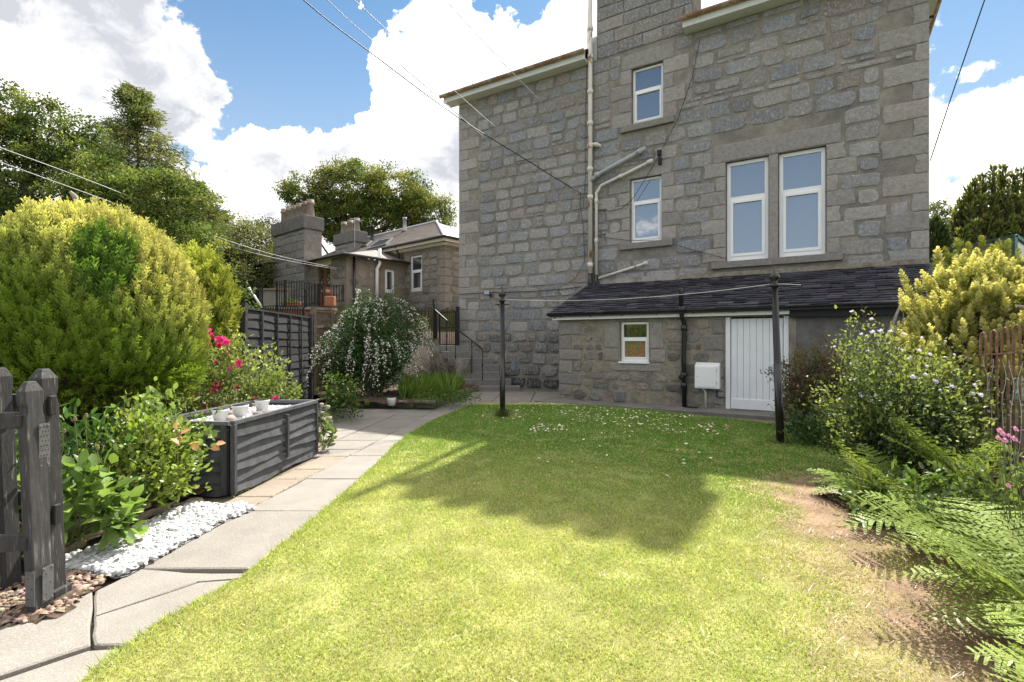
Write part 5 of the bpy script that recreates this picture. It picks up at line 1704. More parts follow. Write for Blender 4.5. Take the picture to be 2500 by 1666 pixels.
def pebbles(name, xs, ys, zs, r, cols, mat, parent=None, flat=.65, seed=0):
    """many small rounded stones as one mesh: jittered octahedra with cut corners"""
    rg = np.random.default_rng(seed)
    n = len(xs)
    base = np.array([[1, 0, 0], [0, 1, 0], [-1, 0, 0], [0, -1, 0], [.0, .0, 1], [.62, .62, .55], [-.62, .62, .55], [-.62, -.62, .55], [.62, -.62, .55]])
    fa = np.array([[0, 1, 5], [1, 2, 6], [2, 3, 7], [3, 0, 8], [0, 5, 8], [1, 6, 5], [2, 7, 6], [3, 8, 7], [5, 6, 4], [6, 7, 4], [7, 8, 4], [8, 5, 4]])
    V = base[None] * (1 + rg.normal(0, .16, (n, 9, 1)))
    V[:, :, 2] *= flat
    V[:, :, 0] *= rg.uniform(.8, 1.35, (n, 1))
    V *= np.asarray(r).reshape(-1, 1, 1)
    an, ti = rg.uniform(0, 2 * np.pi, n), rg.normal(0, .35, n)
    x, z = V[:, :, 0].copy(), V[:, :, 2].copy()
    V[:, :, 0] = x * np.cos(ti)[:, None] - z * np.sin(ti)[:, None]; V[:, :, 2] = x * np.sin(ti)[:, None] + z * np.cos(ti)[:, None]
    x, y = V[:, :, 0].copy(), V[:, :, 1].copy()
    V[:, :, 0] = x * np.cos(an)[:, None] - y * np.sin(an)[:, None]; V[:, :, 1] = x * np.sin(an)[:, None] + y * np.cos(an)[:, None]
    V += np.stack([xs, ys, zs], 1)[:, None, :]
    f = (fa[None] + (np.arange(n) * 9)[:, None, None]).reshape(-1, 3)
    return np_mesh(name, V.reshape(-1, 3), f, M[mat], parent, np.repeat(cols, 9, 0))

# white gravel on the planter, with pale stones and pots
n = 3600
u, v = RNG.random(n), RNG.random(n)
gxv = nearL.x + .04 + (nearR.x - nearL.x - .06) * u + .1 * v; gyv = 4.78 + 1.72 * v
o = pebbles("white_gravel", gxv, gyv, np.full(n, PZ - .055) + RNG.normal(0, .006, n), RNG.uniform(.011, .022, n), vary((.58, .58, .585), n, .14, hue=.012), 'pebble_white', pl, seed=4)
o['kind'] = 'stuff'
mb = MB(); mb.add([nearL + Vector((0, 0, PZ - .06)), nearR + Vector((0, 0, PZ - .06)), farR + Vector((0, 0, PZ - .06)), farL + Vector((0, 0, PZ - .06))], [(0, 1, 2, 3)], (.42, .42, .42))
mb.build("gravel_bed", M['pebble_white'], pl)
def pot_at(px, py, h, r, label, blur=0):
    d = F * (H - PZ + .04) / (py - HY)
    b = Vector(((px - CX) / F * d, d, PZ - .05))
    t = thing("flower_pot", label, "plant pot", b, "white plastic pots on the planter")
    MB().lathe(b, [(r * .74, 0), (r * .97, h * .84), (r * 1.06, h * .85), (r * 1.06, h), (r * .97, h), (r * .93, h * .86), (r * .8, h * .55), (.01, h * .55)], 20).build("pot_body", M['pot'], t, True)
    MB().lathe(b, [(r * .80, h * .56), (.002, h * .6)], 12, (.9, .9, .9)).build("gravel_fill", M['soil'], t)
pot_at(640, 1003, .135, .078, "white plastic plant pot furthest along the gravelled planter")
pot_at(586, 1018, .135, .082, "white plastic plant pot in the middle of the gravelled planter")
pot_at(538, 1030, .135, .075, "white plastic plant pot nearest the front corner, half behind rose leaves")
def boulder(name, c, r, label, col, seed, cat="stone", group=None, mat='rock', flat=.6, parent=None):
    rg = random.Random(seed)
    mb = MB(); nu, nv = 10, 6
    vs = []
    for j in range(nv + 1):
        th = math.pi * j / nv
        for i in range(nu):
            ph = 2 * math.pi * i / nu
            k = 1 + rg.uniform(-.13, .13)
            vs.append((c[0] + r * 1.25 * k * math.sin(th) * math.cos(ph), c[1] + r * k * math.sin(th) * math.sin(ph), c[2] + r * flat * k * math.cos(th)))
    mb.add(vs, [(j * nu + i, (j + 1) * nu + i, (j + 1) * nu + (i + 1) % nu, j * nu + (i + 1) % nu) for j in range(nv) for i in range(nu)], col)
    o = mb.build(name, M[mat], parent, True)
    return tag(o, label, cat, group) if parent is None else o
for i, (px, py, r, lb) in enumerate([(563, 1016, .075, "rounded grey stone between two pots on the white gravel"), (553, 1030, .085, "large flat tan stone at the near corner of the planter"),
                                    (618, 993, .04, "small brown stone behind the far pots on the planter"), (650, 1012, .06, "flat grey stone beside the furthest pot"), (630, 1016, .05, "low grey stone in front of the furthest pot")]):
    d = F * (H - PZ + .05) / (py - HY)
    boulder("stone", ((px - CX) / F * d, d, PZ - .03), r, lb, (.30 - .02 * i, .27 - .02 * i, .235 - .015 * i), 100 + i, "stone", "stones on the planter gravel")

# ---- white gravel strip by the path, brown gravel near the gate
def scatter(poly, n, seed):
    rg = np.random.default_rng(seed)
    p = np.array([(q[0], q[1]) for q in poly])
    lo, hi = p.min(0), p.max(0)
    out = np.zeros((0, 2))
    while len(out) < n:
        c = lo + (hi - lo) * rg.random((n * 2, 2))
        out = np.vstack([out, c[inside(poly, c[:, 0], c[:, 1])]])
    return out[:n]
GW = [N_(152, 1366), N_(160, 1398), N_(225, 1404), N_(268, 1416), N_(300, 1408), N_(420, 1342), N_(530, 1281), N_(612, 1247), N_(600, 1240), N_(545, 1240), N_(470, 1234), N_(400, 1262), N_(300, 1310), N_(200, 1358)]
sheet("gravel_strip_base", [(p[0] + .03, p[1]) for p in GW], .006, surf('gravel_dust', (.26, .255, .25), .95, .1, 40, .3))
pts = scatter(GW, 4300, 2)
lay = RNG.random(len(pts))
o = pebbles("white_gravel", pts[:, 0] + RNG.uniform(0, .03, len(pts)), pts[:, 1], .008 + lay * .028, RNG.uniform(.013, .026, len(pts)), vary((.43, .435, .44), len(pts), .20, hue=.014), 'pebble_white', None, .75, 9)
o['kind'] = 'stuff'
GB = [(-3.6, 2.3), (-2.9, 2.18), (-2.32, 2.64), N_(226, 1440), N_(262, 1420), N_(200, 1400), N_(158, 1392), (-2.95, 2.95), (-3.8, 3.0)]
pts = scatter(GB, 3600, 3)
o = pebbles("brown_gravel", pts[:, 0], pts[:, 1], .004 + RNG.random(len(pts)) * .018, RNG.uniform(.007, .019, len(pts)) * RNG.choice([.6, 1, 1.3], len(pts)), vary((.27, .20, .155), len(pts), .25, hue=.06), 'rock', None, .6, 10)
o['kind'] = 'stuff'
# edging stones of the flower bed
edge = thing("bed_edging", "rough tan edging stones laid flat along the flower bed behind the white gravel", "edging", N_(230, 1340) + (0,))
er = random.Random(4)
for i, (x0, y0, x1, y1, z, h, w) in enumerate([(150, 1362, 215, 1330, .0, .055, .10), (190, 1330, 330, 1272, .03, .05, .13), (155, 1318, 255, 1275, .06, .09, .12), (250, 1288, 370, 1240, .06, .06, .12), (335, 1275, 440, 1236, .0, .05, .10), (148, 1338, 190, 1320, .05, .07, .12), (420, 1246, 500, 1228, 0, .04, .08)]):
    a, b = G(x0, y0, z), G(x1, y1, z)
    n = (b - a).normalized().cross(Vector((0, 0, 1))) * w
    mb = MB()
    j = lambda s=.012: Vector((er.uniform(-s, s), er.uniform(-s, s), er.uniform(-s, s)))
    mids = [a.lerp(b, u) for u in (0, .35, .7, 1)]
    lo_f = [m + j() for m in mids]; lo_b = [m - n + j() for m in mids]
    up_f = [m + Vector((0, 0, h)) + j() for m in mids]; up_b = [m - n + Vector((0, 0, h)) + j() for m in mids]
    fs = []
    for k in range(3):
        fs += [(k, k + 1, 8 + k + 1, 8 + k), (8 + k, 8 + k + 1, 12 + k + 1, 12 + k), (4 + k + 1, 4 + k, 12 + k, 12 + k + 1)]
    fs += [(0, 8, 12, 4), (3, 7, 15, 11)]
    mb.add(lo_f + lo_b + up_f + up_b, fs)
    mb.build("edging_stone", M['sandstone'], edge, bevel=.012)
# kerb of the corner bed
kb = thing("bed_kerb", "low mossy stone kerb round the corner flower bed beside the patio", "kerb", G(1060, 996))
kp_ = [G(858, 992), G(905, 994), G(950, 995), G(1005, 997), G(1062, 998), G(1100, 982), G(1135, 966), G(1160, 955), G(1185, 944)]
for a, b in zip(kp_[:-1], kp_[1:]):
    n = (b - a).normalized().cross(Vector((0, 0, 1))) * .16
    if n.y < 0: n = -n
    h = Vector((0, 0, .15 + er.uniform(-.015, .02)))
    a2, b2 = a.lerp(b, .015), a.lerp(b, .985)
    MB().hexa([a2, b2, b2 + n, a2 + n, a2 + h, b2 + h, b2 + n + h, a2 + n + h]).build("kerb_stone", M['kerb'], kb, bevel=.025)
t = thing("flower_pot", "small whitish plastic pot sunk in the bed under the white-flowered bush", "plant pot", G(956, 985))
MB().lathe(G(956, 990, .12), [(.07, 0), (.09, .12), (.095, .16), (.085, .16), (.07, .1), (.001, .1)], 14).build("pot_body", M['pot'], t, True)

# ================================================================== timber gate in the left foreground
def pcol(k=1.0):
    q = wr.uniform(.8, 1.2) * k
    return (.036 * q, .035 * q, .036 * q)
def shaped_post(base, h, w, dpt, dirx, col, name, parent, notch=True, topcut=.05, lean=(0, 0, 0)):
    """timber upright with waisted, bevelled head"""
    dx = Vector(dirx).normalized(); dy = Vector((-dx.y, dx.x, 0))
    prof = [(0, 1), (h * .5, 1), (h - .20, 1)] + ([(h - .165, .80), (h - .14, .80), (h - .10, 1.0)] if notch else []) + [(h - topcut, 1.0), (h, .45)]
    mb = MB(); vs = []
    for z, k in prof:
        for sx, sy in ((-1, -1), (1, -1), (1, 1), (-1, 1)):
            vs.append(base + Vector(lean) * (z / h) + dx * (sx * w / 2 * (k if z > h - .06 else 1)) + dy * (sy * dpt / 2 * k) + Vector((0, 0, z)))
    fs = [(3, 2, 1, 0)]
    for i in range(len(prof) - 1):
        b = i * 4
        fs += [(b + k, b + (k + 1) % 4, b + 4 + (k + 1) % 4, b + 4 + k) for k in range(4)]
    e = (len(prof) - 1) * 4
    fs.append((e, e + 1, e + 2, e + 3))
    mb.add(vs, fs, col)
    return mb.build(name, M['post_wood'], parent, bevel=.004)
# fixed post and fence rails behind
fp = thing("gate_post", "thick charcoal timber gate post with shaped head and latch keeps", "gate post", (-2.50, 2.79, 0))
gp0 = Vector((-2.50, 2.79, 0))
DX = Vector((1, -.06, 0))
LEAN = Vector((-.055, 0, 0))
shaped_post(gp0 + Vector((0, 0, -.05)), 1.31, .075, .095, DX, pcol(1.2), "post_shaft", fp, lean=LEAN)
for z in (1.06, .47):
    q = gp0 + LEAN * (z / 1.3) + Vector((.037, -.01, z))
    MB().box(q.x, q.x + .022, q.y - .022, q.y + .018, q.z - .05, q.z + .055, pcol(.7)).build("latch_keep", M['post_wood'], fp, bevel=.005)
MB().box(gp0.x - .03, gp0.x + .055, gp0.y - .055, gp0.y + .06, 0, .07, pcol(.8)).build("post_block", M['post_wood'], fp, bevel=.008)
bf = thing("picket_fence", "charcoal timber fence with a shaped picket behind the open gate", "fence", G(20, 1440))
q0 = Vector((-2.86, 2.92, 0))
shaped_post(q0, 1.26, .05, .085, DX, pcol(.8), "picket", bf, lean=LEAN)
for z in (1.06, .50):
    MB().beam(q0 + Vector((-1.4, .22, z)), q0 + Vector((.02, .06, z)), .035, .085, col=pcol(.8)).build("rail", M['post_wood'], bf, bevel=.005)
shaped_post(q0 + Vector((-.42, .09, 0)), 1.22, .05, .085, DX, pcol(.8), "picket", bf, lean=LEAN)
# the gate leaf, open towards the camera
gl = thing("timber_gate", "charcoal timber gate standing open with perforated metal plates on its stile", "gate", (-2.465, 2.675, 0))
g0 = Vector((-2.465, 2.675, 0))
shaped_post(g0 + Vector((0, 0, .02)), 1.18, .052, .10, DX, pcol(1.5), "stile", gl, lean=LEAN)
RD = Vector((-1, -.34, 0)).normalized()
for z, hgt in ((1.0, .085), (.37, .085)):
    e = g0 + LEAN * (z / 1.18)
    MB().beam(e + Vector((-.02, .0, z)), e + Vector((-.02, 0, z)) + RD * .9, .042, hgt, col=pcol(1.3)).build("rail", M['post_wood'], gl, bevel=.005)
    MB().box(e.x - .03, e.x + .0, e.y - .062, e.y - .045, z - .03, z + .03, pcol(1.0)).build("rail_end", M['post_wood'], gl, bevel=.003)
shaped_post(g0 + Vector((-.04, 0, .12)) + RD * .25, .90, .085, .03, RD, pcol(.9), "pale", gl, False, .02)
shaped_post(g0 + Vector((-.04, 0, .12)) + RD * .55, .90, .085, .03, RD, pcol(.9), "pale", gl, False, .02)
def plate(c, w, h, parent, rows, colsn, dxv=DX):
    dx = Vector(dxv).normalized(); up = Vector((0, 0, 1)); n = Vector((dx.y, -dx.x, 0))
    if n.dot(c) > 0: n = -n
    o = MB().hexa([c - dx * w / 2 + n * .004, c + dx * w / 2 + n * .004, c + dx * w / 2, c - dx * w / 2, c - dx * w / 2 + up * h + n * .004, c + dx * w / 2 + up * h + n * .004, c + dx * w / 2 + up * h, c - dx * w / 2 + up * h]).build("metal_plate", M['galv'], parent)
    mb = MB()
    for r in range(rows):
        for k in range(colsn):
            p = c + dx * (w * ((k + .5 + (.25 if r % 2 else -.25)) / colsn - .5) * .8) + up * (h * (r + .7) / (rows + .4)) + n * .0045
            mb.add([p + (dx * math.cos(a) + up * math.sin(a)) * .0042 for a in [i * math.pi / 3 for i in range(6)]], [tuple(range(6))])
    mb.build("plate_holes", M['black_dull'], o)
    mb = MB()
    for sx in (-1, 1):
        for uz in (.06, .94):
            p = c + dx * (sx * w * .34) + up * (h * uz) + n * .004
            mb.lathe(p, [(.007, 0), (.006, .003), (.002, .004)], 8, axis=n)
    mb.build("screw_heads", M['galv'], o)
SIDE = Vector((.06, 1, 0))
plate(g0 + LEAN * .72 + Vector((.0275, .035, .74)), .06, .235, gl, 9, 3, SIDE)
plate(g0 + Vector((.0275, .012, .05)), .06, .18, gl, 3, 1, SIDE)
plate(g0 + Vector((0, -.0535, .05)), .05, .18, gl, 3, 1)

# ================================================================== rusty railing on the right with fairy lights
rr_ = thing("rusty_railing", "rusty brown iron railing with hooped tops at the right edge, fairy lights wound through it", "railing", (3.5, 3.6, 0))
ra, rb = Vector((4.10, 4.48, 0)), Vector((4.0, 3.0, 0))
Lr = (rb - ra).length
nb = 14
for i in range(nb):
    u0, u1 = i / nb, (i + .52) / nb
    p0, p1 = ra.lerp(rb, u0), ra.lerp(rb, u1)
    zt_ = 1.43 + .26 * u0
    mid = (p0 + p1) / 2
    arc = [p0 + Vector((0, 0, zt_))] + [mid + (p0 - mid) * math.cos(a) + Vector((0, 0, zt_ + .06 * math.sin(a))) for a in (.5, 1.05, 1.57, 2.1, 2.64)] + [p1 + Vector((0, 0, zt_))]
    MB().tube([p0 + Vector((0, 0, .02))] + arc + [p1 + Vector((0, 0, .02))], .0095, 7).build("hoop", M['rust'], rr_, True)
for z in (1.285, .25):
    MB().beam(ra + Vector((-.05, .1, z)), rb + Vector((0, 0, z + .12)), .045, .014).build("rail", M['rust'], rr_)
MB().tube([ra.lerp(rb, .36) + Vector((.02 * math.cos(a) - .03, -.03, 1.225 + .028 * math.sin(a))) for a in [k * .7 for k in range(10)]], .006, 6).build("ring", M['rust'], rr_, True)
lights = MB()
lr = random.Random(6)
for k in range(9):
    u = .03 + .06 * k + lr.uniform(-.02, .02)
    pts = []
    ph = lr.uniform(0, 6)
    for q in range(22):
        z = 1.26 - q * .05
        p = ra.lerp(rb, u + .012 * math.sin(q * .6 + ph)) + Vector((-.022 + .008 * math.sin(q * .9 + ph), -.016, z + lr.uniform(-.01, .01)))
        pts.append(p)
        if q % 2:
            e = p + Vector((lr.uniform(-.025, .012), lr.uniform(-.02, .0), lr.uniform(-.018, .018)))
            lights.tube([p, e], [.0018, .0032], 4)
    lights.tube(pts, .0016, 4)
tag(lights.build("fairy_lights", M['upvc']), "string of unlit white fairy lights hanging down the rusty railing", "fairy lights")
# greenhouse at the right edge
gh = thing("greenhouse", "green framed glass greenhouse showing at the right edge behind the golden conifer", "greenhouse", P(2500, 660, 12.5))
c0 = P(2478, 650, 12.5); zt_ = P(2478, 575, 12.5).z
x0, y0, w_, l_ = c0.x, c0.y, 1.9, 2.4
zl, zr = zt_, zt_ - 1.3
mb = MB()
for y in (y0, y0 + l_):
    mb.beam((x0, y, 0), (x0, y, zl), .07, .07); mb.beam((x0, y, zl), (x0 + w_, y, zr), .07, .07); mb.beam((x0 + w_, y, 0), (x0 + w_, y, zr), .07, .07)
for z in (2.4, zl):
    mb.beam((x0, y0, z), (x0, y0 + l_, z), .05, .05)
mb.beam((x0, y0, 2.4), (x0 + w_, y0, 2.4), .05, .05); mb.beam((x0 + w_, y0, zr), (x0 + w_, y0 + l_, zr), .06, .06)
for k in (.3, .6, .9, 1.2, 1.5):
    mb.beam((x0 + k, y0, 0), (x0 + k, y0, zl - 1.3 * k / w_), .04, .04)
for k in (.6, 1.2, 1.8):
    mb.beam((x0, y0 + k, 0), (x0, y0 + k, zl), .04, .04); mb.beam((x0, y0 + k, zl), (x0 + w_, y0 + k, zr), .04, .04)
mb.build("greenhouse_frame", M['green_metal'], gh)
mb = MB()
mb.add([(x0, y0 + .02, 0), (x0 + w_, y0 + .02, 0), (x0 + w_, y0 + .02, zr), (x0, y0 + .02, zl)], [(0, 1, 2, 3)])
mb.add([(x0 + .02, y0, 0), (x0 + .02, y0 + l_, 0), (x0 + .02, y0 + l_, zl), (x0 + .02, y0, zl)], [(0, 1, 2, 3)])
mb.add([(x0, y0, zl - .01), (x0, y0 + l_, zl - .01), (x0 + w_, y0 + l_, zr - .01), (x0 + w_, y0, zr - .01)], [(0, 1, 2, 3)])
mb.build("pane", glassmat('greenhouse_glass', (.26, .31, .27), .22), gh)
# ================================================================== grass, daisies
def grass_field():
    n = 800000
    # candidates: denser towards the camera
    yv = 0.95 * (11.4 / 0.95) ** RNG.random(n)
    xv = RNG.uniform(-2.4, 5.4, n)
    ok = inside(LAWN, xv, yv) & (np.abs(xv) < yv * 1.06 + .3) & (yv > 1.75)
    xv, yv = xv[ok], yv[ok]
    b = bareness(xv, yv)
    p = RNG.random(len(xv)) > b * 1.05
    xv, yv, b = xv[p], yv[p], b[p]
    n = len(xv)
    z = LAWN_Z + .012 * (vnoise(xv, yv, .7, 5) - .5)
    edge = np.zeros(n)
    for i in range(len(LAWN) - 7):
        p0, p1 = np.array(LAWN[i][:2]), np.array(LAWN[i + 1][:2])
        d = p1 - p0; L2 = (d ** 2).sum()
        t = np.clip(((xv - p0[0]) * d[0] + (yv - p0[1]) * d[1]) / L2, 0, 1)
        dd = np.hypot(xv - p0[0] - t * d[0], yv - p0[1] - t * d[1])
        edge = np.maximum(edge, np.clip(1 - dd / .13, 0, 1))
    hgt = RNG.uniform(.009, .023, n) * (.75 + .7 * vnoise(xv, yv, .25, 13)) * (1 + .9 * edge) * (1 + yv * .035)
    wid = (.0020 + .0010 * yv) * RNG.uniform(.7, 1.4, n)
    lean = RNG.normal(0, .8, (n, 2))
    D = np.stack([lean[:, 0], lean[:, 1], np.ones(n)], 1)
    patch = vnoise(xv, yv, .55, 14)[:, None]; fine = vnoise(xv, yv, .11, 15)[:, None]
    shade_green = np.clip((.526 * xv + .85 * yv - 3.4)[:, None] / 2.8, 0, 1)  # greener towards the house, with the darkness of its shade put into the colour
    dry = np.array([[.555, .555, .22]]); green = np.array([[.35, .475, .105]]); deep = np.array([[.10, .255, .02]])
    mixv = np.clip(.27 + .42 * patch + .35 * (fine - .5) - .1 * shade_green + .2 * b[:, None], 0, 1)
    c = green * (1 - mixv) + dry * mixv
    c = c * (1 - .92 * shade_green) + deep * .92 * shade_green
    c = c * (1 - .5 * edge[:, None]) + np.array([[.29, .42, .075]]) * .5 * edge[:, None]
    straw = RNG.random(n) < (.07 + .25 * b)
    c[straw] = np.array([.50, .42, .23])
    c *= np.exp(RNG.normal(0, .22, (n, 1)))
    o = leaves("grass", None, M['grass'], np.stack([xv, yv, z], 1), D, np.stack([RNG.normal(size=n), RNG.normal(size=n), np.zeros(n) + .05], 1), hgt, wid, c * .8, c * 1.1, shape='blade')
    o['kind'] = 'stuff'
grass_field()
# dry clippings on the worn ground
pts = scatter([(1.2, 1.8), (2.9, 1.8), (3.2, 3.4), (3.5, 4.6), (2.6, 4.7), (1.4, 3.2)], 9000, 12)
k = RNG.random(len(pts)) < bareness(pts[:, 0], pts[:, 1]) + .06
pts = pts[k]; n = len(pts)
an = RNG.uniform(0, 2 * np.pi, n)
o = leaves("dry_clippings", None, M['grass'], np.stack([pts[:, 0], pts[:, 1], np.full(n, LAWN_Z + .012) + RNG.random(n) * .012], 1), np.stack([np.cos(an), np.sin(an), RNG.normal(0, .18, n)], 1), np.array([[0, 0, 1.]]).repeat(n, 0), RNG.uniform(.02, .075, n), RNG.uniform(.0018, .004, n), vary((.30, .215, .135), n, .3), shape='blade')
o['kind'] = 'stuff'
def daisies(name, polys, n, col, r, seed):
    pts = np.vstack([scatter(p, m, seed + i) for i, (p, m) in enumerate(polys)])
    n = len(pts)
    rg = np.random.default_rng(seed)
    ang = np.arange(7) * 2 * np.pi / 7
    rr = r * rg.uniform(.6, 1.25, n)
    tilt = rg.normal(0, .25, (n, 2))
    V = np.zeros((n, 8, 3))
    V[:, :7, 0] = np.cos(ang)[None] * rr[:, None]; V[:, :7, 1] = np.sin(ang)[None] * rr[:, None]
    V[:, 7, 2] = rr * .35
    V[:, :, 2] += V[:, :, 0] * tilt[:, :1] + V[:, :, 1] * tilt[:, 1:]
    V += np.stack([pts[:, 0], pts[:, 1], LAWN_Z + .03 + rg.random(n) * .025], 1)[:, None]
    f = np.array([[i, (i + 1) % 7, 7] for i in range(7)])
    faces = (f[None] + (np.arange(n) * 8)[:, None, None]).reshape(-1, 3)
    cols = np.tile(np.array(col)[None, None], (n, 8, 1)); cols[:, 7] = (.75, .55, .1) if col[2] > .5 else col
    o = np_mesh(name, V.reshape(-1, 3), faces, M['blossom'], None, cols.reshape(-1, 3))
    o['kind'] = 'stuff'
daisies("daisies", [([N_(1330, 988), N_(1700, 1022), N_(1640, 1060), N_(1380, 1040)], 210), ([N_(1180, 1000), N_(1320, 990), N_(1330, 1050), N_(1130, 1030)], 60),
                    ([N_(1300, 1045), N_(1380, 1040), N_(1370, 1066), N_(1290, 1066)], 45), ([N_(1590, 1045), N_(1800, 1040), N_(1750, 1075), N_(1600, 1070)], 40), ([N_(1250, 1060), N_(1800, 1060), N_(1700, 1180), N_(1300, 1160)], 25)], 0, (.85, .85, .83), .018, 30)
daisies("yellow_flowers", [([N_(1130, 1010), N_(1700, 1030), N_(1600, 1180), N_(1150, 1150)], 70)], 0, (.7, .5, .03), .010, 40)
def tuft(name, label, c, n, h, spread, col, cat="grass tuft", lean=.5, w=.006):
    C = np.array(c)[None] + np.concatenate([RNG.normal(0, spread, (n, 2)), np.zeros((n, 1))], 1)
    D = np.concatenate([RNG.normal(0, lean, (n, 2)), np.ones((n, 1))], 1)
    o = leaves(name, None, M['grass'], C, D, rand_dirs(n), RNG.uniform(.4, 1, n) * h, w, vary(col, n, .25), shape='strap')
    return tag(o, label, cat)
# fallen leaves and twigs on the turf, weeds in the paving joints
pts = scatter([(-1.0, 2.2), (2.4, 2.2), (3.0, 4.6), (1.5, 7.5), (-.8, 6.0)], 110, 71); n = len(pts)
an = RNG.uniform(0, 2 * np.pi, n)
o = leaves("fallen_leaves", None, M['leaf_soft'], np.stack([pts[:, 0], pts[:, 1], np.full(n, LAWN_Z + .026)], 1), np.stack([np.cos(an), np.sin(an), RNG.normal(0, .15, n)], 1), np.array([[0, 0, 1.]]).repeat(n, 0) + RNG.normal(0, .3, (n, 3)), RNG.uniform(.012, .035, n), RNG.uniform(.008, .018, n), vary((.34, .24, .15), n, .35, hue=.12), shape='leaf')
o['kind'] = 'stuff'
pts = scatter([(-.2, 2.0), (2.2, 2.0), (2.6, 4.2), (1.0, 4.4)], 34, 72); n = len(pts)
an = RNG.uniform(0, 2 * np.pi, n)
o = leaves("dry_twigs", None, M['grass'], np.stack([pts[:, 0], pts[:, 1], np.full(n, LAWN_Z + .024)], 1), np.stack([np.cos(an), np.sin(an), RNG.normal(0, .1, n)], 1), np.array([[0, 0, 1.]]).repeat(n, 0), RNG.uniform(.04, .13, n), .0028, vary((.52, .44, .30), n, .15), shape='strap')
o['kind'] = 'stuff'
jw_ = []
for y0 in rows[1:8]:
    for _ in range(26):
        jw_.append((jx(y0) + random.uniform(-.3, .8), y0 + random.gauss(0, .004)))
for _ in range(240):
    y0 = random.uniform(4.3, 8.5); jw_.append((jx(y0) + random.gauss(0, .006), y0))
jw_ += [(random.uniform(-2.55, -2.35) if False else -2.56 + .06 * (y - 4.7) / 1.8 + abs(random.gauss(0, .03)), y) for y in [random.uniform(4.6, 6.6) for _ in range(160)]]
jw_ = [p for p in jw_ if vnoise(p[0] + 20, p[1], .35, 19) > .5]
n = len(jw_); C = np.array([(x, y, -.006) for x, y in jw_])
o = leaves("joint_weeds", None, M['grass'], C, np.concatenate([RNG.normal(0, .8, (n, 2)), np.ones((n, 1))], 1), rand_dirs(n), RNG.uniform(.008, .03, n), .006, vary((.13, .18, .045), n, .3), shape='diamond')
o['kind'] = 'stuff'
tuft("grass_tuft", "long grass tuft round the foot of the clothes pole by the stone steps", tuple(p1b), 420, .24, .06, (.085, .12, .03))
tuft("grass_tuft", "dry straw tuft round the foot of the clothes pole by the white door", tuple(p2b), 260, .09, .07, (.17, .15, .07), lean=1.0)

# ================================================================== builders for plants
def stems(parent, paths, r0, r1, mat, n=4, name="stem", col=(.12, .155, .05)):
    mb = MB()
    for p in paths:
        k = len(p)
        mb.tube(p, [r0 + (r1 - r0) * i / (k - 1) for i in range(k)], n, col, cap=False)
    return mb.build(name, mat, parent)

def bush(name, label, base, centre, rad, nbr, per, L, wd, cols, cat="shrub", mat='leaf', shape='leaf', arch=0.0, start=.3, jitter=.10, tip_col=None, bias=(0, 0, .25), stem_mat=None, stem_every=4, seed=0, spread=.05, group=None, updown=(-.55, 1), stem_r=.008):
    """branches from the base out to an uneven ellipsoid shell, leaves along their outer part"""
    rg = np.random.default_rng(seed + 100)
    t = thing(name, label, cat, base, group)
    base, centre, rad = np.array(base, float), np.array(centre, float), np.array(rad, float)
    ph = rg.uniform(0, 2 * np.pi, nbr)
    cz = rg.uniform(updown[0], updown[1], nbr)
    sz = np.sqrt(1 - cz ** 2)
    dirs = np.stack([np.cos(ph) * sz, np.sin(ph) * sz, cz], 1)
    # lumps: the shell swells and shrinks with direction
    lump = 1 + jitter * np.sin(dirs @ rg.normal(0, 3.2, 3) + rg.uniform(0, 6)) + jitter * .7 * np.sin(dirs @ rg.normal(0, 6, 3) + rg.uniform(0, 6)) + rg.normal(0, jitter * .55, nbr)
    rr = np.where(rg.random(nbr) < .3, rg.uniform(.6, .95, nbr), 1.0)
    tips = centre + dirs * rad * (lump * rr)[:, None]
    tips[:, 2] = np.maximum(tips[:, 2], base[2] + .03)
    roots = base + np.concatenate([rg.normal(0, .12, (nbr, 2)) * rad[:2], np.zeros((nbr, 1))], 1)
    ctrl = roots * .35 + tips * .65
    ctrl[:, 2] = tips[:, 2] * (.72 + arch) + base[2] * .28
    u = start + (1 - start) * rg.random((nbr, per)) ** .8
    u3 = u[..., None]
    q = lambda w: (1 - w) ** 2 * roots[:, None] + 2 * w * (1 - w) * ctrl[:, None] + w * w * tips[:, None]
    pos = q(u3)
    tan = unit(q(u3 + .02) - q(u3 - .02))
    out = unit(pos - centre)
    pos = (pos + rg.normal(0, spread, pos.shape) * np.array([1, 1, .8])).reshape(-1, 3)
    n = len(pos)
    D = unit(tan.reshape(-1, 3) * .7 + rg.normal(0, .65, (n, 3)) + out.reshape(-1, 3) * .35 + np.array(bias))
    NN = unit(out.reshape(-1, 3) * .6 + np.array([0, 0, .9]) + rg.normal(0, .45, (n, 3)))
    ci = rg.integers(0, len(cols), nbr)
    bc = np.array(cols, float)[ci] * np.exp(rg.normal(0, .16, (nbr, 1)))
    c = np.repeat(bc, per, 0) * np.exp(rg.normal(0, .16, (n, 1)))
    if tip_col is not None:
        w = np.clip((u.reshape(-1) - .72) / .28, 0, 1)[:, None] ** 1.5
        c = c * (1 - w) + np.array(tip_col) * w * np.exp(rg.normal(0, .12, (n, 1)))
    leaves("foliage", t, M[mat], pos, D, NN, L * rg.uniform(.6, 1.2, n), wd * rg.uniform(.7, 1.2, n), c, shape=shape)
    if stem_every:
        paths = []
        for i in range(0, nbr, stem_every):
            paths.append([Vector(((1 - w) ** 2 * roots[i] + 2 * w * (1 - w) * ctrl[i] + w * w * tips[i])) for w in (0, .3, .6, .95)])
        stems(t, paths, stem_r, stem_r * .3, stem_mat or M['bark'])
    return t, tips, dirs, q

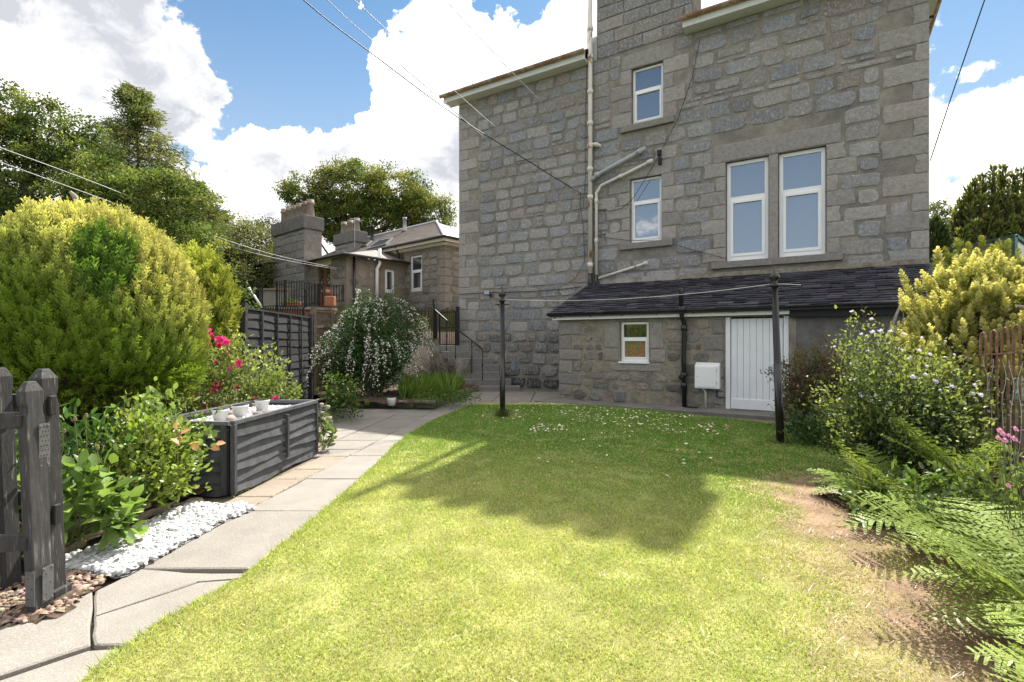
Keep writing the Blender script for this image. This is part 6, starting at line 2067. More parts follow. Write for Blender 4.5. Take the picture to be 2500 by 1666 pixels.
def flower_mesh(r, col, npet=6, layers=2, centre=(.75, .55, .12), seed=0, cup=.35):
    """one open flower facing +Z as mesh data"""
    rg = random.Random(seed)
    v, f, c = [], [], []
    for l in range(layers):
        rl = r * (1 - .3 * l)
        for i in range(npet):
            a = 2 * math.pi * (i + .5 * l) / npet + rg.uniform(-.12, .12)
            hw = math.pi / npet * 1.15
            lift = cup * (1 + .8 * l) * rl * rg.uniform(.7, 1.3)
            b = len(v)
            v += [(0, 0, .004 * l), (rl * .65 * math.cos(a - hw), rl * .65 * math.sin(a - hw), lift * .6), (rl * math.cos(a - hw * .5), rl * math.sin(a - hw * .5), lift), (rl * math.cos(a + hw * .5), rl * math.sin(a + hw * .5), lift * rg.uniform(.8, 1.2)), (rl * .65 * math.cos(a + hw), rl * .65 * math.sin(a + hw), lift * .6)]
            f += [(b, b + 1, b + 2, b + 3, b + 4)]
            k = rg.uniform(.75, 1.2)
            c += [tuple(min(.95, x * k * m) for x in col) for m in (.7, 1, 1.15, 1.15, 1)]
    b = len(v)
    for i in range(6):
        v.append((r * .18 * math.cos(i * 1.047), r * .18 * math.sin(i * 1.047), r * .2)); c.append(centre)
    f.append(tuple(b + i for i in range(6)))
    me = bpy.data.meshes.new("flower")
    me.from_pydata(v, [], f)
    at = me.color_attributes.new("col", 'FLOAT_COLOR', 'POINT')
    c4 = np.ones((len(v), 4), dtype=np.float32); c4[:, :3] = c
    at.data.foreach_set("color", c4.ravel())
    me.materials.append(M['petal'])
    return me
def place_flower(me, parent, p, d, s=1.0, name="flower"):
    o = bpy.data.objects.new(name, me)
    COL.objects.link(o)
    o.location = p
    o.rotation_euler = Vector(d).to_track_quat('Z', 'Y').to_euler()
    o.scale = (s, s, s)
    attach(o, parent)
    return o

# ================================================================== the big clipped dome conifer
def dome(name, label, base, centre, rad, nspray, Ls, col_in, col_tip, patch=None, seed=0, bottom=None, leaflets=11, cat="conifer", nz=(-.75, 1.0), depth=.16, low_tip=None, core=.74):
    rg = np.random.default_rng(seed)
    t = thing(name, label, cat, base)
    centre, rad = np.array(centre, float), np.array(rad, float)
    cz = rg.uniform(nz[0], nz[1], nspray); ph = rg.uniform(0, 2 * np.pi, nspray); sz = np.sqrt(1 - cz ** 2)
    dirs = np.stack([np.cos(ph) * sz, np.sin(ph) * sz, cz], 1)
    lump = 1 + .018 * np.sin(ph * 5 + cz * 4) + .016 * np.sin(ph * 11 - cz * 9) + .012 * np.sin(cz * 17 + ph * 3)
    # vertical plumes: sprays pile up in columns with dark gaps between
    cl = np.clip(.5 + .5 * np.sin(ph * 38 + 3.0 * np.sin(cz * 6) + 2.2 * np.sin(ph * 5)) + .45 * np.sin(cz * 23 + 7 * np.sin(ph * 9)), 0, 1)
    k = lump * (1 - depth * rg.random(nspray) ** 1.6 - .085 * (1 - cl))
    P0 = centre + dirs * rad * k[:, None]
    P0[:, 2] -= Ls * .5
    out = unit(dirs / rad)
    side = np.cross(out, [0, 0, 1]); side = unit(side)
    ax = unit(out * rg.uniform(.2, .6, (nspray, 1)) + np.array([0, 0, 1.0]) * rg.uniform(.7, 1.2, (nspray, 1)) + side * rg.normal(0, .2, (nspray, 1)))
    if bottom is not None:                      # lower skirts splay and hang
        low = np.clip((-.25 - cz) / .4, 0, 1)[:, None]
        ax = unit(ax * (1 - low) + (out * 1.0 + np.array([0, 0, -.25]) + rg.normal(0, .3, (nspray, 3))) * low)
    fan = unit(np.cross(ax, out) + rg.normal(0, .45, (nspray, 3)))
    fan = unit(fan - ax * (fan * ax).sum(1, keepdims=True))
    nrm = np.cross(ax, fan)
    SL_ = Ls * rg.uniform(.6, 1.25, nspray)
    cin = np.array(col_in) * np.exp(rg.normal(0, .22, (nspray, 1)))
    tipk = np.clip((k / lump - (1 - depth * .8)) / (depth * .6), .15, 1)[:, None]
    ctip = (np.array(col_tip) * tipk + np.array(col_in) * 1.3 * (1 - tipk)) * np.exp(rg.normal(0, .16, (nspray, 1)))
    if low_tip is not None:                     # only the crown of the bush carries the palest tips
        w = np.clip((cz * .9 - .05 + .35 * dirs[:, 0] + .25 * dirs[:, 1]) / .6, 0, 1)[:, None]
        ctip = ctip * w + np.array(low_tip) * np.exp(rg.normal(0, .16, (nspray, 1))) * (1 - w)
    if patch is not None:
        pd, pr, pc_in, pc_tip = patch
        w = (np.linalg.norm((dirs - np.array(pd)) * np.array([1.15, 1.15, .62]), axis=1) + .12 * (vnoise(ph * 3 + 9, cz * 3 + 9, .35, 4) - .5) < pr)[:, None]
        cin = np.where(w, np.array(pc_in) * np.exp(rg.normal(0, .2, (nspray, 1))), cin)
        ctip = np.where(w, np.array(pc_tip) * np.exp(rg.normal(0, .2, (nspray, 1))), ctip)
        SL_ = np.where(w[:, 0], SL_ * 1.35, SL_)
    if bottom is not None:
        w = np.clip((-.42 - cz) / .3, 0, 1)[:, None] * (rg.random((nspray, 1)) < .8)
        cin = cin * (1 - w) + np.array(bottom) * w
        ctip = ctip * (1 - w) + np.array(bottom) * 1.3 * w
    # each spray: a main shoot and side shoots in one plane, shorter to the tip
    Cs, Ds, Ns, Lz, Wz, K0, K1 = [], [], [], [], [], [], []
    for j in range(leaflets):
        if j == 0:
            u, an, ln = np.full(nspray, .25), np.zeros(nspray), np.full(nspray, .8)
        else:
            u = .08 + .75 * ((j - 1) // 2) / max(1, (leaflets - 2) // 2) + rg.normal(0, .03, nspray)
            an = (1 if j % 2 else -1) * rg.uniform(.45, .8, nspray)
            ln = .50 * (1 - u * .55) * rg.uniform(.75, 1.2, nspray)
        d = ax * np.cos(an)[:, None] + fan * np.sin(an)[:, None] + rg.normal(0, .06, (nspray, 3))
        Cs.append(P0 + ax * (u * SL_)[:, None]); Ds.append(d); Ns.append(nrm); Lz.append(ln * SL_); Wz.append(SL_ * .10 * np.ones(nspray))
        m = np.clip(u, 0, 1)[:, None]
        K0.append(cin * (1 - m) + (cin * .4 + ctip * .6) * m); K1.append(cin * (1 - m) * .4 + ctip * (.6 + .4 * m))
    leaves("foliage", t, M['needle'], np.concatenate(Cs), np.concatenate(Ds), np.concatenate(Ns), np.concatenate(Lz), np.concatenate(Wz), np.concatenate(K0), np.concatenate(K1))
    mb = MB()
    for i in range(9):
        a = i * .7
        mb.tube([Vector(base) + Vector((.08 * math.cos(a), .08 * math.sin(a), 0)), Vector((centre[0] + rad[0] * .35 * math.cos(a), centre[1] + rad[1] * .35 * math.sin(a), centre[2] - .2 * rad[2])), Vector((centre[0] + rad[0] * .6 * math.cos(a), centre[1] + rad[1] * .6 * math.sin(a), centre[2] + .45 * rad[2]))], [.05, .035, .012], 6)
    mb.build("trunk", M['bark'], t)
    # solid dark core added inside the clipped shell to keep light from passing
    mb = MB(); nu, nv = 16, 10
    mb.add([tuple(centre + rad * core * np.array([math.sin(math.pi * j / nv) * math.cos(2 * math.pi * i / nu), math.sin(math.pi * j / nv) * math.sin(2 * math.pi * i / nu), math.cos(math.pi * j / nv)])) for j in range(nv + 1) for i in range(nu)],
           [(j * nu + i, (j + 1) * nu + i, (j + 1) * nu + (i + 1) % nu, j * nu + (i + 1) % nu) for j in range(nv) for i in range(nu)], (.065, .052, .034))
    mb.build("dark_core", M['stem'], t)
    return t
dc = (-4.60, 5.58, 1.60)
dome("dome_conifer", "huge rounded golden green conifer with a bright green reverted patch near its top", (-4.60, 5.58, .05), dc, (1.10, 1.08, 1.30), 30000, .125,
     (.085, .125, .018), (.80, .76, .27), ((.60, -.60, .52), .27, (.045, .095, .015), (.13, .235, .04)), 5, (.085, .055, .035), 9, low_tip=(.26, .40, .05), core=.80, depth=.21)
t2 = dome("golden_conifer", "ragged yellow green conifer standing between the dome conifer and the charcoal fence", (-5.35, 8.5, .05), (-5.25, 8.5, 1.72), (.62, .62, 1.28), 3600, .24, (.10, .13, .015), (.40, .45, .09), None, 6, None, 11, nz=(-.9, 1), depth=.35)

# ================================================================== left flower bed
bush("broad_leaved_plant", "low plant with large pale green oval leaves and pink buds beside the gate post", (-2.95, 3.42, .08), (-2.92, 3.42, .30), (.36, .22, .28), 75, 5, .135, .080, [(.17, .27, .06), (.21, .32, .09), (.13, .22, .05)], "plant", 'leaf_soft', start=.6, seed=1, spread=.03, stem_mat=M['stem'], stem_every=2, stem_r=.004, bias=(0, -.25, .1))
bush("lupin_plant", "dark green palmate leaved clump under the dome conifer", (-3.55, 4.0, .06), (-3.5, 3.9, .45), (.75, .45, .50), 150, 9, .10, .032, [(.045, .105, .025), (.06, .13, .03), (.035, .085, .022)], "plant", 'leaf', seed=2, spread=.05, start=.5, stem_mat=M['stem'], stem_every=5, stem_r=.004)
bush("buttercup_clump", "yellow green clump of cut leaves at the front corner of the raised planter", (-3.0, 4.15, .06), (-2.98, 4.14, .44), (.36, .32, .44), 190, 14, .065, .030, [(.20, .28, .05), (.26, .33, .065), (.15, .22, .04)], "plant", 'leaf_soft', seed=3, spread=.045, start=.4, stem_mat=M['stem'], stem_every=4, stem_r=.003)
bush("rambling_rose", "rose shoots with light green leaflets leaning over the near end of the raised planter", (-3.1, 4.5, .06), (-3.05, 4.48, .64), (.40, .30, .36), 85, 11, .07, .040, [(.17, .25, .06), (.22, .30, .085), (.12, .18, .05)], "plant", 'leaf_soft', seed=4, spread=.045, start=.45, stem_mat=M['stem'], stem_every=3, stem_r=.004)
bush("leafy_weeds", "mixed dark leaves growing behind the charcoal gate", (-3.55, 3.15, .05), (-3.5, 3.2, .45), (.65, .30, .50), 110, 9, .075, .035, [(.06, .12, .03), (.09, .15, .035), (.04, .085, .022)], "plant", 'leaf', seed=5, spread=.05, start=.4, stem_mat=M['stem'], stem_every=4, stem_r=.003)
bush("dark_groundcover", "dark leafy growth filling the bed between the dome conifer and the planter", (-3.45, 5.0, .05), (-3.4, 4.9, .35), (.45, .6, .42), 120, 10, .07, .04, [(.045, .09, .02), (.07, .125, .03)], "plant", 'leaf', seed=55, spread=.06, start=.35, stem_mat=M['stem'], stem_every=5, stem_r=.003)
# seed heads on tall wires of stem
sh = thing("seed_heads", "thin pale stems with poppy-like seed heads rising from the left flower bed", "plant", (-3.0, 3.5, .1))
mb, mh = MB(), MB()
for i, (px, py, px2, py2, d) in enumerate([(205, 1150, 210, 1022, 3.5), (192, 1200, 183, 1030, 3.5), (145, 1130, 155, 1060, 3.4), (355, 1200, 352, 1040, 3.9), (290, 1160, 298, 1100, 3.9), (430, 1190, 432, 1060, 4.0), (238, 1180, 238, 1100, 3.4)]):
    a, b = P(px, py, d), P(px2, py2, d)
    mb.tube([a, a.lerp(b, .5) + Vector((.012, 0, 0)), b], .0028, 5, (.16, .17, .07))
    mh.lathe(b, [(.003, 0), (.011, .008), (.012, .02), (.008, .03), (.01, .033), (.001, .036)], 7, (.20, .19, .09), (b - a))
mb.build("stem", M['stem'], sh); mh.build("seed_head", M['stem'], sh, True)
rosebud = flower_mesh(.018, (.55, .05, .12), 5, 2, seed=2, cup=1.4)
rb = thing("rosebud_stem", "single red rosebud on a stem against the dark foot of the dome conifer", "flower", P(313, 1100, 4.3))
MB().tube([P(290, 1160, 4.25), P(305, 1110, 4.25), P(313, 1062, 4.25)], .003, 5, (.1, .15, .05)).build("stem", M['stem'], rb)
place_flower(rosebud, rb, P(313, 1058, 4.25), (.2, -.4, .9), 1.4)
# faded orange leaves
fo = thing("faded_leaves", "orange pink faded rose leaves among the shoots by the planter corner", "leaves", P(440, 1070, 4.3))
C = [P(x, y, d) for x, y, d in ((427, 1070, 3.95), (418, 1072, 3.95), (440, 1060, 3.95), (447, 1068, 3.9), (465, 1085, 3.95), (518, 1090, 4.1), (526, 1085, 4.1), (430, 1030, 4.1), (475, 1083, 3.95))]
n = len(C)
leaves("leaf_cluster", fo, M['leaf_soft'], np.array(C), RNG.normal(0, .5, (n, 3)) + [.6, -.2, -.2], RNG.normal(0, .3, (n, 3)) + [0, -.6, .8], .075, .06, vary((.50, .30, .16), n, .15), shape='leaf')
bush("mullein_seedling", "solitary leafy weed with woolly grey flower heads at the far end of the planter", tuple(G(790, 1100)), tuple(G(790, 1100) + Vector((0, 0, .22))), (.10, .10, .30), 26, 5, .09, .06, [(.14, .20, .07), (.17, .23, .09)], "plant", 'leaf_soft', seed=8, spread=.015, start=.55, stem_mat=M['stem'], stem_every=3, stem_r=.004)
wf = thing("woolly_flowers", "pale woolly flower spike topping the solitary weed beside the planter", "flower", P(797, 1040, 6.7))
mb = MB()
q0 = G(790, 1100)
mb.tube([q0 + Vector((0, 0, .2)), q0 + Vector((.02, 0, .45)), q0 + Vector((.035, 0, .62))], .006, 5, (.16, .19, .08))
mb.build("stem", M['stem'], wf)
for i in range(13):
    c = q0 + Vector((.03 + random.uniform(-.055, .06), random.uniform(-.04, .04), random.uniform(.40, .64)))
    boulder("flower_head", c, random.uniform(.014, .026), None, (.42, .39, .33), 300 + i, parent=wf, flat=.9)

# rose bush with crimson flowers
rose, tips, dirs, _ = bush("rose_bush", "rose bush covered in crimson pink flowers behind the raised planter", (-3.75, 6.9, .05), (-3.72, 6.85, .90), (.62, .38, .66), 260, 12, .055, .034, [(.16, .22, .055), (.22, .28, .08), (.11, .165, .045), (.27, .31, .10)], "rose bush", 'leaf_soft', seed=9, spread=.05, start=.45, stem_mat=M['stem'], stem_every=4, stem_r=.005, jitter=.14)
rose_me = [flower_mesh(.052, (.80, .07, .30), 6, 3, seed=s, cup=.5) for s in (1, 2, 3)] + [flower_mesh(.045, (.75, .04, .16), 6, 3, seed=5, cup=.7)]
for i, (px, py, s) in enumerate([(512, 812, 1), (520, 822, .9), (545, 833, 1.15), (538, 845, 1), (552, 838, 1.0), (533, 830, .9), (508, 848, .9), (513, 842, .8), (530, 884, .7), (583, 890, 1.1), (563, 900, .7), (530, 940, 1.25), (537, 946, 1.1), (524, 957, 1), (481, 972, 1.2), (476, 966, .9), (502, 998, .9), (627, 974, .9), (673, 976, 1.0), (582, 945, .8), (528, 990, .8), (558, 862, .5)]):
    d = 6.62 + .02 * (i % 4)
    place_flower(rose_me[i % 4], rose, P(px, py, d), (random.uniform(-.4, .5), -.8, random.uniform(.1, .7)), s)
bush("small_rose", "low light green rose shoots at the back corner of the planter under the charcoal fence", (-3.2, 6.75, .3), (-3.15, 6.75, .78), (.34, .22, .24), 70, 11, .06, .036, [(.15, .21, .05), (.19, .24, .06)], "rose bush", 'leaf_soft', seed=19, spread=.04, start=.4, stem_mat=M['stem'], stem_every=4, stem_r=.004)

# ================================================================== corner bed: white-flowered bush, iris leaves, dead bush
spi, tips, dirs, qf = bush("white_flowered_bush", "large arching bush hung with white blossom in the corner bed beside the patio", tuple(G(905, 972, .12)), (-3.45, 12.7, 1.40), (1.08, .9, 1.10), 520, 40, .065, .042, [(.035, .08, .018), (.05, .11, .022), (.028, .065, .015)], "flowering bush", 'leaf', seed=12, spread=.07, start=.35, stem_every=7, jitter=.2, arch=.22, stem_r=.012, updown=(-.8, 1))
rg = np.random.default_rng(44)
sel = np.where((dirs[:, 2] > -.45) & ((np.sin(dirs[:, 0] * 7 + 1) + np.sin(dirs[:, 2] * 6 + 2.2)) > -.5))[0]
# arching sprays strung with blossom, hanging from the tips
Cs = []
sp_paths = []
for i in sel[:170]:
    tp_ = tips[i]; o_ = np.array([dirs[i, 0], dirs[i, 1], 0]); o_ = o_ / max(np.linalg.norm(o_), .2)
    ln = rg.uniform(.3, .95)
    for k in range(34):
        u = k / 34
        p = tp_ + o_ * (ln * .42 * u) + np.array([0, 0, .10 * u - ln * .95 * u * u])
        Cs.append(p + rg.normal(0, .022, 3))
    sp_paths.append([Vector(tp_), Vector(tp_ + o_ * ln * .21 + np.array([0, 0, .05 - ln * .24])), Vector(tp_ + o_ * ln * .42 + np.array([0, 0, .1 - ln * .95]))])
Cs = np.array(Cs); n = len(Cs)
leaves("blossom", spi, M['blossom'], Cs, rand_dirs(n, rg), rand_dirs(n, rg), .036, .034, vary((.86, .85, .77), n, .07, rg, .02))
stems(spi, sp_paths, .005, .003, M['bark'], name="spray")
m_ = len(Cs) // 2
leaves("spray_leaves", spi, M['leaf'], Cs[::2] + rg.normal(0, .03, (len(Cs[::2]), 3)), rand_dirs(len(Cs[::2]), rg), rand_dirs(len(Cs[::2]), rg), .045, .025, vary((.06, .10, .03), len(Cs[::2]), .2, rg))
# iris
n = 1100
ic = G(1040, 965, .12)
C = np.stack([RNG.uniform(-2.75, -1.35, n), RNG.uniform(11.5, 14.0, n), np.full(n, .16)], 1)
C = C[inside([G(965, 985, .15), G(1062, 990, .15), G(1150, 955, .15), G(1120, 935, .15), G(1000, 945, .15)], C[:, 0], C[:, 1])]
n = len(C)
D = np.concatenate([RNG.normal(0, .28, (n, 2)), np.ones((n, 1))], 1)
ir = thing("iris_clump", "clump of bright green sword leaves in front of the dead bush in the corner bed", "plant", tuple(ic))
leaves("leaf_blades", ir, M['leaf_soft'], C, D, rand_dirs(n), RNG.uniform(.3, .62, n), .032, vary((.10, .17, .025), n, .18), vary((.14, .23, .03), n, .15), shape='strap')
bush("low_yellow_flowers", "low bright green leaves with tiny yellow flowers along the corner bed kerb", tuple(G(1080, 978, .15)), tuple(G(1085, 975, .2)), (.75, .8, .16), 130, 11, .05, .03, [(.07, .13, .025), (.10, .16, .03)], "plant", 'leaf', seed=14, spread=.08, start=.2, stem_every=0, updown=(0, 1))
bush("ivy_patch", "dark green ivy leaves at the foot of the brown fence", tuple(G(835, 985, .05)), tuple(G(830, 985, .35)), (.42, .35, .48), 110, 11, .06, .05, [(.05, .095, .022), (.08, .13, .03)], "plant", 'leaf', seed=15, spread=.06, start=.3, stem_every=6)
db, tips, dirs, q = bush("dead_bush", "dead brown twiggy bush between the sword leaves and the stone steps", tuple(G(1085, 950, .1)), (-2.25, 14.2, .60), (.72, .55, .58), 340, 9, .05, .012, [(.085, .072, .06), (.06, .05, .043), (.12, .10, .085)], "shrub", 'leaf', shape='diamond', seed=16, spread=.09, start=.3, stem_every=2, stem_r=.006)
bush("corner_weed", "small white-flowered sprig spilling through the railing by the low wall", tuple(P(1030, 826, 16.6)), tuple(P(1028, 800, 16.6)), (.32, .3, .38), 40, 9, .06, .035, [(.07, .12, .03), (.3, .3, .25)], "plant", 'leaf', seed=17, spread=.05, start=.3, stem_every=6)

# ================================================================== right-hand border
bush("red_azalea", "dark shrub with reddish brown and green leaf tips in front of the roughcast wall", tuple(G(1985, 1060)), (5.08, 8.25, .72), (.74, .55, .66), 520, 24, .055, .024, [(.12, .065, .038), (.07, .075, .03), (.15, .065, .048), (.055, .085, .025), (.10, .11, .04)], "shrub", 'leaf', seed=20, spread=.045, start=.45, jitter=.16, stem_every=6, tip_col=(.13, .12, .045))
cea, tips, dirs, q = bush("lilac_flowered_shrub", "sprawling glossy leaved shrub with small lilac flower heads on the right border", (3.45, 4.75, .05), (3.72, 4.75, .72), (.64, .70, .74), 660, 32, .040, .023, [(.05, .085, .028), (.075, .115, .035), (.035, .065, .022)], "shrub", 'leaf', seed=21, spread=.05, start=.35, jitter=.26, tip_col=(.30, .36, .10), stem_every=8)  # pale tip colour: the sunlit outside of the shrub put into its leaves
cl = flower_mesh(.020, (.60, .60, .70), 7, 2, (.6, .6, .65), 3, .8)
cand = [i for i in range(len(tips)) if dirs[i, 2] > .1 and dirs[i, 1] < .55]
for i in cand[:90]:
    place_flower(cl, cea, Vector(tips[i]) + Vector((0, 0, .02)), (dirs[i, 0], dirs[i, 1] - .2, 1), random.uniform(.6, 1.2), "flower_head")
bush("mint_patch", "soft dark green weeds and grass between the azalea and the clothes pole", tuple(G(2000, 1090)), (4.55, 7.1, .22), (.75, .6, .30), 170, 12, .08, .03, [(.05, .10, .022), (.07, .13, .03), (.04, .08, .02)], "plant", 'leaf', seed=22, spread=.06, start=.2, stem_every=0, updown=(-.1, 1))
tuft("long_grass", "dark long grass at the lawn edge under the azalea", (4.35, 6.9, .03), 700, .34, .22, (.05, .095, .022), lean=.55, w=.008)
bush("speckled_ground_plants", "bright leafy seedlings along the foot of the rusty railing", (3.2, 3.3, .05), (3.15, 3.35, .30), (.45, .5, .34), 160, 12, .055, .028, [(.10, .15, .035), (.14, .19, .05), (.07, .11, .03)], "plant", 'leaf_soft', seed=23, spread=.05, start=.35, stem_every=5, stem_mat=M['stem'], stem_r=.003)
pinkf = flower_mesh(.016, (.75, .30, .50), 5, 1, (.7, .2, .35), 4, .3)
pk = thing("pink_flowers", "thin stems with tiny pink flowers in front of the rusty railing", "flower", (3.0, 3.1, .3))
paths = []
for px, py in ((2440, 1052), (2448, 1060), (2478, 1048), (2462, 1064), (2436, 1070), (2460, 1186), (2475, 1072), (2452, 1076)):
    p = P(px, py, 2.92)
    place_flower(pinkf, pk, p, (random.uniform(-.3, .3), -.8, .5), random.uniform(.7, 1.3))
    paths.append([p, p + Vector((.02, .01, -.2)), p + Vector((.08, .03, -.55))])
stems(pk, paths, .0022, .0028, M['stem'], 4)

def plume_shrub(name, label, base, centre, rad, nplume, per, Lp, col_in, col_tip, cat="conifer", seed=0, needle=.035, droop=0.0, r=.035, updown=(-.35, 1)):
    """conifer of upright foxtail shoots set with short needles"""
    rg = np.random.default_rng(seed)
    t = thing(name, label, cat, base)
    centre, rad = np.array(centre, float), np.array(rad, float)
    cz = rg.uniform(updown[0], updown[1], nplume); ph = rg.uniform(0, 2 * np.pi, nplume); sz = np.sqrt(1 - cz ** 2)
    dirs = np.stack([np.cos(ph) * sz, np.sin(ph) * sz, cz], 1)
    k = (1 + .10 * np.sin(ph * 4 + cz * 5) + .08 * np.sin(ph * 9 - cz * 7)) * rg.uniform(.72, 1.06, nplume)
    tip = centre + dirs * rad * k[:, None]
    ax = unit(dirs * .55 + np.array([0, 0, .95 - droop]) + rg.normal(0, .16, (nplume, 3)))
    L_ = Lp * rg.uniform(.6, 1.3, nplume)
    u = rg.random((nplume, per))
    pos = tip[:, None] - ax[:, None] * ((1 - u) * L_[:, None])[..., None]
    rd = unit(rg.normal(size=(nplume, per, 3)))
    rd = unit(rd - ax[:, None] * (rd * ax[:, None]).sum(-1, keepdims=True))
    D = unit(rd * .8 + ax[:, None] * .75)
    wd_ = (1 - .75 * u ** 3)
    c0 = np.array(col_in) * np.exp(rg.normal(0, .18, (nplume, 1)))
    c1 = np.array(col_tip) * np.exp(rg.normal(0, .15, (nplume, 1)))
    w = (u ** .8)[..., None]
    c = c0[:, None] * (1 - w) + c1[:, None] * w
    n = nplume * per
    leaves("foliage", t, M['needle'], pos.reshape(-1, 3), D.reshape(-1, 3), rand_dirs(n, rg), needle * wd_.reshape(-1) * rg.uniform(.7, 1.2, n) * 1.2, needle * .28, (c * .85).reshape(-1, 3), (c * 1.1).reshape(-1, 3))
    paths = [[Vector(base), Vector(centre + (tip[i] - centre) * .5 + [0, 0, -.1 * rad[2]]), Vector(tip[i] - ax[i] * L_[i] * .6)] for i in range(0, nplume, 9)]
    stems(t, paths, .02, .006, M['bark'], 4)
    return t
plume_shrub("golden_heath_conifer", "bright golden conifer with feathery upright shoots behind the rusty railing", (4.78, 5.35, .05), (4.78, 5.25, 1.42), (.74, .70, .92), 620, 120, .24, (.20, .23, .045), (.74, .71, .32), seed=31, needle=.05)
plume_shrub("golden_heath_conifer", "yellow green feathery conifer partly hidden at the extreme right behind the golden one", (5.6, 6.0, .05), (5.55, 5.9, 1.75), (.7, .6, .85), 330, 90, .26, (.13, .17, .03), (.48, .50, .11), seed=32, needle=.055)

# ferns
def fern(label, base, fronds, col, seed, scale=1.0, lobes=8):
    """shuttlecock of arching fronds, each frond a part; pinnae cut into lobes"""
    rg = np.random.default_rng(seed)
    t = thing("fern", label, "fern", base, "ferns along the right border")
    for (az, L, rise, droop) in fronds:
        dx = np.array([math.cos(az), math.sin(az), 0.0])
        sd = np.array([-dx[1], dx[0], 0.0])
        def rach(u):
            u = np.asarray(u)[..., None]
            return np.array(base) + dx * (L * (u * .95)) + np.array([0, 0, 1.0]) * (L * (rise * u - droop * u * u))
        npn = 16
        us = .14 + .84 * (np.arange(npn) / npn)
        Cs, Ds, Ns, Lz, Wz, K = [], [], [], [], [], []
        cf = np.array(col) * np.exp(rg.normal(0, .14))
        for i, u in enumerate(us):
            p = rach(u); tn = unit(rach(u + .01) - rach(u - .01))
            up = unit(np.cross(sd, tn)); up = up * np.sign(up[2] if abs(up[2]) > 1e-6 else 1)
            pl_ = L * .33 * (math.sin(math.pi * min(1, (u * .82 + .16))) ** .9) * rg.uniform(.9, 1.1)
            for s in (-1, 1):
                pd = unit(sd * s + tn * .35 + up * .10 + rg.normal(0, .05, 3))
                pd_side = unit(np.cross(up, pd))
                for k in range(lobes):
                    v = (k + .3) / lobes
                    lw = pl_ * .056 * (1 - v * .75) + .003
                    q = p + pd * (pl_ * v) - up * (pl_ * .14 * v * v)
                    for s2 in (-1, 1):
                        Cs.append(q); Ds.append(pd_side * s2 + pd * .55); Ns.append(up + rg.normal(0, .12, 3)); Lz.append(lw * 1.35); Wz.append(pl_ / lobes * 1.5)
                        K.append(cf * math.exp(rg.normal(0, .09)))
                Cs.append(p + pd * pl_ * .9 - up * pl_ * .12); Ds.append(pd); Ns.append(up); Lz.append(pl_ * .14); Wz.append(pl_ * .05); K.append(cf)
        v, f, c = leaf_arrays(np.array(Cs), np.array(Ds), np.array(Ns), np.array(Lz), np.array(Wz), np.array(K), np.array(K) * 1.12)
        rr_p = [Vector(rach(w)) for w in np.linspace(0, 1, 9)]
        mb = MB().tube(rr_p, [.006 * scale * (1 - .8 * i / 8) + .001 for i in range(9)], 5, tuple(np.array(col) * [.9, .75, .7]), cap=False)
        b = len(v)
        qv = np.array(mb.v); qf = np.array([list(x) for x in mb.f if len(x) == 4])
        o = np_mesh("frond", np.vstack([v, qv]), np.vstack([f, qf + b]), M['leaf_soft'], t, np.clip(np.vstack([c, np.array(mb.c)]), .003, .9))
    return t
R_ = math.radians
def fan(n, a0, a1, L, seed, rise=(.55, .95), droop=(.35, .7)):
    r = random.Random(seed)
    return [(R_(a0 + (a1 - a0) * (i + .5) / n + r.uniform(-8, 8)), L * r.uniform(.8, 1.15), r.uniform(*rise), r.uniform(*droop)) for i in range(n)]
fern("large pale fern nearest the camera at the lower right, arching over the dry lawn edge", (2.62, 2.42, .04), fan(10, 70, 265, .84, 1), (.22, .29, .07), 1)
fern("fern at the extreme lower right corner of the view", (2.25, 1.72, .03), fan(9, 60, 230, .6, 2), (.23, .30, .07), 2)
fern("fern with spreading fronds in front of the rusty railing", (2.95, 3.12, .05), fan(9, 40, 280, .8, 3), (.19, .26, .06), 3)
fern("upright fern beneath the lilac-flowered shrub", (3.10, 4.05, .05), fan(9, 60, 290, .55, 4, (.9, 1.35), (.2, .45)), (.19, .26, .06), 4, lobes=6)
fern("fern standing tall between the lilac-flowered shrub and the rusty railing", (3.50, 4.0, .3), fan(7, 100, 300, .5, 5, (.9, 1.3), (.2, .4)), (.18, .25, .06), 5, lobes=6)
fern("small fern at the edge of the bare soil below the lilac-flowered shrub", (3.12, 4.45, .05), fan(8, 120, 300, .50, 6), (.20, .27, .06), 6, lobes=6)
bush("border_weeds", "light green weeds among the ferns at the edge of the bare soil", (2.9, 3.8, .05), (2.95, 3.75, .22), (.35, .5, .26), 110, 10, .07, .035, [(.08, .14, .035), (.12, .18, .045)], "plant", 'leaf', seed=24, spread=.05, start=.25, stem_every=6, stem_mat=M['stem'], stem_r=.003)

# dead branch against the roughcast wall
dbr = thing("dead_branch", "bare grey dead branch standing up against the roughcast wall and slate roof", "branch", P(2195, 840, 8.6))
MB().tube([P(2170, 845, 8.5), P(2172, 810, 8.5), P(2192, 760, 8.5), P(2203, 735, 8.5), P(2217, 700, 8.5)], [.03, .028, .02, .016, .008], 7).build("main_stem", M['deadwood'], dbr, True)
MB().tube([P(2155, 829, 8.4), P(2168, 817, 8.4), P(2182, 811, 8.45), P(2196, 800, 8.4), P(2207, 800, 8.4)], [.010, .026, .03, .024, .012], 7).build("side_limb", M['deadwood'], dbr, True)
MB().tube([P(2204, 740, 8.5), P(2206, 790, 8.5)], .006, 5).tube([P(2214, 705, 8.5), P(2220, 720, 8.5)], .005, 5).build("twig", M['deadwood'], dbr)
tb = thing("cut_branch", "pale cut branch stub poking above the top of the dome conifer", "branch", P(185, 490, 6.0))
MB().tube([P(190, 500, 5.9), P(183, 480, 5.9), P(172, 469, 5.9)], [.03, .03, .018], 8).build("stub", M['deadwood'], tb, True)
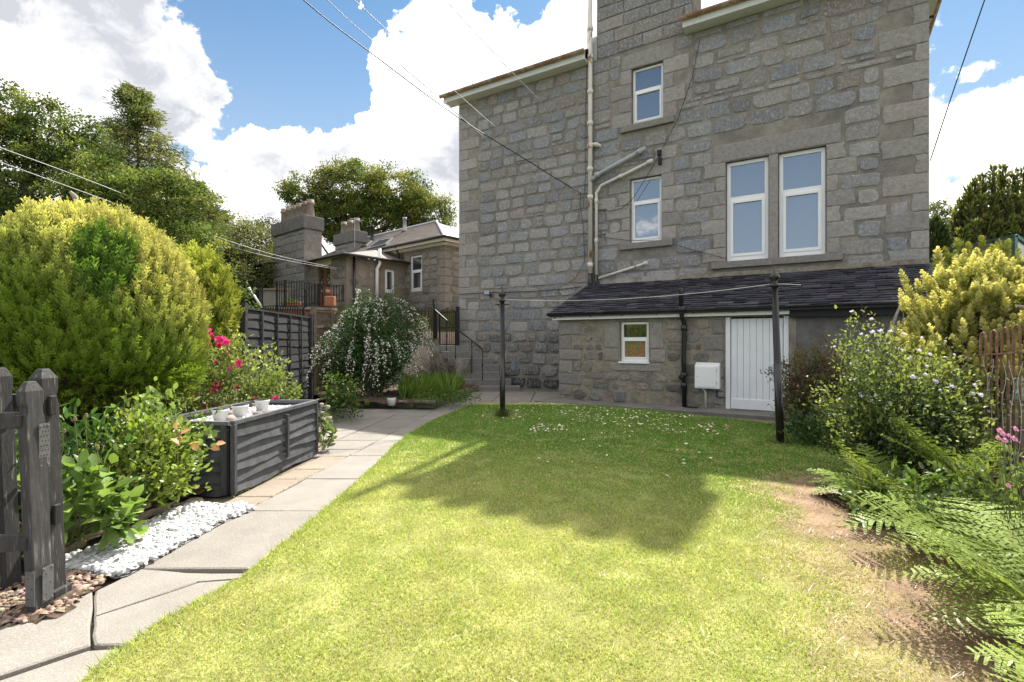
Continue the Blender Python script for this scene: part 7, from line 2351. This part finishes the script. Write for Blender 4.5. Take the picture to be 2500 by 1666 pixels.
bb = thing("dark_branch", "short dark broken branch at the right edge in front of the golden conifer", "branch", P(2490, 748, 4.3))
MB().tube([P(2483, 746, 4.3), P(2500, 752, 4.3), P(2540, 760, 4.3)], [.008, .02, .022], 7).build("limb", M['deadwood'], bb, True)

# ================================================================== trees
def tree(name, label, base, blobs, nclump, per, L, cols, trunk_r, cat="tree", seed=0, clump=(.55, .55, .32), wd=None, group=None, limb=18, mat='tree_leaf', flat=.9, hollow=.55, hang=0.0):
    """trunk, limbs and a crown of leaf clumps spread through overlapping volumes (centre, radii)"""
    rg = np.random.default_rng(seed + 500)
    t = thing(name, label, cat, base, group)
    B = [(np.array(c, float), np.array(r, float)) for c, r in blobs]
    vol = np.array([np.prod(r) ** .67 for _, r in B]); vol /= vol.sum()
    which = rg.choice(len(B), nclump, p=vol)
    dirs = rand_dirs(nclump, rg)
    rad = rg.uniform(hollow ** 3, 1, nclump) ** (1 / 3)
    cen = np.array([B[w][0] for w in which]) + dirs * np.array([B[w][1] for w in which]) * rad[:, None]
    size = rg.uniform(.6, 1.35, nclump)
    off = unit(rg.normal(size=(nclump, per, 3))) * (rg.random((nclump, per, 1)) ** .5) * 1.55 * np.array(clump) * size[:, None, None]
    if hang:
        off[..., 2] -= np.abs(off[..., 0]) * hang
    pos = (cen[:, None] + off).reshape(-1, 3)
    n = len(pos)
    D = unit(rg.normal(size=(n, 3)) + np.repeat(dirs, per, 0) * .5 + [0, 0, -.25])
    NN = unit(rg.normal(0, .55, (n, 3)) + np.array([0, 0, flat]) + np.repeat(dirs, per, 0) * .35)
    ci = rg.integers(0, len(cols), nclump)
    cc = np.array(cols, float)[ci] * np.exp(rg.normal(0, .2, (nclump, 1)))
    c = np.repeat(cc, per, 0) * np.exp(rg.normal(0, .18, (n, 1)))
    leaves("crown", t, M[mat], pos, D, NN, L * rg.uniform(.6, 1.3, n), (wd or L * .7) * rg.uniform(.7, 1.2, n), c)
    mb = MB()
    base = Vector(base)
    top = Vector(np.mean([b[0] for b in B], axis=0))
    mid = base.lerp(top, .5) + Vector((rg.normal(0, .02), 0, 0)) * (top - base).length
    mb.tube([base, mid, top], [trunk_r, trunk_r * .75, trunk_r * .35], 8)
    for i in rg.choice(nclump, min(limb, nclump), replace=False):
        u = rg.uniform(.3, .95)
        s = base.lerp(mid, u * 2) if u < .5 else mid.lerp(top, u * 2 - 1)
        e = Vector(cen[i])
        m_ = s.lerp(e, .5) + Vector((0, 0, (e - s).length * rg.uniform(-.02, .14)))
        mb.tube([s, m_, e], [trunk_r * .38, trunk_r * .22, trunk_r * .06], 5, cap=False)
    mb.build("trunk", M['bark'], t, True)
    return t
def bl(px, py, d, rx, ry, rz):
    """crown volume centred at a photo pixel and distance, radii in metres"""
    return (tuple(P(px, py, d)), (rx, ry, rz))
LEAFG = [(.105, .15, .036), (.145, .185, .048), (.07, .11, .027), (.20, .225, .065), (.05, .085, .022)]
tree("broadleaf_tree", "tall leafy tree filling the left edge of the view behind the dome conifer", tuple(P(60, 838, 20)[:2]) + (0,), [bl(70, 330, 20, 1.9, 1.9, 1.7), bl(-60, 420, 20, 2.4, 2, 2.4), bl(120, 470, 20, 2.3, 2, 2.1), bl(210, 385, 20, 1.3, 1.4, 1.2), bl(30, 580, 20, 2.6, 2, 2), bl(20, 290, 20, 1.0, 1.2, 1.0)], 470, 130, .115, LEAFG, .3, seed=1, clump=(.36, .36, .22))
tree("broadleaf_tree", "spreading leafy tree behind the dome conifer with its crown lower than the tall conifer", tuple(P(330, 838, 18)[:2]) + (0,), [bl(330, 500, 18, 1.3, 1.5, 1.0), bl(250, 430, 18.5, .9, 1, .7), bl(250, 520, 18, 1.7, 1.5, 1.3), bl(400, 500, 17.5, 1.5, 1.4, 1.1), bl(430, 590, 17, 1.2, 1.2, .9)], 300, 120, .11, LEAFG, .25, seed=2, clump=(.30, .30, .16))
tree("willow_bush", "light grey green bushy tree left of the cottage chimney", tuple(P(590, 838, 30)[:2]) + (0,), [bl(580, 600, 30, 2.1, 1.6, 1.6), bl(640, 600, 31, 1.3, 1.2, 1.6), bl(520, 610, 29, 1.6, 1.4, 1.3), bl(610, 660, 29, 2, 1.5, 1.5)], 230, 90, .12, [(.14, .16, .06), (.17, .185, .075), (.11, .13, .05)], .15, seed=3, clump=(.42, .42, .34))
tree("dark_bush", "dark green bush just left of the cottage annex under the willowy tree", tuple(P(640, 838, 31)[:2]) + (0,), [bl(655, 585, 33, 1.0, 1, 1.3), bl(600, 690, 29.5, 1.8, 1.2, 1.4), bl(668, 640, 33, .9, .9, 1.3)], 120, 80, .13, [(.05, .08, .018), (.07, .10, .025)], .15, seed=4, clump=(.4, .4, .3))
tree("sycamore", "large domed sycamore rising behind the cottage roof", tuple(P(900, 838, 40)[:2]) + (0,), [bl(860, 455, 40, 3.0, 2.6, 1.9), bl(960, 475, 40, 3.2, 2.8, 2.0), bl(1040, 520, 40, 2.3, 2.2, 1.5), bl(830, 540, 40, 2.4, 2.2, 2.0), bl(920, 560, 40, 4.2, 2.5, 2.2), bl(735, 465, 39, 1.4, 1.4, 1.1), bl(690, 470, 39, .7, .8, .5), bl(760, 520, 39, 1.4, 1.2, 1.5)], 760, 110, .16, [(.10, .145, .03), (.155, .18, .042), (.07, .11, .023), (.21, .215, .06)], .4, seed=5, clump=(.5, .5, .27), limb=40)

def conifer(name, label, base, top, spread, nwhorl, per, cols, seed, L=.22, droop=.35, cat="conifer tree", bare=.12, prof=None, wd=.045, trunk_r=.2):
    """straight trunk, whorls of drooping branches hung with needle sprays"""
    rg = np.random.default_rng(seed + 900)
    t = thing(name, label, cat, base)
    base, top = np.array(base, float), np.array(top, float)
    ht = top - base
    Cs, Ds, K, paths = [], [], [], []
    for i in range(nwhorl):
        u = bare + (1 - bare) * (i + rg.uniform(-.3, .3)) / nwhorl
        u = min(u, .995)
        ln = spread * (prof(u) if prof else (1 - u) ** .75) * rg.uniform(.65, 1.2) + .12
        az = rg.uniform(0, 2 * np.pi)
        p0 = base + ht * u
        d = np.array([np.cos(az), np.sin(az), rg.uniform(.0, .45)])
        end = p0 + d * ln + np.array([0, 0, -droop * ln])
        mid = p0 + d * ln * .55 + np.array([0, 0, .02])
        w = rg.random(per) ** .7
        w3 = w[:, None]
        q = (1 - w3) ** 2 * p0 + 2 * w3 * (1 - w3) * mid + w3 ** 2 * end
        sp_ = .09 * ln + .07
        q = q + rg.normal(0, 1, (per, 3)) * np.array([sp_, sp_, sp_ * .55]) - np.array([0, 0, 1]) * (rg.random((per, 1)) * sp_ * 1.1)
        Cs.append(q); Ds.append(unit(d[None] * .8 + rg.normal(0, .55, (per, 3)) + [0, 0, -.35]))
        K.append(np.array(cols[rg.integers(len(cols))])[None] * np.exp(rg.normal(0, .2, (per, 1))))
        paths.append([Vector(p0), Vector(mid), Vector(end)])
    C = np.vstack(Cs); n = len(C)
    leaves("crown", t, M['needle'], C, np.vstack(Ds), rand_dirs(n, rg), L * rg.uniform(.5, 1.3, n), wd * rg.uniform(.7, 1.3, n), np.vstack(K))
    mb = MB().tube([Vector(base), Vector(base + ht * .5), Vector(top)], [trunk_r, trunk_r * .6, .02], 8)
    for p in paths[::2]:
        mb.tube(p, [.04, .025, .01], 4, cap=False)
    mb.build("trunk", M['bark'], t)
    return t
CONG = [(.11, .145, .05), (.15, .18, .065), (.08, .115, .04), (.18, .195, .075)]
b_ = P(352, 838, 24); tp_ = P(333, 213, 24)
conifer("tall_conifer", "tall loose feathery conifer rising above the other trees on the left", (b_.x, b_.y, 0), tuple(tp_), 3.3, 170, 150, CONG, 1, L=.24, droop=.25, bare=.42, prof=lambda u: min(1, (1 - u) * 2.6 + .10) * (.75 if u > .55 else 1.0), wd=.05)
b_ = P(455, 838, 27); tp_ = P(475, 440, 27)
conifer("dark_conifer", "drooping dark conifer with flat layered branches right of the tall feathery conifer", (b_.x, b_.y, 0), tuple(tp_), 3.4, 130, 150, CONG, 2, L=.26, droop=.3, bare=.3, prof=lambda u: min(1, (1 - u) * 1.5 + .12), wd=.05)
b_ = P(540, 838, 30); tp_ = P(520, 510, 30)
conifer("dark_conifer", "lower dark conifer with long level branches nearest the cottage annex", (b_.x, b_.y, 0), tuple(tp_), 3.2, 100, 140, CONG, 3, L=.28, droop=.25, bare=.3, prof=lambda u: min(1, (1 - u) * 1.6 + .15), wd=.055)

def yew(name, label, base, cols_xyzr, col, tipc, seed, per=900):
    """upright yew: a sheaf of dense vertical columns"""
    rg = np.random.default_rng(seed + 70)
    t = thing(name, label, "yew tree", base)
    Cs, Ds, K0, K1 = [], [], [], []
    for (x, y, z0, z1, r) in cols_xyzr:
        u = rg.random(per); ph = rg.uniform(0, 2 * np.pi, per)
        rr = r * np.minimum(1, (1 - u) * 3.2 + .12) * (.72 + .28 * np.minimum(1, u * 4)) * rg.uniform(.75, 1.08, per)
        o_ = np.stack([np.cos(ph), np.sin(ph), np.zeros(per)], 1)
        q = np.array([x, y, 0]) + o_ * rr[:, None]; q[:, 2] = z0 + (z1 - z0) * u
        Cs.append(q); Ds.append(o_ * .55 + np.array([0, 0, 1.0]) + rg.normal(0, .3, (per, 3)))
        k = np.exp(rg.normal(0, .15))
        c0 = np.array(col) * k * np.exp(rg.normal(0, .2, (per, 1)))
        w = (np.clip((u - .72) / .28, 0, 1)[:, None] * .8 + .15) * (rg.random((per, 1)) < .7)
        K0.append(c0); K1.append(c0 * (1 - w) + np.array(tipc) * w)
    n = per * len(cols_xyzr)
    leaves("foliage", t, M['needle'], np.vstack(Cs), np.vstack(Ds), rand_dirs(n, rg), .30 * rg.uniform(.6, 1.2, n), .10, np.vstack(K0), np.vstack(K1))
    mb = MB()
    for (x, y, z0, z1, r) in cols_xyzr:
        mb.tube([(base[0], base[1], 0), (x, y, z0 + .2), (x, y, z1 - .4)], [.16, .1, .03], 6)
        mb.tube([(x, y, z0), (x, y, z0 + (z1 - z0) * .7), (x, y, z1 - .1)], [r * .72, r * .66, .03], 10)  # solid dark core added in each column, for the shade inside the crown
    mb.build("trunk", surf('yew_dark_core_' + str(seed), (.045, .04, .025), .95, .05), t)
yc = []
yr = random.Random(12)
for i, (px, py) in enumerate([(2331, 520), (2345, 490), (2362, 462), (2380, 440), (2400, 428), (2425, 412), (2448, 410), (2475, 420), (2500, 415), (2530, 430), (2350, 560), (2380, 540), (2410, 530), (2440, 545), (2470, 540), (2500, 530), (2370, 500), (2395, 485), (2425, 480), (2455, 470), (2485, 480), (2515, 490), (2340, 600), (2365, 610), (2395, 600), (2425, 605), (2455, 600), (2485, 610), (2515, 600), (2560, 440), (2550, 520)]):
    row = 0 if i < 10 or i >= 29 else (2 if i < 16 else (1 if i < 22 else 3))
    q = P(px, py, 24.5 - row * .55)
    yc.append((q.x, q.y, .3, q.z, 36 / 100 * yr.uniform(.75, 1.2)))
yew("yew_tree", "broad golden tipped yew of many upright columns beyond the right corner of the house", tuple(P(2440, 838, 24)[:2]) + (0,), yc, (.05, .075, .022), (.25, .26, .065), 1)
yc = []
for px, py in ((2268, 545), (2280, 538), (2293, 542), (2305, 556), (2286, 575), (2300, 590), (2272, 590)):
    q = P(px, py, 21 + yr.uniform(-.4, .4)); yc.append((q.x, q.y, .3, q.z, .34))
yew("small_yew", "small dark green yew seen close beside the right corner of the house", tuple(P(2285, 838, 21)[:2]) + (0,), yc, (.028, .048, .014), (.06, .085, .02), 2, 700)
tree("distant_tree", "pale airy tree peeping over the small yew at the right corner of the house", tuple(P(2292, 838, 34)[:2]) + (0,), [bl(2292, 515, 34, .75, .7, .6), bl(2300, 545, 34, .6, .6, .6)], 46, 26, .16, [(.10, .13, .06), (.13, .155, .075)], .1, seed=7, clump=(.28, .28, .2), limb=8)
b_, *_r = bush("pale_hedge_bush", "pale yellow green leafy bush below the yews at the house corner", (9.9, 12.2, .05), (9.9, 12.2, 2.35), (1.0, .9, .95), 260, 16, .10, .055, [(.15, .18, .055), (.19, .21, .075), (.11, .15, .04)], "shrub", 'leaf_soft', seed=40, spread=.10, start=.45, jitter=.14, stem_every=9)
# planting that fills the view beyond, on the far right and left
tree("far_bush", "dark leafy bush low behind the golden conifers on the right", tuple(P(2420, 838, 15)[:2]) + (0,), [bl(2400, 690, 14, 1.4, 1, 1.0), bl(2500, 680, 14, 1.3, 1, 1.2), bl(2340, 740, 12.5, .8, .7, .7)], 120, 36, .11, [(.06, .095, .022), (.08, .12, .03)], .12, seed=9, clump=(.26, .26, .2))
tree("far_bush", "dark leafy undergrowth low behind the golden yellow green conifer on the left", tuple(P(560, 838, 17)[:2]) + (0,), [bl(540, 745, 15, 1.0, .8, .9), bl(430, 700, 15, 1.6, 1, 1.2), bl(250, 690, 14, 2.4, 1, 1.4), bl(40, 690, 13, 2.2, 1, 1.5), bl(-90, 700, 11, 1.5, 1, 1.4)], 230, 36, .13, [(.05, .08, .02), (.07, .105, .025)], .12, seed=10, clump=(.32, .32, .24))
